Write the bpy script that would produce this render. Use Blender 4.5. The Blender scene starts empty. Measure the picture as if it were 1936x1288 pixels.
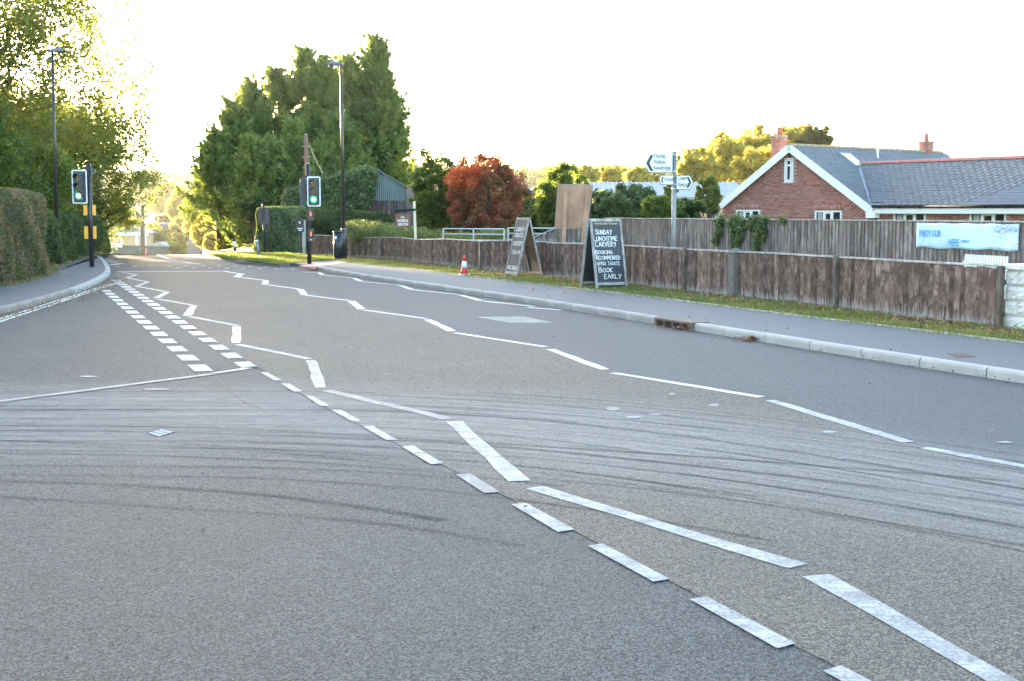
import bpy, math, random
import numpy as np
from mathutils import Vector, Matrix
random.seed(7); rng = np.random.default_rng(11)
sc = bpy.context.scene
C = sc.collection
R = math.radians

# ------------------------------------------------------------------ camera, world, sun, exposure
EYE = 1.6
FPX, CX, CY = 2400.0, 968.0, 644.0
PITCH = math.atan(244.0 / FPX)
cam = bpy.data.cameras.new("camera"); cam_o = bpy.data.objects.new("camera", cam); C.objects.link(cam_o)
cam.sensor_width = 36.0; cam.lens = 36.0 * FPX / 1936.0
cam.clip_start = 0.1; cam.clip_end = 9000
cam_o.location = (0, 0, EYE); cam_o.rotation_euler = (math.pi / 2 - PITCH, 0, 0)
sc.camera = cam_o

SUN_AZ = -30.0      # degrees from the viewing direction, negative = left
SUN_EL = 4.8
world = bpy.data.worlds.new("World"); sc.world = world; world.use_nodes = True
wn = world.node_tree; wn.nodes.clear()
sky = wn.nodes.new("ShaderNodeTexSky"); sky.sky_type = 'NISHITA'; sky.sun_disc = False
sky.sun_elevation = R(SUN_EL); sky.sun_rotation = R(SUN_AZ)
sky.air_density = 0.7; sky.dust_density = 1.2; sky.ozone_density = 0.9
bgn = wn.nodes.new("ShaderNodeBackground"); bgn.inputs[1].default_value = 0.15
wo = wn.nodes.new("ShaderNodeOutputWorld")
wn.links.new(sky.outputs[0], bgn.inputs[0]); wn.links.new(bgn.outputs[0], wo.inputs[0])

sun = bpy.data.lights.new("sun", 'SUN'); sun_o = bpy.data.objects.new("sun", sun); C.objects.link(sun_o)
sun.energy = 5.0; sun.angle = R(0.5); sun.color = (1.0, 0.80, 0.52)
sd = Vector((math.sin(R(SUN_AZ)) * math.cos(R(SUN_EL)), math.cos(R(SUN_AZ)) * math.cos(R(SUN_EL)), math.sin(R(SUN_EL))))
sun_o.rotation_euler = sd.to_track_quat('Z', 'Y').to_euler()

sc.view_settings.view_transform = 'Standard'; sc.view_settings.look = 'None'
sc.view_settings.gamma = 1.0; sc.view_settings.use_curve_mapping = False
sc.view_settings.exposure = 3.78
sc.cycles.max_bounces = 8; sc.cycles.transparent_max_bounces = 12; sc.cycles.volume_bounces = 1
sc.cycles.use_denoising = True

# ------------------------------------------------------------------ surveying: a photograph point to a place on the ground
def G(px, py, z=0.0):
    u = (px - CX) / FPX; v = (py - CY) / FPX
    dy = math.cos(PITCH) - v * math.sin(PITCH); dz = -math.sin(PITCH) - v * math.cos(PITCH)
    t = (z - EYE) / dz
    return Vector((u * t, dy * t, z))
def W(px, py, Y):
    u = (px - CX) / FPX; v = (py - CY) / FPX
    dy = math.cos(PITCH) - v * math.sin(PITCH); dz = -math.sin(PITCH) - v * math.cos(PITCH)
    t = Y / dy
    return Vector((u * t, Y, EYE + dz * t))
def MP(Y): return Y / FPX      # metres per photograph pixel at distance Y

# ------------------------------------------------------------------ objects and tags
def tag(o, label=None, cat=None, group=None, kind=None):
    if label: o['label'] = label
    if cat: o['category'] = cat
    if group: o['group'] = group
    if kind: o['kind'] = kind
    return o
def empty(name, loc=(0, 0, 0), rz=0.0, label=None, cat=None, group=None, kind=None, parent=None):
    o = bpy.data.objects.new(name, None); C.objects.link(o)
    o.location = loc; o.rotation_euler = (0, 0, rz); o.parent = parent
    o.empty_display_size = 0.2
    return tag(o, label, cat, group, kind)
def children(o): return [c for c in bpy.data.objects if c.parent == o]
def copy_tree(o, parent=None):
    c = o.copy(); C.objects.link(c)
    if parent is not None: c.parent = parent
    for ch in list(o.children): copy_tree(ch, c)
    return c

class MB:
    def __init__(s): s.v = []; s.f = []; s.m = []; s.sm = []
    def add(s, vs, fs, mi=0, smooth=False):
        b = len(s.v); s.v += [tuple(v) for v in vs]
        for f in fs: s.f.append(tuple(i + b for i in f)); s.m.append(mi); s.sm.append(smooth)
        return s
    def box(s, c, d, rz=0.0, mi=0, M=None):
        x, y, z = d[0] / 2, d[1] / 2, d[2] / 2
        vs = [Vector((a * x, b * y, e * z)) for a in (-1, 1) for b in (-1, 1) for e in (-1, 1)]
        if M is None: M = Matrix.Rotation(rz, 4, 'Z')
        vs = [M @ v + Vector(c) for v in vs]
        return s.add(vs, [(0, 1, 3, 2), (4, 6, 7, 5), (0, 4, 5, 1), (2, 3, 7, 6), (0, 2, 6, 4), (1, 5, 7, 3)], mi)
    def bar(s, a, b, w, h, mi=0, up=(0, 0, 1)):
        a = Vector(a); b = Vector(b); d = b - a; L = d.length; d.normalize()
        upv = Vector(up)
        if abs(d.dot(upv)) > 0.98: upv = Vector((0, 1, 0))
        x = d.cross(upv).normalized(); z = x.cross(d).normalized()
        vs = []
        for p in (a, b):
            for (i, j) in ((-1, -1), (1, -1), (1, 1), (-1, 1)): vs.append(p + x * i * w / 2 + z * j * h / 2)
        return s.add(vs, [(0, 1, 2, 3), (4, 7, 6, 5), (0, 4, 5, 1), (1, 5, 6, 2), (2, 6, 7, 3), (3, 7, 4, 0)], mi)
    def tube(s, pts, rad, n=10, mi=0, cap=True):
        pts = [Vector(p) for p in pts]
        if not hasattr(rad, '__len__'): rad = [rad] * len(pts)
        vs = []; prev = None
        for i, p in enumerate(pts):
            d = (pts[min(i + 1, len(pts) - 1)] - pts[max(i - 1, 0)]).normalized()
            up = Vector((0, 0, 1)) if abs(d.z) < 0.9 else Vector((0, 1, 0))
            if prev is None: x = d.cross(up).normalized()
            else: x = (prev - d * prev.dot(d)).normalized()
            prev = x; y = d.cross(x)
            for k in range(n):
                a = 2 * math.pi * k / n; vs.append(p + (x * math.cos(a) + y * math.sin(a)) * rad[i])
        fs = []
        for i in range(len(pts) - 1):
            for k in range(n):
                a = i * n + k; b = i * n + (k + 1) % n; fs.append((a, b, b + n, a + n))
        s.add(vs, fs, mi, True)
        if cap:
            b = len(s.v) - len(vs)
            s.f.append(tuple(b + k for k in range(n))[::-1]); s.m.append(mi); s.sm.append(False)
            s.f.append(tuple(b + (len(pts) - 1) * n + k for k in range(n))); s.m.append(mi); s.sm.append(False)
        return s
    def prism(s, poly, a, b, M=None, mi=0):
        """poly in (x,z), extruded in y from a to b"""
        n = len(poly); vs = [Vector((p[0], a, p[1])) for p in poly] + [Vector((p[0], b, p[1])) for p in poly]
        if M is not None: vs = [M @ v for v in vs]
        fs = [tuple(range(n)), tuple(range(2 * n - 1, n - 1, -1))] + [(i, i + n, (i + 1) % n + n, (i + 1) % n) for i in range(n)]
        return s.add(vs, fs, mi)
    def slab(s, poly, z0, z1, mi=0):
        n = len(poly); vs = [(p[0], p[1], z1) for p in poly] + [(p[0], p[1], z0) for p in poly]
        fs = [tuple(range(n)), tuple(range(2 * n - 1, n - 1, -1))] + [(i, i + n, (i + 1) % n + n, (i + 1) % n) for i in range(n)]
        return s.add(vs, fs, mi)
    def mesh(s, name, mats, recalc=True):
        me = bpy.data.meshes.new(name); me.from_pydata(s.v, [], s.f)
        if not isinstance(mats, (list, tuple)): mats = [mats]
        for m in mats: me.materials.append(m)
        me.polygons.foreach_set('material_index', s.m); me.polygons.foreach_set('use_smooth', s.sm)
        if recalc:
            import bmesh
            bm = bmesh.new(); bm.from_mesh(me); bmesh.ops.recalc_face_normals(bm, faces=bm.faces); bm.to_mesh(me); bm.free()
        me.update(); return me
    def build(s, name, mats, parent=None, loc=None, rz=0.0, bevel=0.0, **kw):
        o = bpy.data.objects.new(name, s.mesh(name, mats)); C.objects.link(o); o.parent = parent
        if loc is not None: o.location = loc
        o.rotation_euler = (0, 0, rz)
        if bevel: bv = o.modifiers.new('bevel', 'BEVEL'); bv.width = bevel; bv.segments = 2; bv.limit_method = 'ANGLE'
        return tag(o, **kw)
def put(name, me, parent=None, M=None, **kw):
    o = bpy.data.objects.new(name, me); C.objects.link(o); o.parent = parent
    if M is not None: o.matrix_local = M
    return tag(o, **kw)

# ------------------------------------------------------------------ materials
class N:
    def __init__(s, name):
        s.m = bpy.data.materials.new(name); s.m.use_nodes = True; s.t = s.m.node_tree
        s.b = s.t.nodes["Principled BSDF"]; s.o = s.t.nodes["Material Output"]
    def new(s, ty, **kw):
        n = s.t.nodes.new(ty)
        for k, v in kw.items(): setattr(n, k, v)
        return n
    def L(s, a, b): s.t.links.new(a, b)
    def setin(s, sock, v):
        if isinstance(v, bpy.types.NodeSocket): s.L(v, sock)
        elif isinstance(v, (tuple, list)) and len(v) == 3 and sock.type == 'RGBA': sock.default_value = (*v, 1)
        else: sock.default_value = v
    def coord(s, kind='Object', scale=(1, 1, 1), off=None):
        tc = s.new('ShaderNodeTexCoord'); mp = s.new('ShaderNodeMapping'); mp.inputs['Scale'].default_value = scale
        s.L(tc.outputs[kind], mp.inputs[0])
        if off is not None: s.L(off, mp.inputs['Location'])
        return mp.outputs[0]
    def noise(s, vec=None, scale=5, detail=3, rough=0.55, dist=0.0):
        n = s.new('ShaderNodeTexNoise'); n.inputs['Scale'].default_value = scale; n.inputs['Detail'].default_value = detail
        n.inputs['Roughness'].default_value = rough; n.inputs['Distortion'].default_value = dist
        if vec is not None: s.L(vec, n.inputs['Vector'])
        return n.outputs['Fac']
    def voro(s, vec, scale, feature='F1'):
        n = s.new('ShaderNodeTexVoronoi'); n.feature = feature; n.inputs['Scale'].default_value = scale; s.L(vec, n.inputs['Vector']); return n
    def ramp(s, fac, stops):
        r = s.new('ShaderNodeValToRGB'); e = r.color_ramp.elements
        while len(e) < len(stops): e.new(0.5)
        for i, (p, c) in enumerate(stops):
            e[i].position = p; e[i].color = (*c, 1) if isinstance(c, (tuple, list)) else (c, c, c, 1)
        s.L(fac, r.inputs[0]); return r.outputs[0]
    def mix(s, f, a, b, mode='MIX'):
        n = s.new('ShaderNodeMix', data_type='RGBA', blend_type=mode)
        s.setin(n.inputs[0], f); s.setin(n.inputs[6], a); s.setin(n.inputs[7], b); return n.outputs[2]
    def math(s, op, a, b=0.0, clamp=False):
        n = s.new('ShaderNodeMath', operation=op); n.use_clamp = clamp; s.setin(n.inputs[0], a); s.setin(n.inputs[1], b); return n.outputs[0]
    def rnd(s):
        oi = s.new('ShaderNodeObjectInfo'); at = s.new('ShaderNodeAttribute'); at.attribute_name = 'rnd'
        return s.math('FRACT', s.math('ADD', oi.outputs['Random'], at.outputs['Fac']))
    def bump(s, h, strength=0.3, dist=0.01):
        b = s.new('ShaderNodeBump'); b.inputs['Strength'].default_value = strength; b.inputs['Distance'].default_value = dist
        s.L(h, b.inputs['Height']); s.L(b.outputs[0], s.b.inputs['Normal'])
    def fin(s, col=None, rough=None, metal=None, spec=None):
        if col is not None: s.setin(s.b.inputs['Base Color'], col)
        if rough is not None: s.setin(s.b.inputs['Roughness'], rough)
        if metal is not None: s.b.inputs['Metallic'].default_value = metal
        if spec is not None: s.b.inputs['Specular IOR Level'].default_value = spec
        return s.m

def plain(name, col, rough=0.6, metal=0.0, var=0.15, scale=8, spec=0.5, bump=0.0):
    n = N(name); c = n.coord()
    f = n.noise(c, scale, 4)
    dark = tuple(x * (1 - var) for x in col); light = tuple(min(1, x * (1 + var)) for x in col)
    col2 = n.ramp(f, [(0.3, dark), (0.7, light)])
    if bump: n.bump(n.noise(c, scale * 6, 3), bump, 0.01)
    return n.fin(col2, rough, metal, spec)
def emit(name, col, st, base=(0.02, 0.02, 0.02)):
    n = N(name); n.b.inputs['Emission Color'].default_value = (*col, 1); n.b.inputs['Emission Strength'].default_value = st
    return n.fin(base, 0.3)

def road_mat(name, lo, hi, band=1.0, stone=0.5, macro=0.18, tint=(1, 1, 1), fine=False):
    """bitumen with stones in it; tyre-polished scuffs run along the path turning vehicles take"""
    n = N(name); c = n.coord()
    v = n.voro(c, 140 if not fine else 160)
    vcol = n.new('ShaderNodeSeparateColor'); n.L(v.outputs['Color'], vcol.inputs[0])
    fine_n = n.noise(c, 140, 2)
    mid = n.noise(c, 22, 4, 0.7)
    f = n.math('ADD', n.math('MULTIPLY', vcol.outputs[0], stone), n.math('MULTIPLY', fine_n, 0.55))
    f = n.math('ADD', f, n.math('MULTIPLY', n.math('SUBTRACT', mid, 0.5), 0.45))
    col = n.ramp(f, [(0.15, tuple(x * 0.4 for x in lo)), (0.45, lo), (0.72, hi), (1.0, tuple(min(1, x * 1.9) for x in hi))])
    big = n.noise(c, 0.35, 5, 0.6); big2 = n.noise(c, 1.7, 4, 0.6)
    mac = n.math('ADD', n.math('MULTIPLY', n.math('SUBTRACT', big, 0.5), 2.2 * macro), n.math('MULTIPLY', n.math('SUBTRACT', big2, 0.5), 1.1 * macro))
    mac = n.math('ADD', mac, 1.0)
    mc = n.new('ShaderNodeCombineColor')
    for i in range(3): n.L(mac, mc.inputs[i])
    col = n.mix(1.0, col, mc.outputs[0], 'MULTIPLY')
    if band:
        sp = n.new('ShaderNodeSeparateXYZ'); n.L(c, sp.inputs[0])
        t = n.math('MAXIMUM', n.math('ADD', sp.outputs[0], 2.0), 0.0)
        q = n.math('ADD', sp.outputs[1], n.math('MULTIPLY', n.math('POWER', t, 2.0), 0.115))
        cb = n.new('ShaderNodeCombineXYZ')
        n.L(n.math('MULTIPLY', sp.outputs[0], 0.35), cb.inputs[0]); n.L(n.math('MULTIPLY', q, 7.0), cb.inputs[1])
        st = n.noise(cb.outputs[0], 1.6, 6, 0.72)
        cb2 = n.new('ShaderNodeCombineXYZ')
        n.L(n.math('MULTIPLY', sp.outputs[0], 5.0), cb2.inputs[0]); n.L(n.math('MULTIPLY', q, 34.0), cb2.inputs[1])
        st2 = n.noise(cb2.outputs[0], 1.0, 4, 0.7)
        m1 = n.new('ShaderNodeMapRange', interpolation_type='SMOOTHSTEP'); m1.inputs[1].default_value = 7.2; m1.inputs[2].default_value = 9.6; n.L(q, m1.inputs[0])
        m2 = n.new('ShaderNodeMapRange', interpolation_type='SMOOTHSTEP'); m2.inputs[1].default_value = 12.4; m2.inputs[2].default_value = 10.4; n.L(q, m2.inputs[0])
        msk = n.math('MULTIPLY', m1.outputs[0], m2.outputs[0])
        scr = n.ramp(n.math('ADD', n.math('MULTIPLY', st, 0.6), n.math('MULTIPLY', st2, 0.5)), [(0.50, 0.0), (0.66, 1.0)])
        col = n.mix(n.math('MULTIPLY', n.math('MULTIPLY', scr, msk), 0.40 * band), col, (0.42, 0.41, 0.40))
        rub = n.ramp(st, [(0.33, 1.0), (0.43, 0.0)])
        m3 = n.new('ShaderNodeMapRange', interpolation_type='SMOOTHSTEP'); m3.inputs[1].default_value = 5.6; m3.inputs[2].default_value = 8.0; n.L(q, m3.inputs[0])
        col = n.mix(n.math('MULTIPLY', n.math('MULTIPLY', rub, n.math('MULTIPLY', m3.outputs[0], m2.outputs[0])), 0.5 * band), col, (0.03, 0.03, 0.033))
    if band: col = n.mix(n.math('MULTIPLY', n.math('MULTIPLY', msk, n.math('ADD', n.noise(c, 0.8, 4), 0.1)), 0.42 * band), col, (0.27, 0.268, 0.262))
    hgt = n.math('ADD', v.outputs['Distance'], n.math('MULTIPLY', fine_n, 0.6))
    n.bump(n.math('MULTIPLY', hgt, -1.0), 0.9 if not fine else 0.25, 0.010)
    return n.fin(col, 0.72, None, 0.35)

M = {}
M['asphalt'] = road_mat('asphalt', (0.020, 0.0215, 0.0225), (0.068, 0.071, 0.072), 1.0, 0.8, 0.26)
M['asphalt_blue'] = road_mat('asphalt_new', (0.062, 0.066, 0.069), (0.112, 0.118, 0.121), 0.8, 0.5, 0.1)
M['buff'] = road_mat('buff_surfacing', (0.060, 0.051, 0.041), (0.134, 0.116, 0.095), 1.0, 0.7, 0.2)
M['far_road'] = road_mat('far_asphalt', (0.075, 0.077, 0.082), (0.12, 0.122, 0.13), 0, 0.3, 0.1)
M['pave'] = road_mat('pavement_asphalt', (0.110, 0.114, 0.116), (0.166, 0.172, 0.174), 0, 0.3, 0.12, fine=True)

def paint_mat(name, col, wear=0.35, under=(0.11, 0.105, 0.10)):
    n = N(name); c = n.coord('Object')
    sp = n.noise(c, 60, 3, 0.7); lg = n.noise(c, 5.0, 4, 0.65)
    dw = n.coord('Object', (1.2, 14, 1)); stv = n.noise(dw, 1.0, 5, 0.7)
    f = n.math('ADD', n.math('MULTIPLY', sp, 0.45), n.math('ADD', n.math('MULTIPLY', lg, 0.35), n.math('MULTIPLY', stv, 0.3)))
    fac = n.ramp(f, [(0.40 + (wear - 0.3) * 0.35, 1.0), (0.52 + (wear - 0.3) * 0.35, 0.0)])
    cc = n.mix(n.math('MULTIPLY', fac, 0.85), tuple(x for x in col), under)
    cc = n.mix(n.math('MULTIPLY', n.noise(c, 2.0, 3), 0.3), cc, (0.35, 0.34, 0.33))
    n.bump(n.noise(c, 130, 2), 0.4, 0.004)
    return n.fin(cc, 0.65)
M['line'] = paint_mat('road_paint', (0.40, 0.395, 0.38), 0.56)
M['line_worn'] = paint_mat('road_paint_worn', (0.38, 0.375, 0.36), 0.74)
M['line_new'] = paint_mat('road_paint_clean', (0.52, 0.52, 0.51), 0.28)
M['line_yellow'] = paint_mat('road_paint_yellow', (0.60, 0.61, 0.50), 0.2)
M['kerb'] = plain('kerb_concrete', (0.30, 0.28, 0.25), 0.85, var=0.22, scale=5, bump=0.4)
M['kerb_new'] = plain('kerb_concrete_pale', (0.36, 0.34, 0.31), 0.85, var=0.12, scale=5, bump=0.3)
M['kerb_old'] = plain('kerb_stone_brown', (0.26, 0.215, 0.18), 0.9, var=0.25, scale=6, bump=0.5)
M['edging'] = plain('edging_concrete', (0.40, 0.38, 0.35), 0.9, var=0.2, scale=6)
M['tactile'] = plain('tactile_paving', (0.50, 0.27, 0.24), 0.85, var=0.12, scale=10, bump=0.2)
M['rust'] = plain('rusty_iron', (0.13, 0.085, 0.065), 0.75, var=0.3, scale=25, bump=0.3)
M['dark'] = plain('dark_recess', (0.02, 0.018, 0.016), 0.95)
M['black'] = plain('black_paint', (0.022, 0.022, 0.024), 0.35, var=0.2)
M['lamp_black'] = plain('lamp_column_paint', (0.035, 0.03, 0.03), 0.3, var=0.2)
M['grey_post'] = plain('galvanised_post', (0.22, 0.225, 0.23), 0.5, 0.4, var=0.12, scale=14)
M['galv'] = plain('galvanised_rail', (0.42, 0.44, 0.46), 0.45, 0.5, var=0.1)
M['white'] = plain('white_upvc', (0.74, 0.73, 0.71), 0.35, var=0.04)
M['cream_wall'] = plain('white_painted_block', (0.60, 0.57, 0.51), 0.8, var=0.1, scale=6, bump=0.5)
M['sign_white'] = plain('sign_face_white', (0.68, 0.73, 0.75), 0.35, var=0.03)
M['sign_ink'] = plain('sign_ink', (0.03, 0.028, 0.03), 0.5)
M['sign_back'] = plain('sign_back_grey', (0.075, 0.06, 0.06), 0.6)
M['chalk'] = plain('chalk', (0.72, 0.72, 0.70), 0.95, var=0.12, scale=60)
M['board_black'] = plain('chalkboard', (0.030, 0.030, 0.034), 0.5, var=0.35, scale=4)
M['board_glare'] = plain('chalkboard_glare', (0.12, 0.095, 0.085), 0.9, var=0.2, scale=3)  # sky glare on the panel is put into this paler brown
M['gold_ink'] = plain('gold_lettering', (0.50, 0.38, 0.18), 0.6)
M['brown_sign'] = plain('brown_sign_board', (0.16, 0.07, 0.04), 0.6, var=0.15)
M['yellow_plastic'] = plain('amber_plastic', (0.80, 0.36, 0.03), 0.4, var=0.08)
M['cone_red'] = plain('cone_red', (0.62, 0.035, 0.025), 0.45, var=0.12)
M['cone_white'] = plain('cone_sleeve', (0.72, 0.70, 0.72), 0.4, var=0.08)
M['flashing'] = plain('lead_flashing', (0.23, 0.25, 0.28), 0.5, var=0.15)
M['ridge_red'] = plain('ridge_tile_red', (0.48, 0.16, 0.12), 0.8, var=0.15)
M['ridge_old'] = plain('ridge_tile_lichen', (0.34, 0.24, 0.12), 0.9, var=0.35, scale=5)
M['gutter'] = plain('black_gutter', (0.013, 0.014, 0.016), 0.8, spec=0.2)
M['mortar'] = plain('mortar', (0.42, 0.33, 0.29), 0.95, var=0.15, scale=4)
M['glass'] = plain('window_glass', (0.03, 0.028, 0.026), 0.08, var=0.3, scale=2, spec=0.3)
M['curtain'] = plain('net_curtain', (0.35, 0.34, 0.32), 0.9, var=0.2, scale=9)
M['pot'] = plain('chimney_pot', (0.42, 0.14, 0.09), 0.8)
M['banner'] = None
M['green_emit'] = emit('green_signal_light', (0.0, 1.0, 0.42), 0.085)
M['green_core'] = emit('green_signal_core', (0.7, 1.0, 0.9), 0.5)
M['red_emit'] = emit('red_figure_light', (1.0, 0.10, 0.07), 0.25)
M['lens_dark'] = plain('signal_lens_unlit', (0.012, 0.011, 0.011), 0.15)
M['head_grey'] = plain('signal_housing', (0.045, 0.05, 0.055), 0.5)
M['signal_border'] = plain('backing_board_border', (0.70, 0.72, 0.72), 0.4, var=0.03)
M['soil'] = plain('soil', (0.10, 0.075, 0.05), 0.95, var=0.35, scale=6, bump=0.5)
M['bark'] = plain('bark', (0.10, 0.075, 0.055), 0.95, var=0.35, scale=8, bump=0.5)
M['tan_wall'] = plain('tan_render', (0.55, 0.40, 0.24), 0.9, var=0.08)
M['far_roof'] = plain('far_slate_roof', (0.20, 0.20, 0.215), 0.8, var=0.18, scale=0.8)
M['green_fence'] = plain('dark_green_fence', (0.05, 0.085, 0.075), 0.7, var=0.2)
M['metal_green'] = plain('green_corrugated_sheet', (0.17, 0.225, 0.215), 0.6, 0.1, var=0.15, scale=2)
M['metal_roof'] = plain('pale_corrugated_roof', (0.22, 0.25, 0.29), 0.5, 0.1, var=0.1, scale=1)
M['terracotta_pole'] = plain('pole_timber', (0.22, 0.11, 0.07), 0.85, var=0.2, scale=6)
M['plate'] = plain('number_plate', (0.7, 0.6, 0.2), 0.5)
M['tyre'] = plain('tyre_rubber', (0.02, 0.02, 0.02), 0.9)
M['car_white'] = plain('car_paint_white', (0.75, 0.75, 0.75), 0.2, var=0.02)
M['car_silver'] = plain('car_paint_silver', (0.45, 0.46, 0.48), 0.25, 0.5, var=0.02)
M['car_red'] = plain('car_paint_red', (0.5, 0.06, 0.04), 0.25, var=0.02)
M['tail'] = plain('tail_lamp', (0.5, 0.03, 0.02), 0.2)
M['post_cream'] = plain('cream_painted_post', (0.62, 0.53, 0.36), 0.7, var=0.08)
M['red_text'] = plain('red_lettering', (0.55, 0.04, 0.05), 0.6)
M['blue_text'] = plain('blue_lettering', (0.04, 0.28, 0.58), 0.6)
M['pale_text'] = plain('pale_lettering', (0.62, 0.72, 0.76), 0.6)

def wood(name, a, b, c3, bleach, tall=0.8, var=0.5, bl_amt=1.0, stripes=0.0):
    n = N(name); r = n.rnd()
    cv = n.new('ShaderNodeCombineXYZ'); n.L(n.math('MULTIPLY', r, 91.0), cv.inputs[0]); n.L(n.math('MULTIPLY', r, 37.0), cv.inputs[2])
    c = n.coord('Object', (28, 28, 1.6), cv.outputs[0]); c2 = n.coord('Object', (9, 9, 4.5), cv.outputs[0])
    g = n.noise(c, 1.0, 5, 0.7, 0.6); bl = n.noise(c2, 1.0, 4, 0.7)
    col = n.ramp(g, [(0.25, a), (0.5, b), (0.78, c3)])
    blot = n.ramp(bl, [(0.38, 0.0), (0.62, 1.0)])
    col = n.mix(n.math('MULTIPLY', blot, 0.55), col, tuple(x * 0.5 for x in a))
    lt = n.ramp(n.noise(n.coord('Object', (6, 6, 3.2), cv.outputs[0]), 1.0, 5, 0.75), [(0.5, 0.0), (0.64, 1.0)])
    col = n.mix(n.math('MULTIPLY', lt, 0.6), col, tuple(x * 1.25 for x in c3))
    tone = n.math('ADD', n.math('MULTIPLY', r, var * 1.4), 1 - var * 0.7)
    tc = n.new('ShaderNodeCombineColor')
    for i in range(3): n.L(tone, tc.inputs[i])
    col = n.mix(1.0, col, tc.outputs[0], 'MULTIPLY')
    geo = n.new('ShaderNodeTexCoord'); sp = n.new('ShaderNodeSeparateXYZ'); n.L(geo.outputs['Object'], sp.inputs[0])
    h = n.math('DIVIDE', sp.outputs[2], tall)
    low = n.new('ShaderNodeMapRange'); low.inputs[1].default_value = 0.42; low.inputs[2].default_value = 0.0; n.L(h, low.inputs[0])
    cs = n.coord('Object', (34, 34, 1.1), cv.outputs[0]); sn = n.noise(cs, 1.0, 4, 0.75)
    amt = n.math('ADD', n.math('MULTIPLY', low.outputs[0], 0.40 * bl_amt), n.math('ADD', sn, stripes - 0.5))
    bf = n.ramp(amt, [(0.18, 0.0), (0.34, 1.0)])
    col = n.mix(n.math('MULTIPLY', bf, 0.8), col, bleach)
    n.bump(g, 0.5, 0.01)
    return n.fin(col, 0.85, None, 0.25)
M['fence_wood'] = wood('stained_fence_wood', (0.072, 0.043, 0.033), (0.17, 0.107, 0.080), (0.29, 0.20, 0.158), (0.36, 0.33, 0.31), 0.8, 0.60)
M['tall_wood'] = wood('weathered_tall_fence', (0.13, 0.101, 0.088), (0.225, 0.182, 0.160), (0.32, 0.276, 0.25), (0.42, 0.40, 0.385), 1.45, 0.42, 0.25, 0.05)
M['cap_wood'] = wood('bleached_capping_rail', (0.30, 0.27, 0.25), (0.42, 0.39, 0.36), (0.55, 0.52, 0.49), (0.6, 0.58, 0.55), 9, 0.2, 0)
M['post_wood'] = wood('fence_post_wood', (0.065, 0.048, 0.037), (0.11, 0.085, 0.068), (0.17, 0.14, 0.115), (0.3, 0.28, 0.26), 9, 0.3, 0)
M['frame_wood'] = wood('grey_frame_wood', (0.22, 0.205, 0.19), (0.32, 0.30, 0.28), (0.42, 0.40, 0.37), (0.5, 0.48, 0.45), 9, 0.2, 0)
M['ply'] = plain('plywood_back', (0.36, 0.205, 0.13), 0.8, var=0.28, scale=3, bump=0.1)
M['barn_wood'] = wood('barn_boarding', (0.08, 0.055, 0.055), (0.14, 0.10, 0.095), (0.21, 0.16, 0.15), (0.3, 0.27, 0.26), 9, 0.4, 0)

def variants(name, stops, rough=0.85, scale=30, bump=0.3, spec=0.4, dirt=0.25):
    n = N(name); r = n.rnd(); c = n.coord()
    col = n.ramp(r, stops)
    col = n.mix(n.math('MULTIPLY', n.noise(c, scale, 4, 0.7), dirt * 2), col, tuple(x * 0.45 for x in stops[0][1]))
    n.bump(n.noise(c, scale * 2, 3), bump, 0.005)
    return n.fin(col, rough, None, spec)
M['brick'] = variants('red_brick', [(0, (0.27, 0.11, 0.09)), (0.3, (0.40, 0.18, 0.145)), (0.7, (0.46, 0.215, 0.175)), (1, (0.52, 0.27, 0.22))])
M['slate'] = variants('roof_slate', [(0, (0.155, 0.16, 0.17)), (0.5, (0.17, 0.176, 0.187)), (1, (0.187, 0.194, 0.206))], 0.6, 12)

def leaf_mat(name, stops, trans=0.5, rough=0.55, tr_gain=1.6, tcol=None):
    n = N(name); at = n.new('ShaderNodeAttribute'); at.attribute_name = 'rnd'
    oi = n.new('ShaderNodeObjectInfo')
    col = n.ramp(at.outputs['Fac'], stops)
    n.L(col, n.b.inputs['Base Color']); n.b.inputs['Roughness'].default_value = rough; n.b.inputs['Specular IOR Level'].default_value = 0.3
    tr = n.new('ShaderNodeBsdfTranslucent')
    tcl = n.mix(1.0, col, tcol or (1.9 * tr_gain, 1.65 * tr_gain, 0.75 * tr_gain), 'MULTIPLY'); n.L(tcl, tr.inputs[0])
    mx = n.new('ShaderNodeMixShader'); mx.inputs[0].default_value = trans
    n.L(n.b.outputs[0], mx.inputs[1]); n.L(tr.outputs[0], mx.inputs[2]); n.L(mx.outputs[0], n.o.inputs[0])
    return n.m
M['leaf_green'] = leaf_mat('green_leaves', [(0, (0.055, 0.088, 0.028)), (0.5, (0.095, 0.14, 0.042)), (0.86, (0.14, 0.18, 0.055)), (1, (0.28, 0.22, 0.06))])
M['leaf_autumn'] = leaf_mat('turning_leaves', [(0, (0.075, 0.105, 0.035)), (0.5, (0.13, 0.165, 0.055)), (0.85, (0.19, 0.20, 0.07)), (1, (0.34, 0.26, 0.08))], 0.46, tr_gain=1.45)
M['leaf_gold'] = leaf_mat('sun_gold_leaves', [(0, (0.16, 0.18, 0.055)), (0.5, (0.29, 0.28, 0.085)), (1, (0.42, 0.37, 0.12))], 0.55, tr_gain=1.5)  # autumn yellow, with the gold of low sun put into the colour
M['leaf_dark'] = leaf_mat('dark_hedge_leaves', [(0, (0.032, 0.055, 0.022)), (0.5, (0.06, 0.092, 0.036)), (0.9, (0.095, 0.13, 0.055)), (1, (0.14, 0.16, 0.075))], 0.35)
M['leaf_beech'] = leaf_mat('beech_hedge_leaves', [(0, (0.05, 0.06, 0.032)), (0.45, (0.105, 0.12, 0.06)), (0.72, (0.15, 0.12, 0.08)), (1, (0.27, 0.165, 0.125))], 0.3)
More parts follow.
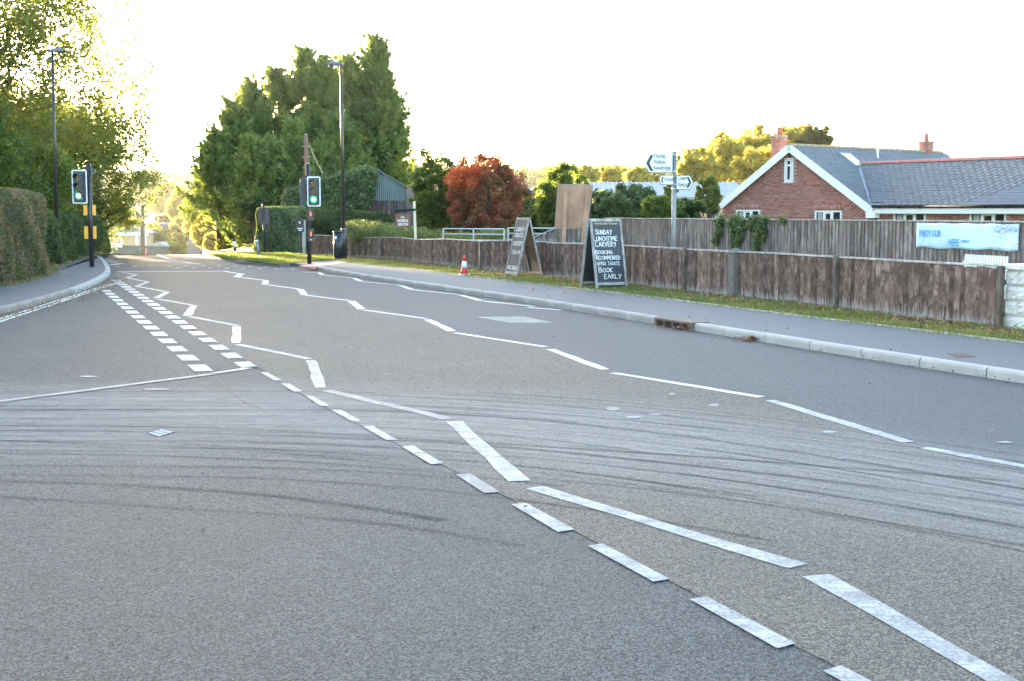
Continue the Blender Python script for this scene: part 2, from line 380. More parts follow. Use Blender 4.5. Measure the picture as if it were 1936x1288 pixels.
M['leaf_conifer'] = leaf_mat('cypress_sprays', [(0, (0.05, 0.088, 0.028)), (0.5, (0.135, 0.19, 0.062)), (0.97, (0.18, 0.225, 0.08)), (1, (0.20, 0.12, 0.045))], 0.3, 0.7)
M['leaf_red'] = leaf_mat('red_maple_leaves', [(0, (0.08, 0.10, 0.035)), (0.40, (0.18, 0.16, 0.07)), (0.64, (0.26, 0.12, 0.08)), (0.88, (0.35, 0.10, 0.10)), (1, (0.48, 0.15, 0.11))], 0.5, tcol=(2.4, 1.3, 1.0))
M['leaf_redlit'] = leaf_mat('sunlit_maple_leaves', [(0, (0.26, 0.09, 0.045)), (0.6, (0.42, 0.12, 0.06)), (1, (0.50, 0.28, 0.09))], 0.5, tcol=(2.3, 1.6, 1.0))  # brighter copy for top and left clusters, sunlight put into the colour
M['leaf_ivy'] = leaf_mat('ivy_leaves', [(0, (0.045, 0.08, 0.035)), (0.5, (0.095, 0.14, 0.062)), (1, (0.20, 0.24, 0.13))], 0.25)
M['leaf_wood'] = leaf_mat('woodland_leaves', [(0, (0.050, 0.065, 0.025)), (0.6, (0.085, 0.095, 0.035)), (1, (0.20, 0.15, 0.05))], 0.4)
M['grass'] = leaf_mat('grass_blades', [(0, (0.08, 0.12, 0.03)), (0.5, (0.15, 0.19, 0.055)), (0.85, (0.23, 0.23, 0.09)), (1, (0.36, 0.28, 0.16))], 0.35, tcol=(1.6, 1.5, 0.7))
M['litter'] = leaf_mat('fallen_leaves', [(0, (0.09, 0.05, 0.03)), (0.5, (0.20, 0.11, 0.06)), (1, (0.34, 0.22, 0.13))], 0.1)

def ground_mat(name, a, b, c3):
    n = N(name); c = n.coord()
    f = n.noise(c, 1.2, 6, 0.7); f2 = n.noise(c, 30, 3, 0.7)
    col = n.ramp(n.math('ADD', n.math('MULTIPLY', f, 0.6), n.math('MULTIPLY', f2, 0.4)), [(0.35, a), (0.5, b), (0.66, c3)])
    n.bump(f2, 0.8, 0.03)
    return n.fin(col, 0.95, None, 0.1)
M['verge'] = ground_mat('verge_turf', (0.075, 0.060, 0.032), (0.085, 0.095, 0.03), (0.13, 0.135, 0.05))
M['field'] = ground_mat('field_grass', (0.06, 0.08, 0.025), (0.10, 0.11, 0.035), (0.15, 0.14, 0.05))
HAZE = 0.00007

# ------------------------------------------------------------------ terrain
def interp(t, pts):
    if t <= pts[0][0]: return pts[0][1]
    for (a, b), (c, d) in zip(pts, pts[1:]):
        if t <= c: return b + (d - b) * (t - a) / (c - a)
    return pts[-1][1]
def smooth(t): t = max(0.0, min(1.0, t)); return t * t * (3 - 2 * t)
LEFT = [(0, 0), (47.5, 0), (60, -0.7), (90, -2.6), (130, -4.8), (180, -6.3), (230, -6.75), (262, -6.45), (310, -5.5), (380, -3.95), (430, -2.9), (520, 3), (700, 25.5), (900, 32.0), (1500, 40), (9000, 60)]
RIGHT = [(0, 0), (60, 0), (150, 0), (300, 2.5), (420, 9), (520, 14), (800, 24), (1500, 36), (9000, 60)]
def H(x, y):
    if y < 1: return 0.0
    w = smooth((-(x / y) - 0.13) / 0.09)
    und = 0.0 if y < 450 else 1.6 * math.sin(x / 95.0 + 0.6) + 0.8 * math.sin(x / 37.0 + y / 150.0)
    return w * interp(y, LEFT) + (1 - w) * interp(y, RIGHT) + und

radii = [0.0, 3, 8, 16, 26, 36, 44]; r = 46.0
while r < 6500: radii.append(r); r *= 1.035 if r < 1500 else 1.15
angs = sorted(set([round(a, 3) for a in np.arange(-40, 40.01, 0.8)] + list(range(48, 320, 8))))
mb = MB(); nA = len(angs)
for rr in radii:
    for a in angs:
        x = rr * math.sin(R(a)); y = rr * math.cos(R(a)); mb.v.append((x, y, H(x, y) - 0.15))
for i in range(len(radii) - 1):
    for k in range(nA):
        a = i * nA + k; b = i * nA + (k + 1) % nA
        mb.f.append((a, b, b + nA, a + nA)); mb.m.append(0); mb.sm.append(True)
mb.build('ground', M['field'], kind='structure')

def g2(p, z=0.0): v = G(p[0], p[1], z); return (v.x, v.y)
def lerp(a, b, t): return tuple(a[i] + (b[i] - a[i]) * t for i in range(len(a)))
def plen(a, b): return math.dist(a[:2], b[:2])
def resample(poly, step):
    out = [poly[0]]; need = step
    for a, b in zip(poly, poly[1:]):
        L = plen(a, b); t = need
        while t <= L: out.append(lerp(a, b, t / L)); t += step
        need = t - L
    return out
def offset(poly, d):
    out = []
    for i, p in enumerate(poly):
        a = poly[max(i - 1, 0)]; b = poly[min(i + 1, len(poly) - 1)]
        dx, dy = b[0] - a[0], b[1] - a[1]; L = math.hypot(dx, dy) or 1
        out.append((p[0] - dy / L * d, p[1] + dx / L * d))
    return out
def smooth_poly(poly, it=2):
    for _ in range(it):
        q = [poly[0]]
        for a, b in zip(poly, poly[1:]): q += [lerp(a, b, 0.25), lerp(a, b, 0.75)]
        q.append(poly[-1]); poly = q
    return poly
def sheet(name, poly, z, mat, parent=None, **kw):
    mb = MB(); mb.add([(p[0], p[1], z) for p in poly], [tuple(range(len(poly)))])
    o = mb.build(name, mat, parent, **kw)
    import bmesh
    bm = bmesh.new(); bm.from_mesh(o.data)
    bmesh.ops.triangulate(bm, faces=bm.faces)
    for f in bm.faces:
        f.normal_update()
        if f.normal.z < 0: f.normal_flip()
    bm.to_mesh(o.data); bm.free(); return o

# ------------------------------------------------------------------ road
road = sheet('road', [(-45, -25), (45, -25), (45, 47.6), (-45, 47.6)], 0.0, M['asphalt'], kind='structure')
rk_px = [(1936, 726), (1600, 673), (1337, 630), (1000, 574), (773, 541), (648, 521), (597, 510.5)]
rk = [g2(p) for p in rk_px]
d0 = (rk[0][0] - rk[1][0], rk[0][1] - rk[1][1]); L0 = math.hypot(*d0)
rk = [(rk[0][0] + d0[0] / L0 * 16, rk[0][1] + d0[1] / L0 * 16), (rk[0][0] + d0[0] / L0 * 6, rk[0][1] + d0[1] / L0 * 6)] + rk
lk_px = [(0, 595.6), (74.5, 576), (154, 551), (184, 538.5), (207, 524), (210, 514), (199, 496), (183, 487), (190, 482.5), (210, 480.6)]
lk = [g2(p) for p in lk_px]
lk = [(-7.9, 3.0), (-8.0, 9.0), (-7.95, 15.0)] + lk
lk_s = smooth_poly(lk, 2); rk_s = smooth_poly(rk, 1)
cz_px = [(425, 512.6), (457, 518.5), (504, 531), (569, 549), (664, 572), (808, 606), (857, 629), (1035, 658), (1150, 703), (1448, 755), (1732, 842), (1990, 893)]
cz = [g2(p) for p in cz_px]
def ext(a, b, L): d = math.dist(a, b); return (b[0] + (b[0] - a[0]) / d * L, b[1] + (b[1] - a[1]) / d * L)
far_r = [g2(p) for p in [(560, 503.5), (526, 501.5), (467, 494), (420, 489), (385, 483)]]
sheet('new_asphalt', [g2((270, 512.3))] + cz + [ext(cz[-2], cz[-1], 9), rk[0]] + rk[1:] + far_r[:1] + [g2((500, 504)), g2((270, 506))], 0.0015, M['asphalt_blue'], road)
bl_px = [(216, 518.6), (228.6, 530), (271, 563), (330, 602), (405, 648), (489, 695), (560, 741), (735, 833), (845, 884), (945, 934), (1086, 1005), (1267, 1100), (1506, 1224), (1700, 1320), (2100, 1520)]
buff = [g2(p) for p in bl_px]
sheet('buff_surfacing', [g2((222, 514.6)), g2((424, 514.2))] + cz[1:] + [ext(cz[-2], cz[-1], 5), g2((3200, 1500))] + buff[::-1], 0.003, M['buff'], road)
sheet('buff_surfacing', [g2(p) for p in [(250, 504.5), (236, 483), (392, 482.5), (430, 490.5), (465, 495), (505, 500.5), (370, 504.5)]], 0.003, M['buff'], road)

def ribbon(name, pts, w, zf, mat, parent=None, **kw):
    mb = MB(); l = offset(pts, w / 2); r_ = offset(pts, -w / 2)
    for a, b in zip(l, r_): mb.v += [(a[0], a[1], zf(*a)), (b[0], b[1], zf(*b))]
    for i in range(len(pts) - 1): mb.f.append((2 * i, 2 * i + 1, 2 * i + 3, 2 * i + 2)); mb.m.append(0); mb.sm.append(True)
    return mb.build(name, mat, parent, **kw)
fr = [(-12.9, 47.5)]
for (px, D) in [(330, 70), (335, 120), (368, 180), (398, 240), (396, 265), (383, 290), (370, 315), (356, 345), (341, 375), (327, 405), (312, 435), (290, 460), (262, 480)]:
    fr.append(((px - CX) / FPX * D, D))
fr = smooth_poly(fr, 2)
far_road = ribbon('far_road', resample(fr, 4.0), 8.2, lambda x, y: H(x, y) + 0.03, M['far_road'], kind='structure')
mid = resample(fr, 3.0)
dm = MB()
for i in range(70, len(mid) - 3, 3):
    a, b = mid[i], mid[i + 1]; b = ext(a, b, 2.0)
    seg = [a, b]; l = offset(seg, 0.16); r_ = offset(seg, -0.16); k = len(dm.v)
    for p, q in zip(l, r_): dm.v += [(p[0], p[1], H(*p) + 0.10), (q[0], q[1], H(*q) + 0.10)]
    dm.f.append((k, k + 1, k + 3, k + 2)); dm.m.append(0); dm.sm.append(False)
dm.build('centre_dashes', M['line_new'], far_road)

# markings: every painted stroke is a piece of its own
ZM = 0.006
def quad(pts, mat='line', name='road_marking', z=ZM):
    return sheet(name, pts, z, M[mat], road)
def stroke(a, b, w=0.11, mat='line', rough=True):
    A, B = Vector(g2(a)).to_3d(), Vector(g2(b)).to_3d(); d = (B - A); L = d.length; d.normalize(); s = Vector((-d.y, d.x, 0)) * w / 2
    n = max(2, int(L / 0.35)); l = []; r_ = []
    for i in range(n + 1):
        p = A + d * (L * i / n); j = 0.011 if rough else 0
        l.append(tuple(p + s * (1 + random.uniform(-1, 1) * j / w * 2))[:2]); r_.append(tuple(p - s * (1 + random.uniform(-1, 1) * j / w * 2))[:2])
    return quad(l + r_[::-1], mat)
for q, m_ in [([(493, 705), (504, 705), (532, 719.6), (518, 720.5)], 'line'), ([(530.5, 726), (546, 726), (572, 741), (555, 741.7)], 'line'),
          ([(576.4, 749.4), (590, 749.4), (623, 768), (606.5, 769)], 'line'), ([(626, 776.4), (645.4, 776.4), (681, 796.6), (664, 797.3)], 'line'),
          ([(686.4, 808), (706, 807.5), (751, 833), (730.8, 834)], 'line'), ([(760, 846.5), (780.5, 843), (838, 877.5), (814.6, 879.6)], 'line'),
          ([(862, 899), (890, 897), (945, 932), (915, 934)], 'line_worn'),
          ([(966, 955), (995, 953), (1086, 1003), (1055, 1008)], 'line'), ([(1111, 1034), (1140, 1030), (1266, 1097), (1235, 1102)], 'line'),
          ([(1303, 1135), (1336, 1130), (1504, 1219), (1470, 1229)], 'line'), ([(1555, 1271), (1590, 1261), (1790, 1365), (1755, 1380)], 'line')]:
    quad([g2(p) for p in q], m_)
for a, b, w, m_ in [((230, 515.4), (258, 520), .11, 'line'), ((258, 520), (239, 526), .11, 'line'), ((240, 526), (280, 533.5), .11, 'line'), ((280, 533.5), (258, 542), .11, 'line'),
        ((258, 542), (317.7, 552.8), .11, 'line'), ((316, 553), (294.4, 564.7), .12, 'line'), ((300, 566.2), (364, 577.6), .11, 'line'), ((367, 578.5), (353.8, 598), .13, 'line'),
        ((357.7, 599.3), (449.4, 616.4), .11, 'line'), ((447.5, 618), (446.3, 649), .105, 'line_new'), ((449.7, 652), (584.8, 679.5), .11, 'line'), ((589, 682.5), (606, 734), .11, 'line'),
        ((617, 739.5), (847, 793), .11, 'line_worn'), ((858, 798), (982, 911), .12, 'line'), ((1010, 923), (1508, 1073), .12, 'line'), ((1543, 1090), (1905, 1296), .12, 'line'),
        ((425, 513.4), (455, 518.4), .10, 'line_new'), ((457, 518.2), (447, 524.3), .16, 'line_new'), ((448, 524.4), (504, 531), .10, 'line_new'), ((503.3, 531.4), (500.5, 538.5), .13, 'line_new'),
        ((505.6, 539.2), (566, 547), .10, 'line_new'), ((567.5, 547.6), (576, 558), .14, 'line_new'), ((577, 558.6), (661, 569), .10, 'line_new'), ((664, 570), (684, 585.5), .13, 'line_new'),
        ((689, 587), (805, 603), .10, 'line_new'), ((808.5, 605), (855, 627), .12, 'line_new'), ((859.7, 630), (1030, 656.6), .10, 'line_new'), ((1040, 661), (1144, 699.5), .11, 'line_new'),
        ((1160, 706), (1440, 752), .10, 'line_new'), ((1456, 758), (1718, 837), .11, 'line'), ((1747, 848), (1990, 893), .10, 'line'),
        ((571, 515), (602, 516), .10, 'line_new'), ((603.5, 516), (609, 520.4), .12, 'line_new'), ((611, 521), (667, 525.7), .10, 'line_new'), ((669.6, 526.3), (682.6, 532.4), .12, 'line_new'),
        ((684, 532.9), (755.6, 539.3), .10, 'line_new'), ((757, 540), (779, 548), .12, 'line_new'), ((781.5, 548.5), (869, 557.7), .10, 'line_new'), ((871.5, 558.6), (909, 569), .12, 'line_new'),
        ((912, 570), (1010, 580), .10, 'line_new'), ((998, 582), (1062, 587), .10, 'line_new'),
        ((221, 514), (428, 513.2), .20, 'line_new'), ((0, 760), (403, 708), .10, 'line_worn'), ((404, 707), (486, 694.5), .10, 'line'),
        ((0, 603.8), (212, 536.2), .07, 'line_yellow'), ((0, 609), (226, 534.6), .07, 'line_yellow'), ((-160, 655), (0, 603.8), .07, 'line_yellow'), ((-160, 660), (0, 609), .07, 'line_yellow'),
        ((298, 481.8), (311, 487.5), .16, 'line_new'), ((311, 487.5), (322, 490.6), .14, 'line_new'), ((323, 491.4), (334, 492.4), .12, 'line_new'), ((334, 494.2), (352, 495), .2, 'line_new'),
        ((349, 497.6), (361, 496.2), .2, 'line_new'), ((355, 498.4), (380, 499.6), .14, 'line_new'),
        ((193, 490.4), (208, 489.8), .2, 'line_new'), ((198, 493.2), (213, 492.2), .2, 'line_new'), ((205, 496.6), (221, 495.2), .2, 'line_new'), ((209, 501.6), (229, 498.6), .2, 'line_new'),
        ((550, 498.6), (566, 503.8), .10, 'line_new'), ((-60, 765), (0, 760), .10, 'line_worn')]:
    stroke(a, b, w, m_)
def giveway(n0, n1, f0, f1, cnt):
    """rows of blocks between the near pair n0,n1 (left,right px) and the far pair"""
    a0, a1, b0, b1 = [Vector(g2(p)) for p in (n0, n1, f0, f1)]
    for i in range(cnt):
        t0 = i / cnt; t1 = (i + 0.62) / cnt
        p = [a0.lerp(b0, t0), a1.lerp(b1, t0), a1.lerp(b1, t1), a0.lerp(b0, t1)]
        quad([tuple(q) for q in p], 'line_new' if i > 3 else 'line')
giveway((458, 697.5), (489, 696), (207, 528), (224, 528), 20)
giveway((368, 703.5), (404, 702.5), (189, 547), (205, 547), 15)
for (x, y) in [(223, 504.6), (256, 504), (287, 503.6), (320, 503.4), (352, 503.4), (384, 503.6), (414, 504), (444, 504.3), (473, 504.7), (502, 505.2), (533, 505.9),
               (398, 507.2), (429, 507.5), (460, 507.8), (491.5, 508.4), (522, 509), (554, 509.7), (367, 507), (336, 506.9)]:
    c = g2((x, y)); quad([(c[0] - .05, c[1] - .1), (c[0] + .05, c[1] - .1), (c[0] + .05, c[1] + .1), (c[0] - .05, c[1] + .1)], 'line_new', 'road_stud')
# stray patches of old paint
for (x, y, w, h) in [(1158, 774, 34, 8), (1350, 767, 24, 7), (1568, 818, 34, 6), (1900, 838, 34, 5), (1198, 790, 40, 5), (1240, 785, 30, 4), (1270, 746, 14, 5), (165, 713, 40, 4), (300, 737, 60, 3), (1590, 868, 20, 3)]:
    pts = []
    for k in range(9):
        a = 2 * math.pi * k / 9; rr = random.uniform(0.7, 1.0); pts.append(g2((x + w / 2 * math.cos(a) * rr, y + h / 2 * math.sin(a) * rr)))
    quad(pts, 'line_worn')

def tyre_mark(pts_px, w, name='tyre_mark'):
    pts = smooth_poly([g2(p) for p in pts_px], 2)
    return ribbon(name, resample(pts, 0.25), w, lambda x, y: 0.0045, M['rubber'], road)
nn = N('tyre_rubber_mark'); cc = nn.coord()
fa = nn.ramp(nn.math('ADD', nn.math('MULTIPLY', nn.noise(cc, 70, 3, 0.7), 0.6), nn.math('MULTIPLY', nn.noise(cc, 0.7, 3), 0.5)), [(0.40, 0.0), (0.66, 0.34)])
nn.L(fa, nn.b.inputs['Alpha']); M['rubber'] = nn.fin((0.024, 0.024, 0.026), 1.0, None, 0.0)
for pts, w in [([(-30, 769), (300, 768), (620, 772), (860, 779), (1100, 800)], .05), ([(-30, 778), (300, 776), (700, 776), (1000, 792), (1400, 838), (1960, 930)], .07),
               ([(-30, 742), (200, 742), (560, 740), (760, 745)], .04), ([(-30, 806), (400, 808), (800, 832), (1300, 862), (1960, 915)], .06),
               ([(-30, 815), (300, 817), (640, 829), (900, 840), (1400, 890), (1960, 960)], .07), ([(-30, 858), (300, 862), (700, 880), (1100, 925)], .05),
               ([(-30, 910), (200, 915), (560, 940), (840, 985)], .07), ([(-30, 938), (300, 960), (700, 985), (1000, 1035)], .06), ([(300, 838), (700, 862), (1000, 880), (1500, 950)], .05),
               ([(700, 748), (1000, 762), (1400, 800), (1960, 880)], .05), ([(900, 742), (1250, 765), (1600, 810)], .04), ([(-30, 833), (500, 850), (900, 900)], .04)]:
    tyre_mark(pts, w)
for k in range(15):
    q0 = random.uniform(6.8, 11.4); xa = random.uniform(-6.5, 2.0); xb = xa + random.uniform(2.5, 8.0); cur = random.uniform(.10, .13); sl_ = random.uniform(-.06, .06)
    pts = [(x, q0 + sl_ * x - cur * max(0, x + 2.0) ** 2) for x in np.linspace(xa, xb, 14)]
    pts = [p for p in pts if p[1] > 3.0 and p[1] > -0.55 * p[0] - 2]
    if len(pts) > 4: ribbon('tyre_mark', resample(smooth_poly(pts, 1), .25), random.uniform(.02, .06), lambda x, y: 0.0045 + 0.0001 * 3, M['rubber'], road)
# long crack from the end of the give-way lines
cr = [g2(p) for p in [(404, 709), (418, 724), (432, 738), (447, 750), (465, 763), (486, 771), (506, 781)]]
ribbon('crack', resample(cr, 0.12), 0.008, lambda x, y: 0.005, M['rust'], road)

# ------------------------------------------------------------------ kerbs, pavements, verges
def kerb_run(name, line, side, mats, label=None, step=0.915, w=0.125, h=0.105, skip=None):
    root = empty(name, (0, 0, 0), kind='structure')
    pts = resample(line, step)
    for i in range(len(pts) - 1):
        a, b = pts[i], pts[i + 1]
        mx = ((a[0] + b[0]) / 2, (a[1] + b[1]) / 2)
        if skip and skip(mx): continue
        L = plen(a, b) - 0.016; ang = math.atan2(b[1] - a[1], b[0] - a[0])
        mb = MB(); hh = h + random.uniform(-.003, .003)
        prof = [(0, -0.1), (0, hh - 0.03), (0.012 * side, hh - 0.008), (0.03 * side, hh), (w * side, hh), (w * side, -0.1)]
        n = len(prof)
        vs = [(-L / 2, p[0], p[1]) for p in prof] + [(L / 2, p[0], p[1]) for p in prof]
        fs = [tuple(range(n)), tuple(range(2 * n - 1, n - 1, -1))] + [(k, k + n, (k + 1) % n + n, (k + 1) % n) for k in range(n)]
        mb.add(vs, fs)
        m_ = mats(i, mx)
        mb.build('kerb_stone', m_, root, loc=(mx[0], mx[1], random.uniform(-.003, .003)), rz=ang + random.uniform(-.004, .004))
    return root
gi0, gi1 = g2((1252, 618)), g2((1291, 624))
gm = ((gi0[0] + gi1[0]) / 2, (gi0[1] + gi1[1]) / 2)
kerb_run('right_kerb', rk_s, -1, lambda i, p: M['kerb_new'] if p[1] < 17.2 else M['kerb'], skip=lambda p: math.dist(p, gm) < 0.46)
def lkm(i, p):
    if p[1] < 25.2: return M['kerb_old']
    if p[1] < 41.5: return M['kerb_new']
    return M['kerb_old']
kerb_run('left_kerb', lk_s, 1, lkm)

rb = offset(rk_s, -0.12)
vedge_px = [(1933, 648.5), (1640, 612.7), (1496, 596), (1240, 563), (1092, 546), (917, 525.6), (800, 511), (700, 500.8), (662, 495.5)]
ve = [g2(p, .1) for p in vedge_px]
ve0 = ext(ve[1], ve[0], 14)
pave_r = [p for p in rb] + [g2((592, 508.5)), g2((545, 502.5)), g2((532, 499.8)), g2((575, 496.8)), g2((640, 492.5))] + ve[::-1] + [ve0]
def slab_obj(name, poly, z0, z1, mat, parent=None, **kw):
    o = sheet(name, poly, z1, mat, parent, **kw); me = o.data; mb = MB(); n = len(poly)
    mb.v = [tuple(v.co) for v in me.vertices]; mb.f = [tuple(p.vertices) for p in me.polygons]; k = len(mb.v)
    for p in poly: mb.v += [(p[0], p[1], z1), (p[0], p[1], -0.12)]
    for i in range(n): a = k + 2 * i; b = k + 2 * ((i + 1) % n); mb.f.append((a, b, b + 1, a + 1))
    mb.m = [0] * len(mb.f); mb.sm = [False] * len(mb.f); o.data = mb.mesh(name, mat, False); return o
pavement_r = slab_obj('right_pavement', pave_r, 0, 0.1, M['pave'], kind='structure')
edge_line = [ve0] + ve
er = empty('pavement_edging', kind='structure')
pts = resample(edge_line, 0.92)
for a, b in zip(pts, pts[1:]):
    mb = MB(); mb.box((0, 0, 0), (plen(a, b) - .012, .05, .12))
    mb.build('edging_stone', M['edging'], er, loc=((a[0] + b[0]) / 2, (a[1] + b[1]) / 2, .055), rz=math.atan2(b[1] - a[1], b[0] - a[0]))
# pink tactile paving beside the crossing, laid as separate slabs
tp = [g2(p, .1) for p in [(566, 503.2), (596, 505.2), (662, 495.8), (640, 494.6)]]
tr_ = empty('tactile_paving', kind='structure')
nu, nv = 9, 3
for i in range(nu):
    for j in range(nv):
        def bl(u, v):
            p = lerp(tp[0], tp[3], u); q = lerp(tp[1], tp[2], u); return lerp(p, q, v)
        g_ = 0.02
        q = [bl(i / nu + g_ / nu, j / nv + g_ / nv), bl((i + 1 - g_) / nu, j / nv + g_ / nv), bl((i + 1 - g_) / nu, (j + 1 - g_) / nv), bl(i / nu + g_ / nu, (j + 1 - g_) / nv)]
        MB().slab(q, 0.06, 0.106).build('tactile_slab', M['tactile'], tr_)
ks = [g2(p) for p in [(530, 501.6), (541, 497.4), (553, 499.8), (566, 504.4)]]
MB().slab([g2((529, 501.8)), g2((540, 498.2)), g2((553, 500)), g2((553.5, 503.2))], -0.05, 0.075).build('end_kerb', M['kerb_new'], road)

# left pavement + verge
lb = offset(lk_s, 0.12)
hedge_edge = [g2(p, .1) for p in [(0, 541), (50, 531), (94, 517), (104, 505), (130, 493), (160, 486.4), (205, 480.7)]]
slab_obj('left_pavement', [(-12, 3)] + [(-8.1, 3)] + [q for q in lb if q[1] < 41.5] + [g2((201, 481.8))] + hedge_edge[::-1] + [(-10.6, 15)], 0, 0.1, M['pave'], kind='structure')
slab_obj('left_verge', [(-12, 3), (-10.6, 15)] + hedge_edge + [(-15.2, 47.6), (-60, 47.6), (-60, 3)], 0, 0.09, M['verge'], kind='structure')
def off_right(p, d): return (p[0] + d, p[1] + d * 0.45)
vb = [ve0] + ve + [g2((640, 492.5)), g2((575, 496.6)), g2((532, 499.6)), g2((526, 501.4)), g2((467, 494.4)), g2((420, 489.6)), g2((392, 484.6)), (-11.6, 47.6), (-11.5, 53), (10, 64), (34, 64), (34, 5)]
slab_obj('right_verge', vb, 0, 0.092, M['verge'], kind='structure')
# stone driveway scar at the verge
sheet('driveway_patch', [g2(p, .1) for p in [(441, 492.4), (462, 494.6), (478, 492.2), (468, 490.2)]], 0.1, M['buff'], kind='structure')

# ------------------------------------------------------------------ foliage machinery
def leaf_mesh(name, P, A, B, mat, rnd):
    n = len(P); V = np.empty((n, 4, 3), np.float32)
    V[:, 0] = P - A; V[:, 1] = P + B; V[:, 2] = P + A; V[:, 3] = P - B
    me = bpy.data.meshes.new(name); me.vertices.add(n * 4); me.loops.add(n * 4); me.polygons.add(n)
    me.vertices.foreach_set('co', V.reshape(-1)); me.loops.foreach_set('vertex_index', np.arange(n * 4, dtype=np.int32))
    me.polygons.foreach_set('loop_start', np.arange(0, n * 4, 4, dtype=np.int32))
    me.update(calc_edges=True)
    at = me.attributes.new('rnd', 'FLOAT', 'FACE'); at.data.foreach_set('value', rnd.astype(np.float32))
    me.materials.append(mat); me.validate(); return me
def unit(v): return v / np.maximum(np.linalg.norm(v, axis=1, keepdims=True), 1e-6)
def leaves(cent, rad, per, L, Wd, flat=0.6, axis=None, axw=0.0):
    """leaf quads round cluster centres; axis pulls the leaf length toward a direction"""
    nC = len(cent); rad = np.broadcast_to(np.asarray(rad, float).reshape(-1, 1) if np.ndim(rad) < 2 else rad, (nC, 3))
    idx = np.repeat(np.arange(nC), per); n = len(idx)
    d = unit(rng.normal(size=(n, 3))) * (rng.random((n, 1)) ** 0.5)
    P = cent[idx] + d * rad[idx]
    A = rng.normal(size=(n, 3)); A[:, 2] *= flat
    if axis is not None: A = A * (1 - axw) + axis[idx] * axw * 1.6
    A = unit(A); B = unit(np.cross(A, rng.normal(size=(n, 3)) * 0.6 + np.array([0, 0, 1.0])))
    s = rng.uniform(0.6, 1.25, (n, 1))
    cr_ = rng.random(nC)[idx]; rn = np.clip(cr_ * 0.45 + rng.random(n) * 0.55, 0, 1)
    return P, A * L / 2 * s, B * Wd / 2 * s, rn
def lumpy(dirs, k=7, amp=0.2):
    f = np.ones(len(dirs))
    for _ in range(k):
        c = unit(rng.normal(size=(1, 3))); f += amp * np.clip((dirs @ c.T)[:, 0] - 0.35, 0, 1) * rng.uniform(-0.6, 1.4)
    return f
def limb_mesh(mb, a, b, r0, r1, n=7, wob=0.08):
    a, b = Vector(a), Vector(b); L = (b - a).length; pts = []
    for i in range(6):
        t = i / 5; p = a.lerp(b, t); w = math.sin(t * math.pi) * wob * L
        pts.append(p + Vector((random.uniform(-w, w), random.uniform(-w, w), 0)))
    mb.tube(pts, [r0 + (r1 - r0) * i / 5 for i in range(6)], n)
def tree(name, c, rad, n_cl, per, L, mat, label, cat='tree', base=None, trunk_r=0.18, cl_r=0.2, inner=0.45, group=None, trunk=True, wd=0.55, cut=None, amp=0.36, second=None, squash=1.0):
    """crown centre c, radii rad (x,y,z)"""
    c = np.array(c, float); rad = np.array(rad, float)
    d = unit(rng.normal(size=(n_cl, 3)))
    f = (inner + (1 - inner) * rng.random(n_cl) ** 0.6) * lumpy(d, 9, amp)
    cent = c + d * rad * f[:, None] * (1 - cl_r * 0.6)
    gz = H(c[0], c[1]) if base is None else base
    cent[:, 2] = np.maximum(cent[:, 2], gz + 0.15)
    if cut is not None: cent = cent[cut(cent)]
    cr_ = rad.mean() * cl_r * rng.uniform(0.6, 1.3, len(cent))
    root = empty(name, (c[0], c[1], gz), label=label, cat=cat, group=group)
    off = np.array([c[0], c[1], gz])
    parts = [('crown', cent, mat)]
    if second is not None:
        sel = second[1](cent); parts = [('crown', cent[~sel], mat), ('crown', cent[sel], second[0])]
    for nm, ce, mt in parts:
        if not len(ce): continue
        rr = cr_[:len(ce)]
        P, A, B, rn = leaves(ce - off, rr, per, L, L * wd)
        put(nm, leaf_mesh(nm, P, A, B, mt, rn), root)
    if trunk:
        mb = MB(); top = Vector((0, 0, c[2] - gz + rad[2] * 0.35))
        mb.tube([(0, 0, -0.2), (random.uniform(-.1, .1), 0, (c[2] - gz) * 0.4), top * 0.75, top], [trunk_r * 1.25, trunk_r, trunk_r * 0.7, trunk_r * 0.25], 9)
        for k in range(0, len(cent), max(1, len(cent) // 14)):
            e = Vector(cent[k] - off); s = Vector((0, 0, max(0.3, min(e.z - 0.6, top.z) * 0.75)))
            limb_mesh(mb, s, e, trunk_r * 0.42, trunk_r * 0.08, 5)
        mb.build('trunk', M['bark'], root)
    return root
def pc(px, py, Y): v = W(px, py, Y); return (v.x, v.y, v.z)

# ------------------------------------------------------------------ text
def text_data(body, size, bold=0.0, spacing=1.0, shear=0.0, align='LEFT'):
    cu = bpy.data.curves.new('t', 'FONT'); cu.body = body; cu.size = size; cu.offset = bold; cu.space_character = spacing; cu.shear = shear
    cu.align_x = align; cu.extrude = 0.0006; cu.resolution_u = 3
    o = bpy.data.objects.new('t', cu); C.objects.link(o)
    dg = bpy.context.evaluated_depsgraph_get(); dg.update()
    me = bpy.data.meshes.new_from_object(o.evaluated_get(dg)); bpy.data.objects.remove(o); return me
def text(body, size, mat, parent, Mt, sx=1.0, name='lettering', width=None, **kw):
    """lettering in the local x-z plane, facing -y"""
    me = text_data(body, size, **kw)
    xs = [v.co.x for v in me.vertices]
    if width and xs: sx = width / (max(xs) - min(xs))
    me.transform(Matrix.Rotation(math.pi / 2, 4, 'X') @ Matrix.Diagonal((sx, 1, 1, 1)))
    me.materials.clear(); me.materials.append(mat)
    return put(name, me, parent, Mt)
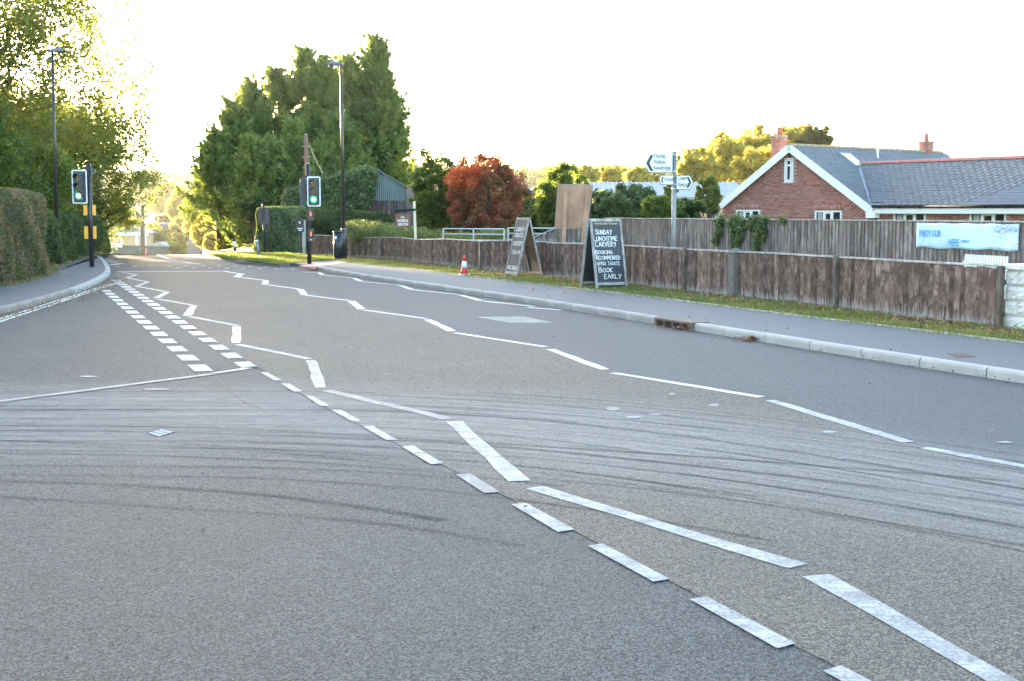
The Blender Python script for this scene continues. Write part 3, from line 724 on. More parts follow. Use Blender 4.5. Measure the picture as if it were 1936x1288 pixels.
CH = {'A': [[(0, 0), (.35, 1), (.7, 0)], [(.15, .38), (.58, .38)]], 'B': [[(0, 0), (0, 1), (.42, .9), (.42, .6), (0, .52), (.55, .4), (.55, .08), (0, 0)]],
      'C': [[(.6, .82), (.35, 1), (.05, .7), (.05, .25), (.3, 0), (.62, .14)]], 'D': [[(0, 0), (0, 1), (.4, .88), (.6, .5), (.42, .1), (0, 0)]],
      'E': [[(.55, 1), (0, 1), (0, 0), (.58, 0)], [(0, .52), (.45, .52)]], 'G': [[(.6, .82), (.35, 1), (.05, .7), (.05, .25), (.3, 0), (.6, .1), (.6, .45), (.38, .45)]],
      'H': [[(0, 0), (0, 1)], [(.58, 0), (.58, 1)], [(0, .5), (.58, .5)]], 'I': [[(.12, 0), (.12, 1)]], 'K': [[(0, 0), (0, 1)], [(.55, 1), (0, .45), (.6, 0)]],
      'L': [[(0, 1), (0, 0), (.52, 0)]], 'M': [[(0, 0), (.08, 1), (.4, .35), (.72, 1), (.8, 0)]], 'N': [[(0, 0), (0, 1), (.58, 0), (.58, 1)]],
      'O': [[(.32, 1), (.05, .75), (.05, .25), (.32, 0), (.6, .25), (.6, .75), (.32, 1)]], 'P': [[(0, 0), (0, 1), (.5, .9), (.5, .6), (0, .48)]],
      'R': [[(0, 0), (0, 1), (.48, .9), (.48, .62), (0, .5), (.58, 0)]], 'S': [[(.55, .88), (.3, 1), (.05, .82), (.1, .6), (.5, .42), (.55, .16), (.3, 0), (0, .14)]],
      'T': [[(0, 1), (.65, 1)], [(.32, 1), (.32, 0)]], 'U': [[(0, 1), (.02, .2), (.3, 0), (.58, .2), (.6, 1)]], 'V': [[(0, 1), (.3, 0), (.62, 1)]], 'Y': [[(0, 1), (.3, .5)], [(.62, 1), (.2, -.1)]],
      '0': [[(.28, 1), (.04, .7), (.04, .25), (.28, 0), (.5, .25), (.5, .7), (.28, 1)]], '1': [[(.05, .8), (.18, 1), (.18, 0)]], '2': [[(.02, .8), (.25, 1), (.48, .75), (.02, 0), (.55, .02)]],
      '3': [[(.02, .9), (.3, 1), (.45, .75), (.18, .52), (.5, .3), (.3, 0), (0, .1)]], '4': [[(.4, 0), (.4, 1), (0, .35), (.55, .35)]], '6': [[(.42, 1), (.08, .45), (.1, .1), (.35, 0), (.5, .25), (.3, .5), (.08, .35)]],
      '7': [[(0, 1), (.5, 1), (.15, 0)]], '8': [[(.28, .52), (.06, .75), (.28, 1), (.48, .75), (.06, .22), (.28, 0), (.5, .22), (.28, .52)]], '9': [[(.48, .6), (.2, .5), (.05, .75), (.28, 1), (.48, .8), (.4, 0)]], '.': [[(.05, 0), (.1, .06)]]}
def chalk(line, x0, z0, h, parent, Mt, width=None, w=0.013, first=1.0):
    w *= .85
    mb = MB(); x = 0; segs = []
    for k, chh in enumerate(line):
        if chh == ' ': x += 0.5; continue
        s = (first if (k == 0 or line[k - 1] == ' ') else 1.0)
        jz = random.uniform(-.04, .04); wmax = 0
        for st in CH[chh]:
            pts = [(x + p[0] * s, p[1] * s + jz) for p in st]; wmax = max(wmax, max(p[0] for p in st) * s); segs.append(pts)
        x += wmax + 0.22
    tw = x - 0.22; sx = (width / tw) if width else h
    for pts in segs:
        q = [(x0 + p[0] * sx + random.uniform(-.002, .002), z0 + p[1] * h + random.uniform(-.002, .002)) for p in pts]
        for a, b in zip(q, q[1:]):
            dx, dz = b[0] - a[0], b[1] - a[1]; L = math.hypot(dx, dz) or 1; ux, uz = dx / L, dz / L; e = w * 0.35
            nx, nz = -uz * w / 2, ux * w / 2
            mb.add([(a[0] - ux * e + nx, 0, a[1] - uz * e + nz), (b[0] + ux * e + nx, 0, b[1] + uz * e + nz), (b[0] + ux * e - nx, 0, b[1] + uz * e - nz), (a[0] - ux * e - nx, 0, a[1] - uz * e - nz)], [(0, 1, 2, 3)])
    o = put('chalk_writing', mb.mesh('chalk_writing', M['chalk'], False), parent, Mt); return o

def basis(o, x, z):
    """matrix with origin o, local x along x, local z along z"""
    x = Vector(x).normalized(); z = Vector(z); z = (z - x * z.dot(x)).normalized(); y = z.cross(x)
    m = Matrix((x, y, z)).transposed().to_4x4(); m.translation = Vector(o); return m

# ------------------------------------------------------------------ low fence along the pavement
fb_px = [(1890, 622), (1640, 592), (1496, 573.5), (1331, 556.5), (1185, 539), (1048, 525), (889, 508.5), (741, 491.5), (587, 482.2)]
fb = [g2(p, .09) for p in fb_px]
FZ = 0.09
low = empty('low_fence', (fb[0][0], fb[0][1], FZ), label="long low brown board fence with pale capping rail running beside the pavement", cat="fence")
lo_off = Vector((fb[0][0], fb[0][1], FZ))
flen = sum(plen(a, b) for a, b in zip(fb, fb[1:]))
def fpos(s):
    for a, b in zip(fb, fb[1:]):
        L = plen(a, b)
        if s <= L: p = lerp(a, b, s / L); return p, math.atan2(b[1] - a[1], b[0] - a[0])
        s -= L
    return fb[-1], math.atan2(fb[-1][1] - fb[-2][1], fb[-1][0] - fb[-2][0])
def fh(s): return 0.80 - 0.13 * smooth((s - 12) / 16) + 0.018 * math.sin(s * 1.3) * smooth((s - 8) / 10)
board_meshes = []
for k in range(6):
    w = [0.112, 0.105, 0.118, 0.10, 0.115, 0.108][k]
    mb = MB(); mb.add([(-w / 2, -.020, 0), (w / 2, -.002, 0), (w / 2, .012, 0), (-w / 2, .012, 0), (-w / 2, -.020, 1), (w / 2, -.002, 1), (w / 2, .012, 1), (-w / 2, .012, 1)],
                      [(0, 1, 5, 4), (1, 2, 6, 5), (2, 3, 7, 6), (3, 0, 4, 7), (4, 5, 6, 7)]); board_meshes.append((w, mb.mesh('board', M['fence_wood'])))
posts_s = [0.0, 3.55, 5.35, 8.1, 10.9, 13.6, 15.2, 18.0, 20.6, 23.4, 26.2, 29.0, 31.6]
s = 0.1; cnt = 0; rest = MB()
while s < flen - 0.05:
    k = random.randrange(6); w, me = board_meshes[k]
    p, ang = fpos(s + w / 2); h = fh(s) + random.uniform(-.012, .004)
    nrm = Vector((-math.sin(ang), math.cos(ang), 0))
    loc = Vector((p[0], p[1], FZ + random.uniform(-.02, .0))) - lo_off
    Mx = Matrix.Translation(loc) @ Matrix.Rotation(ang + math.pi + random.uniform(-.03, .03), 4, 'Z') @ Matrix.Rotation(random.uniform(-.008, .008), 4, 'Y') @ Matrix.Diagonal((1, 1, h, 1))
    if cnt < 292: put('board', me, low, Mx)
    else:
        vs = [Mx @ v.co for v in me.vertices]; rest.add(vs, [tuple(pl.vertices) for pl in me.polygons])
    cnt += 1; s += w * 0.97
if rest.v: rest.build('board_run', M['fence_wood'], low, kind='stuff')
# rails behind, capping in bay lengths
for i, a in enumerate(posts_s):
    b = posts_s[i + 1] if i + 1 < len(posts_s) else flen
    mbc = MB(); mbr = MB(); ss = a + (0.05 if i else 0.0); n = max(2, int((b - ss) / 0.7)); pr = None
    for k in range(n + 1):
        t = ss + (b - ss - 0.012) * k / n; p, ang = fpos(t); h = fh(t) + 0.012 + random.uniform(-.006, .006)
        P = Vector((p[0], p[1], FZ + h)) - lo_off
        if pr is not None:
            mbc.bar(pr, P, 0.062, 0.026)
        pr = P
    mbc.build('capping_rail', M['cap_wood'], low)
    for hz in (0.18, 0.6):
        p0, a0 = fpos(a); p1, a1 = fpos(b - .01)
        q0 = Vector((p0[0] + 0.06, p0[1] + 0.03, FZ + hz)) - lo_off; q1 = Vector((p1[0] + .06, p1[1] + .03, FZ + hz)) - lo_off
        mbr.bar(q0, q1, .04, .07)
    mbr.build('rail', M['post_wood'], low)
def fence_post(s, h, w=0.085, out=0.075, mat='post_wood', pointed=False):
    p, ang = fpos(s); nx, ny = math.sin(ang), -math.cos(ang)   # outward (road) side
    mb = MB(); mb.box((0, 0, h / 2 - .05), (w, w, h + .1)); 
    if pointed: mb.add([(-w/2, -w/2, h), (w/2, -w/2, h), (w/2, w/2, h), (-w/2, w/2, h), (0, 0, h + w * .35)], [(0, 1, 4), (1, 2, 4), (2, 3, 4), (3, 0, 4)])
    sgn = 1 if False else -1
    mb.build('fence_post', M[mat], low, loc=Vector((p[0] + nx * out * sgn, p[1] + ny * out * sgn, FZ)) - lo_off, rz=ang, bevel=0.006)
for i, s in enumerate(posts_s):
    if i in (2,): continue
    fence_post(s, fh(s) + (0.01 if i in (0,) else 0.05 if i in (1, 3) else -.02), 0.075, out=0.045 if i in (1, 3, 7) else (0.02 if i == 0 else -.05))
# concrete bollard-like post in the fence line
cp = G(1390, 562.5, .09)
mb = MB()
prof = [(.105, -.1), (.105, .05), (.10, .1), (.102, .76), (.118, .775), (.118, .80), (0.0, .875)]
vs = []; fs = []
for (hw, z) in prof[:-1]:
    for sx, sy in ((-1, -1), (1, -1), (1, 1), (-1, 1)): vs.append((sx * hw, sy * hw, z))
for i in range(len(prof) - 2):
    for k in range(4): a = i * 4 + k; b = i * 4 + (k + 1) % 4; fs.append((a, b, b + 4, a + 4))
vs.append((0, 0, .88)); t = (len(prof) - 2) * 4
for k in range(4): fs.append((t + k, t + (k + 1) % 4, len(vs) - 1))
mb.add(vs, fs)
n_ = N('exposed_aggregate'); c_ = n_.coord(); vv = n_.voro(c_, 55)
col_ = n_.ramp(n_.math('ADD', n_.math('MULTIPLY', vv.outputs['Distance'], 0.8), n_.math('MULTIPLY', n_.noise(c_, 40, 3), .5)), [(0.25, (0.30, 0.27, 0.24)), (0.5, (0.20, 0.18, 0.16)), (0.8, (0.09, 0.08, 0.07))])
n_.bump(vv.outputs['Distance'], 0.9, .01); M['aggregate'] = n_.fin(col_, 0.95)
mb.build('concrete_post', M['aggregate'], None, loc=cp, rz=R(20), bevel=0.008, label="rough concrete post with a pyramid cap standing in the low fence", cat="post")

# ------------------------------------------------------------------ tall fence
tA, tB = Vector((2.45, 33.0, 0)), Vector((8.5, 21.0, 0)); td = (tB - tA).normalized(); tB2 = tB + td * 4.2; TH = 1.42
tang = math.atan2(td.y, td.x)
tall = empty('tall_fence', tuple(tA), tang, label="tall weathered close-board fence in front of the brick bungalow", cat="fence")
tlen = (tB2 - tA).length
tb_meshes = []
for k, w in enumerate([0.105, 0.115, 0.10, 0.125]):
    mb = MB(); mb.add([(0, -.004, 0), (w, -.024, 0), (w, .0, 0), (0, .0, 0), (0, -.004, 1), (w, -.024, 1), (w, .0, 1), (0, .0, 1)],
                      [(0, 1, 5, 4), (1, 2, 6, 5), (2, 3, 7, 6), (3, 0, 4, 7), (4, 5, 6, 7)]); tb_meshes.append((w, mb.mesh('tall_board', M['tall_wood'])))
s = 0
while s < tlen:
    w, me = random.choice(tb_meshes)
    put('board', me, tall, Matrix.Translation((s, random.uniform(-.003, .003), -.1)) @ Matrix.Diagonal((1, 1, TH + .1 + random.uniform(-.006, .0), 1)))
    s += w * 0.94
for i in range(int(tlen / 2.7) + 1):
    MB().bar((i * 2.7, -.004, TH + .012), (min(tlen, i * 2.7 + 2.69), -.004, TH + .012), .075, .024).build('capping_rail', M['cap_wood'], tall)
    MB().box((i * 2.7, .06, .68), (.09, .09, 1.5)).build('fence_post', M['post_wood'], tall)
for z in (0.25, 0.75, 1.25): MB().bar((0, .03, z), (tlen, .03, z), .04, .08).build('rail', M['post_wood'], tall)
# short raking panel that drops from the tall fence to the low one
pa, pb = W(1005, 452, 34.5), W(1052, 432, 34.0); pe = W(1112, 431, 33.6)
rake = empty('raked_fence', (pa.x, pa.y, 0), label="short brown board fence with a sloping top behind the plywood sign", cat="fence")
seq = [(pa, pa.z), (pb, pb.z), (pe, pe.z), (tA, TH - .03)]
for (a, za), (b, zb) in zip(seq, seq[1:]):
    L = math.dist((a[0], a[1]), (b[0], b[1])); n = max(1, int(L / .125)); ang = math.atan2(b[1] - a[1], b[0] - a[0])
    for i in range(n):
        t = (i + .5) / n; z = za + (zb - za) * t
        put('board', tb_meshes[1][1], rake, Matrix.Translation((a[0] + (b[0] - a[0]) * t - pa.x, a[1] + (b[1] - a[1]) * t - pa.y, 0)) @ Matrix.Rotation(ang, 4, 'Z') @ Matrix.Diagonal((1, 1, z, 1)))
    MB().bar((a[0] - pa.x, a[1] - pa.y - .02, za + .015), (b[0] - pa.x, b[1] - pa.y - .02, zb + .015), .06, .03).build('capping_rail', M['cap_wood'], rake)

# banner on the tall fence
def tpos(px):   # distance along the tall fence at a photo column
    k = (px - CX) / FPX * 0.9948
    return (k * tA.y - tA.x) / (td.x - k * td.y)
s0, s1 = tpos(1737), tpos(1931)
ban = empty('banner', (0, 0, 0), label="pale blue pub banner with ENJOY OUR BEER GARDEN HERE hung on the tall fence", cat="banner")
ban.matrix_world = Matrix.Translation(tA + td * s0) @ Matrix.Rotation(tang, 4, 'Z')
bl_ = s1 - s0; zt, zb_ = TH - .02, TH - .02 - .455
n_ = N('banner_print'); tc = n_.new('ShaderNodeTexCoord'); sp = n_.new('ShaderNodeSeparateXYZ'); n_.L(tc.outputs['Object'], sp.inputs[0])
xr = n_.math('DIVIDE', sp.outputs[0], bl_); zr = n_.math('DIVIDE', n_.math('SUBTRACT', sp.outputs[2], zb_), .455)
base = n_.mix(n_.ramp(xr, [(0.0, 0.0), (0.5, 1.0)]), (0.44, 0.66, 0.76), (0.52, 0.74, 0.82))
cs = n_.coord('Object', (9, 9, 26)); ph = n_.ramp(n_.noise(cs, 1.0, 5, 0.75), [(0.35, (0.10, 0.17, 0.26)), (0.5, (0.36, 0.48, 0.60)), (0.62, (0.62, 0.72, 0.80))])
cs2 = n_.coord('Object', (5, 5, 40)); ph2 = n_.ramp(n_.noise(cs2, 1.0, 5, 0.7), [(0.38, (0.34, 0.48, 0.62)), (0.55, (0.62, 0.74, 0.82))])
pic = n_.mix(n_.ramp(zr, [(0.62, 0.0), (0.70, 1.0)]), ph2, ph)
msk = n_.ramp(n_.math('ADD', xr, n_.math('MULTIPLY', n_.noise(n_.coord('Object', (4, 4, 9)), 1.0, 3), 0.12)), [(0.74, 0.0), (0.86, 1.0)])
M['banner'] = n_.fin(n_.mix(msk, base, pic), 0.45)
mb = MB(); nx_, nz_ = 40, 8
for j in range(nz_ + 1):
    for i in range(nx_ + 1):
        u, v = i / nx_, j / nz_
        sag = 0.012 * abs(math.sin(u * math.pi * 4)) * v
        mb.v.append((u * bl_ + 0.006 * v, -.035 - .012 * math.sin(u * 25 + v * 2) * (0.2 + 0.8 * (1 - abs(2 * v - 1))), zb_ + v * (zt - zb_) - sag + (0.012 * math.sin(u * 19) * (1 - v))))
for j in range(nz_):
    for i in range(nx_):
        a = j * (nx_ + 1) + i; mb.f.append((a, a + 1, a + nx_ + 2, a + nx_ + 1)); mb.m.append(0); mb.sm.append(True)
o = mb.build('cloth', M['banner'], ban); sf = o.modifiers.new('thick', 'SOLIDIFY'); sf.thickness = .002; sf.offset = 1.0
def bt(body, x, z, w, h, mat):
    text(body, h * 1.4, M[mat], ban, Matrix.Translation((x * bl_, -.054, zb_ + z * .455)), width=w * bl_, bold=h * .02)
bt('ENJOY OUR', .035, .46, .225, .118, 'blue_text'); bt('BEER GARDEN', .035, .12, .285, .118, 'pale_text'); bt('HERE', .34, .12, .105, .125, 'blue_text'); bt('COME IN', .465, .26, .082, .045, 'blue_text')
for x in (0.002, .25, .49, .74, .995): MB().box((x * bl_, -.052, zt - .02), (.012, .01, .012)).build('eyelet', M['galv'], ban)

# white picket panel and white block wall at the right edge
wl = G(1897, 622, .09); wdir = Vector((6.63 - 2.5, 17.4 - 27.6, 0)).normalized()
pk = empty('picket_fence', (0, 0, 0), label="small white picket fence panel standing above the white block wall", cat="fence")
p0 = W(1823, 500, 19.9); p1 = W(1932, 500, 18.6); pdir = Vector((p1.x - p0.x, p1.y - p0.y, 0)); pl_ = pdir.length; pang = math.atan2(pdir.y, pdir.x)
pk.location = (p0.x, p0.y, 0); pk.rotation_euler = (0, 0, pang)
ztop = W(1870, 483.5, 19.2).z; mb = MB(); prof = [(-.016, 0.3), (-.016, ztop - .012), (-.009, ztop), (.009, ztop), (.016, ztop - .012), (.016, .3)]
mb.prism(prof, -.01, .01); pm = mb.mesh('picket', M['white'])
for i in range(16): put('picket', pm, pk, Matrix.Translation((.05 + i * .0655, -.012, 0)))
for z in (.45, W(1870, 499.5, 19.2).z): MB().box((pl_ / 2 + .06, .012, z), (pl_ + .2, .02, .045)).build('rail', M['white'], pk)
MB().box((.68, .04, .35), (.045, .045, .8)).build('post', M['white'], pk)

wb = empty('block_wall', tuple(wl), math.atan2(wdir.y, wdir.x), label="low white painted block wall at the right edge of the pavement", cat="wall")
MB().box((1.8, .13, .38), (3.6, .20, .78)).build('mortar_core', M['cream_wall'], wb)
row_h = .193
for j in range(4):
    x = 0.0
    while x < 3.6:
        L = .40 if not (x == 0 and j % 2) else .20
        nx2, nz2 = 9, 5; mb = MB()
        for jj in range(nz2 + 1):
            for ii in range(nx2 + 1):
                edge = ii in (0, nx2) or jj in (0, nz2)
                mb.v.append((ii / nx2 * (L - .012), 0.008 if edge else -random.uniform(.004, .034), jj / nz2 * (row_h - .012)))
        for jj in range(nz2):
            for ii in range(nx2):
                a = jj * (nx2 + 1) + ii; mb.f.append((a, a + 1, a + nx2 + 2, a + nx2 + 1)); mb.m.append(0); mb.sm.append(False)
        o = mb.build('block', M['cream_wall'], wb, loc=(x, .022, j * row_h - .02))
        x += L
mbx = MB(); mbx.box((1.8, .13, .805), (3.66, .30, .075)); mbx.build('coping', M['cream_wall'], wb, bevel=0.012)
mbx = MB()
for j in range(4): mbx.box((.0, .12, j * row_h + .08), (.03, .19, row_h - .02))
mbx.build('end_block', M['cream_wall'], wb)

# ------------------------------------------------------------------ A-boards
def a_board(root, width_dir, splay_dir, w, h, half, lines, glare, hdr=None):
    """front panel's foot line at root origin; splay_dir points to the rear panel"""
    wd_ = Vector(width_dir).normalized(); sp_ = Vector(splay_dir).normalized(); root_m = []
    for k, sgn in enumerate((1, -1)):
        base0 = Vector((0, 0, 0)) if k == 0 else sp_ * 2 * half
        up = (sp_ * half * sgn + Vector((0, 0, h)))
        Lp = up.length
        x = wd_ if k == 0 else -wd_
        o = base0 if k == 0 else base0 + wd_ * w
        Mx = basis(o, x, up)
        # outer side must be local -y
        ysign = 1 if (Mx.to_3x3() @ Vector((0, -1, 0))).dot(-sp_ * sgn) > 0 else -1
        pe = put('panel', MB().box((w / 2, 0, Lp / 2), (w - .08, .010, Lp - .10)).mesh('panel', M['board_glare'] if glare and k == 0 else M['board_black']), root, Mx)
        fm = MB()
        fm.box((.022, 0, Lp / 2 + .0), (.044, .034, Lp)); fm.box((w - .022, 0, Lp / 2), (.044, .034, Lp))
        fm.box((w / 2, 0, Lp - .03), (w - .089, .032, .055)); fm.box((w / 2, 0, .10), (w - .089, .032, .055))
        put('frame', fm.mesh('frame', M['frame_wood']), root, Mx)
        if k == 0:
            T = Mx @ Matrix.Translation((0, -.0075 * ysign, 0))
            if ysign < 0: raise RuntimeError('board faces inward')
            for (tx, x0, z0, hh, ww, st, first) in lines: chalk(tx, x0 * w, z0 * Lp, hh * Lp, root, T, ww * w, st, first)
            if hdr: text(hdr, .07, M['gold_ink'], root, T @ Matrix.Translation((.10, -.001, Lp - .118)), width=w - .20, bold=.0012)
    a = Vector((0, 0, h * .52)) + sp_ * (half * .52) + wd_ * (w - .02); b = a + sp_ * (half * .96)
    put('stay', MB().bar(a, b, .012, .012).mesh('stay', M['gutter']), root)
f0 = G(1127, 547, .1)
ab2 = empty('chalkboard', tuple(f0), label="black pub chalkboard advertising SUNDAY LUNCHTIME CARVERY beside the low fence", cat="a-board")
a_board(ab2, (.905, .42, 0), (-.5, .866, 0), .70, 1.36, .29, [
    ('SUNDAY', .14, .775, .062, .52, .016, 1.15), ('LUNCHTIME', .07, .685, .058, .74, .015, 1.25), ('CARVERY', .10, .60, .066, .66, .015, 1.2), ('BOOKING', .08, .495, .05, .54, .013, 1.2),
    ('RECOMMENDED', .09, .415, .052, .76, .013, 1.15), ('01983 760672', .10, .335, .047, .72, .012, 1.0), ('BOOK', .14, .235, .06, .44, .015, 1.25), ('EARLY', .29, .145, .062, .54, .015, 1.0)], False, 'Horse and Groom')
f1 = G(954, 523, .1)
ab1 = empty('chalkboard', tuple(f1), label="pub chalkboard seen from its side behind the traffic cone", cat="a-board")
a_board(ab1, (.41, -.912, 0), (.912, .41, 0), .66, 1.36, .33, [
    ('SUNDAY', .14, .77, .07, .70, .016, 1.0), ('ROASTS', .14, .67, .07, .66, .016, 1.0), ('CARVERY', .10, .53, .07, .78, .016, 1.0), ('7.00', .16, .385, .065, .34, .016, 1.0), ('4.99', .58, .385, .065, .28, .016, 1.0),
    ('01983 760672', .10, .13, .06, .78, .016, 1.0)], True)

# ------------------------------------------------------------------ finger post
fp = G(1272, 549, .09)
fpost = empty('finger_post', tuple(fp), label="grey signpost pointing to Thorley, Yarmouth and Cowes in front of the low fence", cat="signpost")
ptop = W(1271, 288, fp.y).z - fp.z
MB().tube([(0, 0, -.2), (0, 0, ptop)], .043, 14).build('pole', M['grey_post'], fpost)
MB().tube([(0, 0, ptop), (0, 0, ptop + .012)], .045, 14).build('cap', M['galv'], fpost)
def finger(pxl, pxr, pyt, pyb, left, lines, yaw):
    m = MP(fp.y) * 1.0; w = (pxr - pxl) * m; h = (pyb - pyt) * m; zc = W(1270, (pyt + pyb) / 2, fp.y).z - fp.z
    x0 = (pxl - 1271.5) * m; Mx = Matrix.Rotation(R(yaw), 4, 'Z') @ Matrix.Translation((x0, -.05, zc)); a = h * .24
    if left: poly = [(a, -h / 2), (w, -h / 2), (w, h / 2), (a, h / 2), (0, 0)]
    else: poly = [(0, -h / 2), (w - a, -h / 2), (w, 0), (w - a, h / 2), (0, h / 2)]
    sg = put('sign_back', MB().prism(poly, -.012, .012).mesh('sign_back', M['sign_ink']), fpost, Mx)
    b = .012
    if left: p2 = [(a + b * .5, -h / 2 + b), (w - b, -h / 2 + b), (w - b, h / 2 - b), (a + b * .5, h / 2 - b), (b * 1.1, 0)]
    else: p2 = [(b, -h / 2 + b), (w - a - b * .5, -h / 2 + b), (w - b * 1.1, 0), (w - a - b * .5, h / 2 - b), (b, h / 2 - b)]
    put('face', MB().prism(p2, -.0145, -.011).mesh('face', M['sign_white']), sg)
    t = h * .12; ca = h * .30
    if left: ch_ = [(a + t * .7, h / 2 - .035), (a + t * 2.0, h / 2 - .035), (.035 + t * 1.5, 0), (a + t * 2.0, -h / 2 + .035), (a + t * .7, -h / 2 + .035), (.035 + .005, 0)]
    else: ch_ = [(w - (a + t * .7), h / 2 - .035), (w - (a + t * 2.0), h / 2 - .035), (w - (.035 + t * 1.5), 0), (w - (a + t * 2.0), -h / 2 + .035), (w - (a + t * .7), -h / 2 + .035), (w - .04, 0)]
    mbc = MB()
    pv = [(p[0], -.0165, p[1]) for p in ch_]; mbc.add(pv, [(0, 1, 2, 5), (5, 2, 3, 4)])
    put('chevron', mbc.mesh('chevron', M['sign_ink'], False), sg)
    n = len(lines); 
    for i, (tx, fw) in enumerate(lines):
        zz = h / 2 - (i + 1) * (h - .02) / (n + .15) + .0 ; sz = (h / n) * .98 if n > 1 else h * .62
        xx = (a + t * 1.9) if left else .03
        text(tx, sz, M['sign_ink'], sg, Matrix.Translation((xx, -.0165, zz + (0.02 if n > 1 else .03))), width=fw * w, bold=sz * .01)
    put('clamp', MB().box((0, .0, 0), (.11, .10, .022)).mesh('clamp', M['galv']), fpost, Matrix.Translation((0, 0, zc + h * .42)))
    put('clamp', MB().box((0, .0, 0), (.11, .10, .022)).mesh('clamp', M['galv']), fpost, Matrix.Translation((0, 0, zc - h * .42)))
finger(1214, 1268, 290.5, 327, True, [('Thorley', .42), ('Wellow', .42), ('Newbridge', .60)], 0)
finger(1240.5, 1269, 331.5, 350, True, [('Yarmouth', .66)], 8)
finger(1274.5, 1307, 331.5, 359, False, [('Cowes', .50), ('Newport', .64)], -4)

# ------------------------------------------------------------------ traffic signals
def signal_head(root, cx, cz, w, h, yaw, active=True, border=True, y=-.16):
    hd = put('signal_head', MB().box((0, 0, 0), (w * .62, .16, h * .88)).mesh('signal_head', M['head_grey']), root, Matrix.Translation((cx, y, cz)) @ Matrix.Rotation(yaw, 4, 'Z'))
    def rr(hw, hh, r_, n=5):
        o = []
        for (sx, sz, a0) in ((1, 1, 0), (-1, 1, 90), (-1, -1, 180), (1, -1, 270)):
            for k in range(n + 1):
                a = R(a0 + 90 * k / n); o.append((sx * (hw - r_) + r_ * math.cos(a), sz * (hh - r_) + r_ * math.sin(a)))
        return o
    outer = rr(w / 2, h / 2, .045); inner = rr(w / 2 - .035, h / 2 - .035, .025)
    put('backing_board', MB().prism(outer, -.01, .0).mesh('backing_board', M['head_grey']), hd)
    n = len(outer); mb = MB(); vs = [(p[0], -.014, p[1]) for p in outer] + [(p[0], -.014, p[1]) for p in inner]
    mb.add(vs, [(i, (i + 1) % n, (i + 1) % n + n, i + n) for i in range(n)])
    if border: put('white_border', mb.mesh('white_border', M['signal_border'], False), hd)
    for k, (nm, mt) in enumerate((('red_lens', 'lens_dark'), ('amber_lens', 'lens_dark'), ('green_lens', 'green_emit'))):
        zc = (1 - k) * h * .265; r_ = .098
        disc = [(r_ * math.cos(2 * math.pi * i / 24), r_ * math.sin(2 * math.pi * i / 24)) for i in range(24)]
        put(nm, MB().prism(disc, -.10, -.06, Matrix.Translation((0, 0, zc))).mesh(nm, M[mt]), hd)
        if k == 2: put('lamp_core', MB().prism([(p[0] * .6, p[1] * .6) for p in disc], -.106, -.101, Matrix.Translation((0, 0, zc))).mesh('lamp_core', M['green_core']), hd)
        hood = MB(); m_ = 15
        for i in range(m_ + 1):
            a = R(-20 + 220 * i / m_); c, s_ = math.cos(a), math.sin(a)
            dpt = .22 - .10 * (1 - max(0, s_))
            for (rr_, yy) in ((r_ + .012, -.06), (r_ + .012, -.06 - dpt), (r_ + .004, -.06 - dpt), (r_ + .004, -.06)): hood.v.append((rr_ * c, yy, zc + rr_ * s_))
        for i in range(m_):
            for q in range(4): a = i * 4 + q; b = i * 4 + (q + 1) % 4; hood.f.append((a, b, b + 4, a + 4)); hood.m.append(0); hood.sm.append(False)
        put('hood', hood.mesh('hood', M['head_grey']), hd)
    return hd
rs = G(585, 499.5, .09)
sig_r = empty('traffic_light', tuple(rs), label="traffic light by the low fence with green lamp and two red figure units", cat="traffic light")
m = MP(rs.y); hT = W(583, 310, rs.y).z - rs.z
MB().tube([(0, 0, -.2), (0, 0, hT)], .062, 14).build('pole', M['black'], sig_r)
MB().tube([(0, 0, hT), (0, 0, hT + .02)], [.064, .03], 14).build('cap', M['galv'], sig_r)
zc = W(597, 362.5, rs.y).z - rs.z
signal_head(sig_r, 12.2 * m, zc, 25 * m, 55.5 * m, R(3))
h2 = signal_head(sig_r, -.16, zc, .38, .90, R(100), y=.02)
MB().box((.05, -.05, zc + .42), (.30, .09, .05)).build('bracket', M['head_grey'], sig_r)
MB().box((.05, -.05, zc - .40), (.22, .05, .04)).build('bracket', M['head_grey'], sig_r)
for (pyt, pyb, nm) in ((397.5, 417, 'pedestrian_unit'), (433, 456.5, 'push_button_unit')):
    z0 = W(588, pyb, rs.y).z - rs.z; z1 = W(588, pyt, rs.y).z - rs.z
    un = put(nm, MB().box((0, 0, 0), (.175, .16, z1 - z0)).mesh(nm, M['head_grey']), sig_r, Matrix.Translation((.075, -.10, (z0 + z1) / 2)) @ Matrix.Rotation(R(8), 4, 'Z'))
    put('red_panel', MB().box((0, -.083, .035), (.15, .006, (z1 - z0) * .58)).mesh('red_panel', M['glow_dim'] if 'glow_dim' in M else M['lens_dark']), un)
    # little standing figure, red
    mb = MB(); zz = .035
    mb.prism([(.014 * math.cos(2 * math.pi * i / 10), .014 * math.sin(2 * math.pi * i / 10)) for i in range(10)], -.089, -.087, Matrix.Translation((0, 0, zz + .062)))
    mb.prism([(-.022, .045), (-.018, -.06), (-.004, -.06), (0, -.01), (.004, -.06), (.018, -.06), (.022, .045)], -.089, -.087, Matrix.Translation((0, 0, zz)))
    put('red_figure', mb.mesh('red_figure', M['red_emit']), un)
    if nm[0] == 'p' and nm[1] == 'u': put('button', MB().box((0, -.083, -(z1 - z0) * .36), (.05, .01, .03)).mesh('button', M['galv']), un)

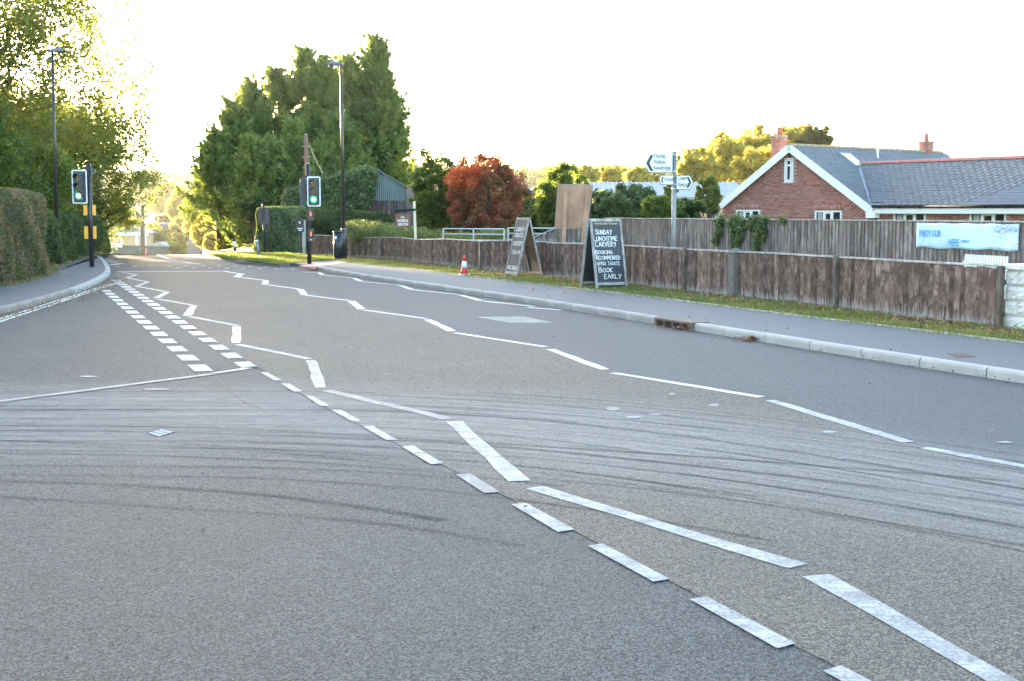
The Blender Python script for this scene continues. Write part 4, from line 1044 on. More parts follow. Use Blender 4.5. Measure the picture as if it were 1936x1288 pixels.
ls = G(174, 505.5, .09)
sig_l = empty('traffic_light', tuple(ls), label="traffic light on the left pavement with amber boxes on its pole", cat="traffic light")
m = MP(ls.y); hT = W(169, 309, ls.y).z - ls.z
mb = MB(); mb.tube([(0, 0, -.2), (0, 0, hT)], .064, 14); mb.build('pole', M['black'], sig_l)
zc = W(156, 353.5, ls.y).z - ls.z
signal_head(sig_l, -15.2 * m, zc, 29 * m, 63 * m, R(-4), y=-.12)
MB().box((-.08, -.04, zc + .36), (.2, .06, .05)).build('bracket', M['head_grey'], sig_l); MB().box((-.08, -.04, zc - .36), (.2, .06, .05)).build('bracket', M['head_grey'], sig_l)
mb = MB(); mb.box((.13, 0, zc + .42), (.09, .12, .08)); mb.build('detector', M['head_grey'], sig_l)
for (pyt, pyb, sx) in ((388, 407.5, -1), (428, 452, -1), (388, 407.5, 1), (428, 452, 1)):
    z0 = W(166, pyb, ls.y).z - ls.z; z1 = W(166, pyt, ls.y).z - ls.z
    MB().box((sx * .115 if sx < 0 else .095, .03, (z0 + z1) / 2), (.105 if sx < 0 else .05, .16, z1 - z0)).build('amber_box', M['yellow_plastic'], sig_l, bevel=.008)

# ------------------------------------------------------------------ lamp columns
def street_lamp(base, top, head_dir, hl, label, lean=0.0):
    root = empty('street_lamp', tuple(base), label=label, cat="street lamp", group="street lamps either side of the road"); h = top
    MB().tube([(0, 0, -.2), (0, 0, .85), (0, 0, .95)], [.10, .10, .06], 16).build('base_section', M['lamp_black'], root)
    MB().tube([(0, 0, .94), (lean, 0, h)], [.057, .036], 12).build('column', M['lamp_black'], root)
    MB().tube([(0, 0, .945), (0, 0, .975)], .078, 14).build('collar', M['galv'], root)
    d = head_dir; mb = MB()
    prof = [(-.06, 0), (-.05, .05), (.08, .075), (hl * .6, .07), (hl, .015), (hl * .98, -.015), (.1, -.03), (-.03, -.02)]
    n = len(prof)
    for (yy, s_) in ((-.12, .6), (-.07, 1.0), (.07, 1.0), (.12, .6)):
        for p in prof: mb.v.append((lean + d * p[0], yy, h + p[1] * s_))
    for q in range(3):
        for i in range(n): a = q * n + i; b = q * n + (i + 1) % n; mb.f.append((a, b, b + n, a + n)); mb.m.append(0); mb.sm.append(False)
    mb.f.append(tuple(range(n))); mb.m.append(0); mb.sm.append(False); mb.f.append(tuple(range(3 * n, 4 * n))[::-1]); mb.m.append(0); mb.sm.append(False)
    mb.build('lamp_head', M['lamp_head'], root, bevel=.006)
    MB().box((lean + d * hl * .5, 0, h - .028), (hl * .5, .14, .02)).build('lamp_glass', M['glass'], root)
    return root
M['lamp_head'] = plain('lamp_head_blue_grey', (0.10, 0.12, 0.15), 0.4)
lb_ = G(110, 502, .09); l1 = street_lamp(lb_, W(96, 97, lb_.y).z - lb_.z, 1, .47, "tall dark street lamp on the left pavement by the hedge", lean=0.05)
MB().box((-.13, -.02, .62), (.14, .16, 1.05)).build('cabinet', M['black'], l1)
MB().box((.085, -.10, .62), (.03, .02, .7)).build('sticker_strip', M['rust'], l1)
rl_ = G(650.5, 491, .09); l2 = street_lamp(rl_, W(646, 122, rl_.y).z - rl_.z, -1, .52, "tall dark street lamp beside the low fence behind the crossing", lean=-0.02)
cb_ = G(640, 491.5, .09)
cab = empty('control_cabinet', tuple(cb_), label="black signal control cabinet standing against the right street lamp", cat="cabinet")
hh = W(640, 437, cb_.y).z - cb_.z; mb = MB(); mb.tube([(0, 0, -.05), (0, 0, hh - .03)], .15, 20); mb.build('body', M['black'], cab)
MB().tube([(0, 0, hh - .03), (0, 0, hh)], [.165, .155], 20).build('lid', M['black'], cab)
MB().box((-.06, -.148, hh - .2), (.06, .01, .09)).build('notice', M['sign_white'], cab); MB().box((.03, -.15, hh * .45), (.012, .012, .4)).build('hinge', M['gutter'], cab)

# ------------------------------------------------------------------ cone
cb2 = G(878, 520.5, .1)
cone = empty('traffic_cone', tuple(cb2), label="red and white traffic cone on the grass beside the pavement", cat="traffic cone")
MB().box((0, 0, .015), (.27, .27, .03)).build('base', M['cone_white'], cone, bevel=.008)
def frus(z0, z1, n, mat): r = lambda z: .10 + (.028 - .10) * (z / .46); MB().tube([(0, 0, z0), (0, 0, z1)], [r(z0), r(z1)], 18).build(n, M[mat], cone)
frus(.03, .17, 'lower_band', 'cone_red'); frus(.17, .335, 'sleeve', 'cone_white'); frus(.335, .455, 'tip', 'cone_red')

# ------------------------------------------------------------------ plywood sign seen from the back
py_ = 30.6
q = [W(1055, 349, py_ + .2), W(1121, 350, py_ - .1), W(1110, 432, py_ - .1), W(1049, 433, py_ + .2)]
ps = empty('billboard', (q[3].x, q[3].y, 0), label="back of a large plywood signboard on two timber legs behind the low fence", cat="signboard")
mb = MB(); nrm = Vector((0, .018, 0)); o_ = Vector((q[3].x, q[3].y, 0))
vs = [p - o_ for p in q] + [p - o_ + nrm for p in q]; mb.add(vs, [(0, 1, 2, 3), (7, 6, 5, 4), (0, 4, 5, 1), (1, 5, 6, 2), (2, 6, 7, 3), (3, 7, 4, 0)]); mb.build('plywood_sheet', M['ply'], ps)
for (a, b) in (((1070, 359), (1065, 470)), ((1111, 357), (1101, 470))):
    A = W(a[0], a[1], py_ - .05) - o_; B = W(b[0], b[1], py_ - .05) - o_; MB().bar(A, B, .09, .07).build('leg', M['ply'], ps)
fr_ = MB()
for i in range(4): A = vs[i]; B = vs[(i + 1) % 4]; fr_.bar(Vector(A) + Vector((0, .03, 0)), Vector(B) + Vector((0, .03, 0)), .02, .03)
fr_.build('edge_trim', M['frame_wood'], ps)

# ------------------------------------------------------------------ hanging pub sign on a cream post
Yh = 39.5; pb_ = W(787, 455, Yh)
hs = empty('pub_sign', (pb_.x, Yh, 0), label="small brown HORSE & GROOM sign hanging from a leaning cream post", cat="pub sign")
A = Vector((0, 0, .1)); B = W(783, 380.5, Yh) - Vector((pb_.x, Yh, 0)); MB().bar(A, B, .075, .075).build('post', M['post_cream'], hs)
A = W(786, 396.5, Yh) - Vector((pb_.x, Yh, 0)) ; B = W(748, 399.5, Yh) - Vector((pb_.x, Yh, 0)); MB().bar(A + Vector((0, -.05, 0)), B + Vector((0, -.05, 0)), .06, .065).build('bracket', M['gutter'], hs)
c4 = [W(x, y, Yh - .06) - Vector((pb_.x, Yh, 0)) for (x, y) in ((747.5, 430), (775.5, 429), (775, 405), (747, 404.5))]
mb = MB(); mb.add(c4 + [p + Vector((0, .03, 0)) for p in c4], [(0, 1, 2, 3), (7, 6, 5, 4), (0, 4, 5, 1), (1, 5, 6, 2), (2, 6, 7, 3), (3, 7, 4, 0)]); bd = mb.build('sign_board', M['brown_sign'], hs)
mw = MP(Yh); bx = c4[0]
for tx, dx, dz, w_, s_ in (('THE', 10, 17.6, 7, .06), ('HORSE &', 3.6, 10.2, 20.5, .115), ('GROOM', 4.6, 3.2, 19, .115)):
    text(tx, s_, M['sign_white'], bd, Matrix.Translation((bx.x + dx * mw, bx.y - .004, bx.z + dz * mw)), width=w_ * mw, bold=.002)
for xx in (752, 771):
    P = W(xx, 404, Yh - .045) - Vector((pb_.x, Yh, 0)); MB().bar(P - Vector((0, 0, .01)), P + Vector((0, 0, .1)), .01, .01).build('hanger', M['gutter'], hs)

# ------------------------------------------------------------------ sign seen from behind, bollards, post, house sign
sb = G(500, 478.8, .05); Yb = sb.y
bs = empty('road_sign', tuple(sb), label="grey backs of stacked road sign plates on a thin black pole by the hedge", cat="road sign")
MB().tube([(0, 0, -.1), (W(497.5, 386, Yb).x - sb.x, 0, W(498, 386, Yb).z - sb.z)], .038, 10).build('pole', M['black'], bs)
for (y0, y1, x0, x1) in ((393, 408.3, 488, 508), (408.8, 424.5, 488.5, 509)):
    c = W((x0 + x1) / 2, (y0 + y1) / 2, Yb); mm = MP(Yb)
    pl = MB().box((c.x - sb.x, .055, c.z - sb.z), ((x1 - x0) * mm, .015, (y1 - y0) * mm)).build('plate', M['sign_back'], bs)
    MB().box((c.x - sb.x, .04, c.z - sb.z), ((x1 - x0) * mm * .8, .02, .03)).build('channel', M['sign_back'], bs)
def bollard(px, py, top, lean, mats, label):
    b = G(px, py, .05); h = (py - top) * MP(b.y)
    root = empty('bollard', tuple(b), label=label, cat="bollard", group="bollards on the grass verge"); n = len(mats)
    for i, (f0_, f1_, mt) in enumerate(mats):
        MB().tube([(lean * f0_, 0, h * f0_ + (-.1 if i == 0 else 0)), (lean * f1_, 0, h * f1_)], .055 if i < n - 1 else .058, 12).build('band', M[mt], root)
    MB().tube([(lean, 0, h), (lean * 1.02, 0, h + .03)], [.058, .03], 12).build('cap', M['black'], root)
    return root
bollard(445, 481.5, 453, -.03, [(0, .25, 'white'), (.25, .5, 'black'), (.5, .88, 'white'), (.88, 1, 'black')], "black and white banded verge marker near the lit hedge")
bollard(490, 486.0, 451.5, -.09, [(0, .12, 'white'), (.12, .82, 'grey_post'), (.82, .93, 'white'), (.93, 1, 'black')], "grey leaning verge marker nearest the road")
wp = G(575.5, 483, .09); Yw = wp.y
MB().box((0, 0, (W(574, 416.5, Yw).z - wp.z) / 2), (.11, .11, W(574, 416.5, Yw).z - wp.z)).build('gate_post', M['edging'], None, loc=wp, label="pale square post at the far end of the low fence", cat="post", bevel=.01)
nb = W(568, 452, Yw - .3)
nbo = empty('name_board', (nb.x, nb.y, 0.09), label="small black house name board hung in front of the round bush", cat="name board")
MB().bar((0, 0, 0), (0, 0, W(568, 412, nb.y).z), .05, .05).build('post', M['black'], nbo)
plq = MB().box((0, -.03, W(568, 428, nb.y).z - .09), (.26, .02, .40)).build('plaque', M['black'], nbo)
mbt = MB()
for i, w_ in enumerate((.19, .12)): mbt.box((0, -.042, W(568, 432 + i * 3.4, nb.y).z - .09), (w_, .004, .032))
mbt.box((-.01, -.042, W(568, 421, nb.y).z - .09), (.05, .004, .06))
mbt.build('painted_lines', M['sign_white'], plq)

# gate of galvanised rails
def rail_gate(pxa, pxb, ytop, Y, label, tilt=0.0):
    a = W(pxa, ytop, Y); b = W(pxb, ytop + tilt, Y - .4)
    g_ = empty('field_gate', (a.x, a.y, 0), label=label, cat="gate", group="galvanised gates behind the low fence"); L = math.dist((a.x, a.y), (b.x, b.y)); g_.rotation_euler = (0, 0, math.atan2(b.y - a.y, b.x - a.x))
    zt_ = a.z; k = 0
    for z in (zt_, zt_ - .17, zt_ - .36, zt_ - .58, zt_ - .85):
        if z > .12: MB().tube([(0, 0, z), (L, 0, z)], .022, 8).build('rail', M['galv'], g_)
    for x in (0, L * .5, L): MB().bar((x, 0, .1), (x, 0, zt_ + .01), .04, .04).build('stile', M['galv'], g_)
    return g_
rail_gate(838, 953, 433, 41, "galvanised field gate behind the weeds, left of the A-shaped chalkboard")
rail_gate(961, 1050, 431.5, 39.5, "shorter galvanised gate panel partly behind the A-shaped chalkboard")

# drain inlet in the kerb and covers
di = empty('kerb_drain', (gm[0], gm[1], 0), math.atan2(gi0[1] - gi1[1], gi0[0] - gi1[0]), label="rusty cast iron kerb drain inlet set into the right kerb", cat="drain")
mb = MB(); mb.box((0, -.14, .10), (.90, .30, .03)); mb.box((0, -.27, .04), (.90, .04, .10)); mb.box((0, -.13, -.03), (.9, .26, .04)); mb.build('casting', M['rust'], di)
for i in range(5): MB().box((-.435 + i * .2175, -.02 - .03, .04), (.032, .10, .10)).build('bar', M['rust'], di)
MB().box((0, -.235, .035), (.84, .02, .09)).build('recess', M['dark'], di)
def cover(name, corners_px, z, mat, label, n=4, m_=2, cat="manhole cover", dz=.006):
    c = [g2(p, z) for p in corners_px]; root = empty(name, (c[0][0], c[0][1], z), label=label, cat=cat); o = Vector((c[0][0], c[0][1]))
    MB().slab([(p[0] - o.x, p[1] - o.y) for p in c], -.03, .004).build('cover_frame', M['dark'], root)
    for i in range(n):
        for j in range(m_):
            e = .09
            P = [lerp(lerp(c[0], c[1], u), lerp(c[3], c[2], u), v) for (u, v) in (((i + e) / n, (j + e) / m_), ((i + 1 - e) / n, (j + e) / m_), ((i + 1 - e) / n, (j + 1 - e) / m_), ((i + e) / n, (j + 1 - e) / m_))]
            MB().slab([(p[0] - o.x, p[1] - o.y) for p in P], -.02, dz + random.uniform(-.001, .001)).build('tread', M[mat], root)
cover('manhole_cover', [(1790, 668.5), (1812, 676), (1846, 675), (1824, 667.5)], .1, 'rust', "rusty rectangular access cover set in the right pavement", 5, 3)
cover('manhole_cover', [(278, 820), (300, 827), (330, 818), (306, 813)], .0, 'edging', "small pale access cover in the left part of the road", 3, 3)
# pale block patch in the right lane
bp = empty('block_patch', (0, 0, 0), label="diamond-shaped pale block-paved patch in the right lane", cat="road patch")
cA, cB, cCc, cD = [g2(p) for p in ((899, 600), (990, 599.5), (1048, 611), (963, 611.6))]
nu, nv = 8, 5
for i in range(nu):
    for j in range(nv):
        def bl2(u, v): return lerp(lerp(cA, cB, u), lerp(cD, cCc, u), v)
        e = .07; P = [bl2((i + e) / nu, (j + e) / nv), bl2((i + 1 - e) / nu, (j + e) / nv), bl2((i + 1 - e) / nu, (j + 1 - e) / nv), bl2((i + e) / nu, (j + 1 - e) / nv)]
        MB().slab(P, .0, .008).build('paving_block', M['kerb'], bp)

# ------------------------------------------------------------------ brick bungalow
u_ = Vector((-0.61, 0.792, 0)); v_ = Vector((0.792, 0.61, 0)); w_ = -u_        # along the gable away, ridge direction, toward the viewer's right
Rc = Vector((14.05, 50.0, 0)); GW = 7.9; EH = 1.85; AP = 4.32; HALF = GW / 2
PT = (AP - EH) / HALF; SW = 2.75
house = empty('brick_bungalow', (Rc.x, Rc.y, 0), math.atan2(w_.y, w_.x), label="red brick bungalow with grey slate roof behind the tall fence", cat="bungalow")
# local frame: x = w_ (right/near along front), y = perpendicular = v_ direction (into the house), z up.
HM = Matrix((w_, v_, Vector((0, 0, 1)))).transposed().to_4x4(); HM.translation = Rc
house.matrix_world = Matrix.Translation(Rc) @ Matrix.Rotation(math.atan2(w_.y, w_.x), 4, 'Z')
Mloc = house.matrix_world.inverted()
WL = 11.0
def win_open(x, z, pad=0.0):
    for (a, b, c, d) in WINS:
        if a - pad < x < b + pad and c - pad < z < d + pad: return True
    return False
def hx(px):          # front wall local x at a photo column
    k = (px - CX) / FPX * 0.9948
    return (k * Rc.y - Rc.x) / (w_.x - k * w_.y)
def hz(px, py): x = hx(px); Y = Rc.y + w_.y * x; return W(px, py, Y).z
gw_top, gw_bot = hz(1490, 299), hz(1490, 345)
WINS = [(hx(1482.5), hx(1498.5), gw_bot, gw_top), (hx(1393), hx(1437), .35, hz(1415, 397)), (hx(1542), hx(1592), .35, hz(1567, 398.5)),
        (hx(1687), hx(1747), .35, hz(1717, 400.5)), (hx(1831), hx(1899), .35, hz(1865, 401.5))]
core = MB()
core.prism([(-GW, -.2), (0, -.2), (0, EH), (-HALF, AP - .08), (-GW, EH)], 0.02, 10.4)
core.build('gable_wall', M['mortar'], house)
core = MB(); core.box((WL / 2, 2.75 + .05, EH / 2 - .05), (WL, 5.3, EH)); core.build('wing_wall', M['mortar'], house)
# bricks
items = []
bw, bh = 0.225, 0.075
def wall_bricks(x0, x1, ztop, yface):
    j = 0; z = 0.35
    while True:
        x = x0 - (bw / 2 if j % 2 else 0)
        row = False
        while x < x1:
            xc = x + bw / 2; zc = z + bh / 2
            if xc > x0 and xc < x1 and zc < ztop(xc) - .12:
                row = True
                if not win_open(xc, zc, .05): items.append((xc, zc, yface, 0))
            x += bw
        j += 1; z += bh
        if not row: break
wall_bricks(-GW, 0, lambda x: EH + (HALF - abs(x + HALF)) * PT, 0.0)
wall_bricks(0.02, WL, lambda x: EH + .02, 0.13)
# soldier course over the windows
for (a, b, c, d) in WINS[:3]:
    items = [it for it in items if not (a - .12 < it[0] < b + .12 and d < it[1] < d + .235 and it[3] == 0)]
    x = a - .06
    while x < b + .04: items.append((x + .037, d + .125, 0.0, 1)); x += .075
    
bm1 = MB().box((0, 0, 0), (bw - .011, .03, bh - .011)).mesh('brick', M['brick']); bm2 = MB().box((0, 0, 0), (bh - .011, .03, bw - .011)).mesh('brick_soldier', M['brick'])
def cam_d(it): p = HM @ Vector((it[0], it[2], it[1])); return p.length
items.sort(key=cam_d)
def box_stuff(name, arr, mat, parent, rnd=True):
    """many small oriented boxes in one mesh: arr of (matrix, dims)"""
    cube = np.array([(a, b, c) for a in (-.5, .5) for b in (-.5, .5) for c in (-.5, .5)]); F = np.array([(0, 1, 3, 2), (4, 6, 7, 5), (0, 4, 5, 1), (2, 3, 7, 6), (0, 2, 6, 4), (1, 5, 7, 3)])
    vs = []; 
    for Mx, d in arr:
        A = np.array(Mx); vs.append((cube * d) @ A[:3, :3].T + A[:3, 3])
    Vv = np.concatenate(vs); n = len(arr); Ff = (F[None] + np.arange(n)[:, None, None] * 8).reshape(-1)
    me = bpy.data.meshes.new(name); me.vertices.add(len(Vv)); me.loops.add(len(Ff)); me.polygons.add(n * 6)
    me.vertices.foreach_set('co', Vv.astype(np.float32).reshape(-1)); me.loops.foreach_set('vertex_index', Ff.astype(np.int32)); me.polygons.foreach_set('loop_start', np.arange(0, n * 24, 4, dtype=np.int32))
    me.update(calc_edges=True); at = me.attributes.new('rnd', 'FLOAT', 'FACE'); at.data.foreach_set('value', np.repeat(rng.random(n), 6).astype(np.float32)); me.materials.append(mat); me.validate()
    return put(name, me, parent, kind='stuff')
restb = []
for i, (x, z, y, sold) in enumerate(items):
    Mx = Matrix.Translation((x + random.uniform(-.002, .002), y - .0 + random.uniform(-.002, .002), z))
    if i < 295: put('brick', bm2 if sold else bm1, house, Mx)
    else: restb.append((Mx, ((bh - .011, .03, bw - .011) if sold else (bw - .011, .03, bh - .011))))
box_stuff('brickwork', restb, M['brick'], house)
# windows
def window(a, b, c, d, yf, mull, transom=None, curtains=(0,)):
    w = put('window', MB().box(((a + b) / 2, yf + .10, (c + d) / 2), (b - a, .05, d - c)).mesh('window', M['glass_back']), house)
    fm = MB(); t = .06
    fm.box(((a + b) / 2, yf - .0, d - t / 2), (b - a, .09, t)); fm.box(((a + b) / 2, yf - .0, c + t / 2), (b - a, .09, t))
    fm.box((a + t / 2, yf, (c + d) / 2), (t, .088, d - c - 2 * t)); fm.box((b - t / 2, yf, (c + d) / 2), (t, .088, d - c - 2 * t))
    xs = [a + t] + [a + (b - a) * k for k in mull] + [b - t]
    for k in mull: fm.box((a + (b - a) * k, yf, (c + d) / 2), (.07, .085, d - c - 2 * t))
    zs = [c + t, d - t]
    if transom: zt_ = c + (d - c) * transom; fm.box(((a + b) / 2, yf, zt_), (b - a - 2 * t, .084, .08)); 
    put('frame', fm.mesh('frame', M['white']), w)
    for k in range(len(xs) - 1):
        if k % 2 == 1 or len(xs) == 2: # opening sash frame
            sx0, sx1 = xs[k] + .03, xs[k + 1] - .03
            sm_ = MB(); zz0 = d - .42 if len(xs) > 2 else c + t + .01; zz1 = d - t - .01
            zz0 = max(zz0, c + t)
            sm_.box(((sx0 + sx1) / 2, yf - .03, zz1 - .025), (sx1 - sx0, .05, .05)); sm_.box(((sx0 + sx1) / 2, yf - .03, zz0 + .025), (sx1 - sx0, .05, .05))
            sm_.box((sx0 + .025, yf - .03, (zz0 + zz1) / 2), (.05, .048, zz1 - zz0 - .1)); sm_.box((sx1 - .025, yf - .03, (zz0 + zz1) / 2), (.05, .048, zz1 - zz0 - .1))
            put('sash', sm_.mesh('sash', M['white']), w)
        put('pane', MB().box(((xs[k] + xs[k + 1]) / 2, yf + .004, (c + d) / 2), (xs[k + 1] - xs[k] - .002, .006, d - c - 2 * t)).mesh('pane', M['glass']), w)
        if k in curtains: put('curtain', MB().box((xs[k] + (xs[k + 1] - xs[k]) * .45, yf - .001, (c + d) / 2), ((xs[k + 1] - xs[k]) * .6, .002, d - c - 2 * t - .02)).mesh('curtain', M['curtain']), w)
    put('sill', MB().box(((a + b) / 2, yf - .03, c - .02), (b - a + .1, .12, .04)).mesh('sill', M['edging']), w)
M['glass_back'] = plain('room_dark', (0.05, 0.035, 0.025), 0.9)
window(*WINS[0], 0.0, [], .70, ())
window(*WINS[1], 0.0, [.34, .66]); window(*WINS[2], 0.0, [.34, .66]); window(*WINS[3], 0.13, [.34, .68]); window(*WINS[4], 0.13, [.34, .68])
# bargeboards with boxed ends, fascia, gutter, downpipe
def bargeboard(x0, z0, x1, z1):
    mb = MB(); d = Vector((x1 - x0, 0, z1 - z0)).normalized(); n = Vector((-d.z, 0, d.x)); 
    if n.z < 0: n = -n
    t = .30; A = Vector((x0, 0, z0)); B = Vector((x1, 0, z1))
    P = [A + n * .06, B + n * .06, B - n * (t - .06), A - n * (t - .06)]
    mb.add([Vector((p.x, -.26, p.z)) for p in P] + [Vector((p.x, -.22, p.z)) for p in P], [(0, 1, 2, 3), (7, 6, 5, 4), (0, 4, 5, 1), (1, 5, 6, 2), (2, 6, 7, 3), (3, 7, 4, 0)])
    mb.build('bargeboard', M['white'], house)
    mb2 = MB(); P = [A - n * .03, B - n * .03]; 
    mb2.add([Vector((P[0].x, -.22, P[0].z)), Vector((P[1].x, -.22, P[1].z)), Vector((P[1].x, .02, P[1].z)), Vector((P[0].x, .02, P[0].z))], [(0, 1, 2, 3)])
    mb2.build('soffit', M['white'], house)
ov = .28
bargeboard(-GW - ov, EH - ov * PT, -HALF - .004, AP); bargeboard(ov, EH - ov * PT, -HALF + .004, AP)
MB().box((ov - .10, -.10, EH - ov * PT - .20), (.42, .34, .26)).build('box_end', M['white'], house)
MB().box((-GW - ov + .12, -.10, EH - ov * PT - .20), (.40, .34, .26)).build('box_end', M['white'], house)
ez = EH - ov * PT * .4
MB().box((WL / 2 + .2, -.17, ez - .13), (WL - .0, .03, .24)).build('fascia', M['white'], house)
MB().box((WL / 2 + .2, -.03, ez - .26), (WL, .26, .02)).build('soffit', M['white'], house)
mbg = MB(); mbg.tube([(.25, -.24, ez + .02), (WL, -.24, ez + .0)], .062, 10); mbg.build('gutter', M['gutter'], house)
for i in range(12): MB().box((.6 + i * .9, -.24, ez - .02), (.03, .14, .09)).build('gutter_bracket', M['gutter'], house)
xdp = hx(1662); MB().tube([(xdp - .35, -.22, ez - .03), (xdp - .35, -.2, ez - .22), (xdp - .18, .02, ez - .40), (xdp - .15, .06, ez - .52), (xdp - .15, .06, 0)], .035, 8).build('downpipe', M['gutter'], house)
# roofs: slates one by one
def hmain(x): return EH + (HALF - abs(x + HALF)) * PT
def hwing(y): return EH + (SW - abs(y - SW)) * PT
sl = []
cosp = math.cos(math.atan(PT)); RL = 10.5
gx, gs = .20 * cosp, .30
Mrot = Matrix.Rotation(math.atan(PT), 4, 'Y')          # main near slope descends toward +x
j = 0; xx = ov + .02
while xx > -HALF + .02:
    y = -.24 + (gs / 2 if j % 2 else 0)
    while y < RL:
        hh_ = hmain(xx - .1)
        if (xx - .1 < 0 and (hwing(y + gs / 2) < hh_ - .0 if (y > -.1) else True)) or (y < -.0):
            if not (xx > .0 and y > 0): sl.append((Vector((xx - gx / 2 - .04, y + gs / 2, EH - (xx - gx / 2 - .04) * PT + .03)), Mrot, (.31, gs - .008, .012)))
        y += gs
    j += 1; xx -= gx
Mrot2 = Matrix.Rotation(math.atan(PT), 4, 'X')         # wing slope descends toward -y
j = 0; yy = -.22
while yy < SW - .05:
    x = -3.2 + (gs / 2 if j % 2 else 0); yc = yy + gx / 2 + .04
    while x < WL:
        if hwing(max(yc, 0)) >= hmain(min(x + gs / 2, 0)) - .02 and (x + gs / 2 > -yc * 1.0) and x + gs / 2 > .0 - max(yc, 0):
            if not (yy < 0 and x < .25): sl.append((Vector((x + gs / 2, yc, EH + yc * PT + .03)), Mrot2, (gs - .008, .31, .012)))
        x += gs
    j += 1; yy += gx
sl.sort(key=lambda s_: (HM @ s_[0]).length)
smesh = {}
restS = []
for i, (p, Mr, d) in enumerate(sl):
    k = 'a' if Mr is Mrot else 'b'
    tilt = Matrix.Rotation(R(2.4), 4, 'Y') if k == 'a' else Matrix.Rotation(R(2.4) * 1, 4, 'X')
    Mx = Matrix.Translation(p + Vector((0, 0, random.uniform(-.003, .004)))) @ Mr @ (tilt.inverted() if k == 'a' else tilt.inverted()) @ Matrix.Rotation(random.uniform(-.012, .012), 4, 'Z')
    if i < 295:
        if k not in smesh: smesh[k] = MB().box((0, 0, 0), d).mesh('slate', M['slate'])
        put('slate', smesh[k], house, Mx)
    else: restS.append((Mx, d))
box_stuff('slating', restS, M['slate'], house)
# roof decks beneath
mb = MB(); mb.add([(ov, -.2, EH - ov * PT), (ov, RL, EH - ov * PT), (-HALF, RL, AP), (-HALF, -.2, AP), (-GW - ov, -.2, EH - ov * PT), (-GW - ov, RL, EH - ov * PT)], [(0, 1, 2, 3), (3, 2, 5, 4)]); mb.build('main_roof', M['flashing'], house)
mb = MB(); mb.add([(0, -.2, EH - .2 * PT - .01), (WL, -.2, EH - .2 * PT - .01), (WL, SW, hwing(SW) - .01), (-SW, SW, hwing(SW) - .01), (-SW, SW + .01, hwing(SW) - .02), (WL, 2 * SW + .2, EH - .2 * PT), (0, 2 * SW + .2, EH - .2 * PT)], [(0, 1, 2, 3), (4, 2, 5, 6)]); mb.build('wing_roof', M['flashing'], house)
MB().bar((.05, -.12, EH - .02), (-SW - .02, SW, hwing(SW) + .06), .22, .02).build('valley_lead', M['flashing'], house)
def ridge_tile(mat, p, d, L):
    mb = MB(); 
    for k in range(7):
        a = math.pi * k / 6
        for e in (-L / 2, L / 2): mb.v.append((e, math.cos(a) * .12, math.sin(a) * .10))
    for k in range(6): q = k * 2; mb.f.append((q, q + 1, q + 3, q + 2)); mb.m.append(0); mb.sm.append(True)
    return mb
rmr = ridge_tile('ridge_red', 0, 0, .44).mesh('ridge_tile', M['ridge_red']); rmo = ridge_tile('ridge_old', 0, 0, .44).mesh('ridge_tile', M['ridge_old'])
x = -SW + .1
while x < WL: put('ridge_tile', rmr, house, Matrix.Translation((x, SW, hwing(SW) + .0 + random.uniform(0, .008)))); x += .45
y = -.1
while y < RL: put('ridge_tile', rmo, house, Matrix.Translation((-HALF, y, AP - .02 + random.uniform(0, .01))) @ Matrix.Rotation(math.pi / 2, 4, 'Z')); y += .45
# velux
def on_main(px, py):       # point of the main near slope seen at a photo point
    o = Vector((0, 0, EYE)); d = (W(px, py, 100.0) - o)
    n = HM.to_3x3() @ Vector((PT, 0, 1)).normalized(); p0 = HM @ Vector((0, 0, EH))
    t = (p0 - o).dot(n) / d.dot(n); return Mloc @ (o + d * t)
vq = [on_main(1584, 292), on_main(1605, 293.5), on_main(1634, 318), on_main(1617, 317.5)]
nv_ = Vector((PT, 0, 1)).normalized(); mb = MB(); mb.add([p + nv_ * .10 for p in vq] + [p for p in vq], [(0, 1, 2, 3), (7, 6, 5, 4), (0, 4, 5, 1), (1, 5, 6, 2), (2, 6, 7, 3), (3, 7, 4, 0)])
sk = mb.build('skylight', M['flashing'], house)
cq = sum(vq, Vector()) / 4; mb = MB(); mb.add([cq + (p - cq) * .86 + nv_ * .105 for p in vq], [(0, 1, 2, 3)]); mb.build('pane', M['sky_glass'], sk) if 'sky_glass' in M else mb.build('pane', M['white'], sk)  # white pane colour stands in for sky reflected in the glass
vp = on_main(1659, 300); MB().tube([vp - Vector((0, 0, .1)), vp + Vector((0, 0, .45))], .05, 8).build('vent_pipe', M['white'], house); MB().tube([vp + Vector((0, 0, .45)), vp + Vector((0, 0, .75))], .02, 6).build('aerial_rod', M['galv'], house)
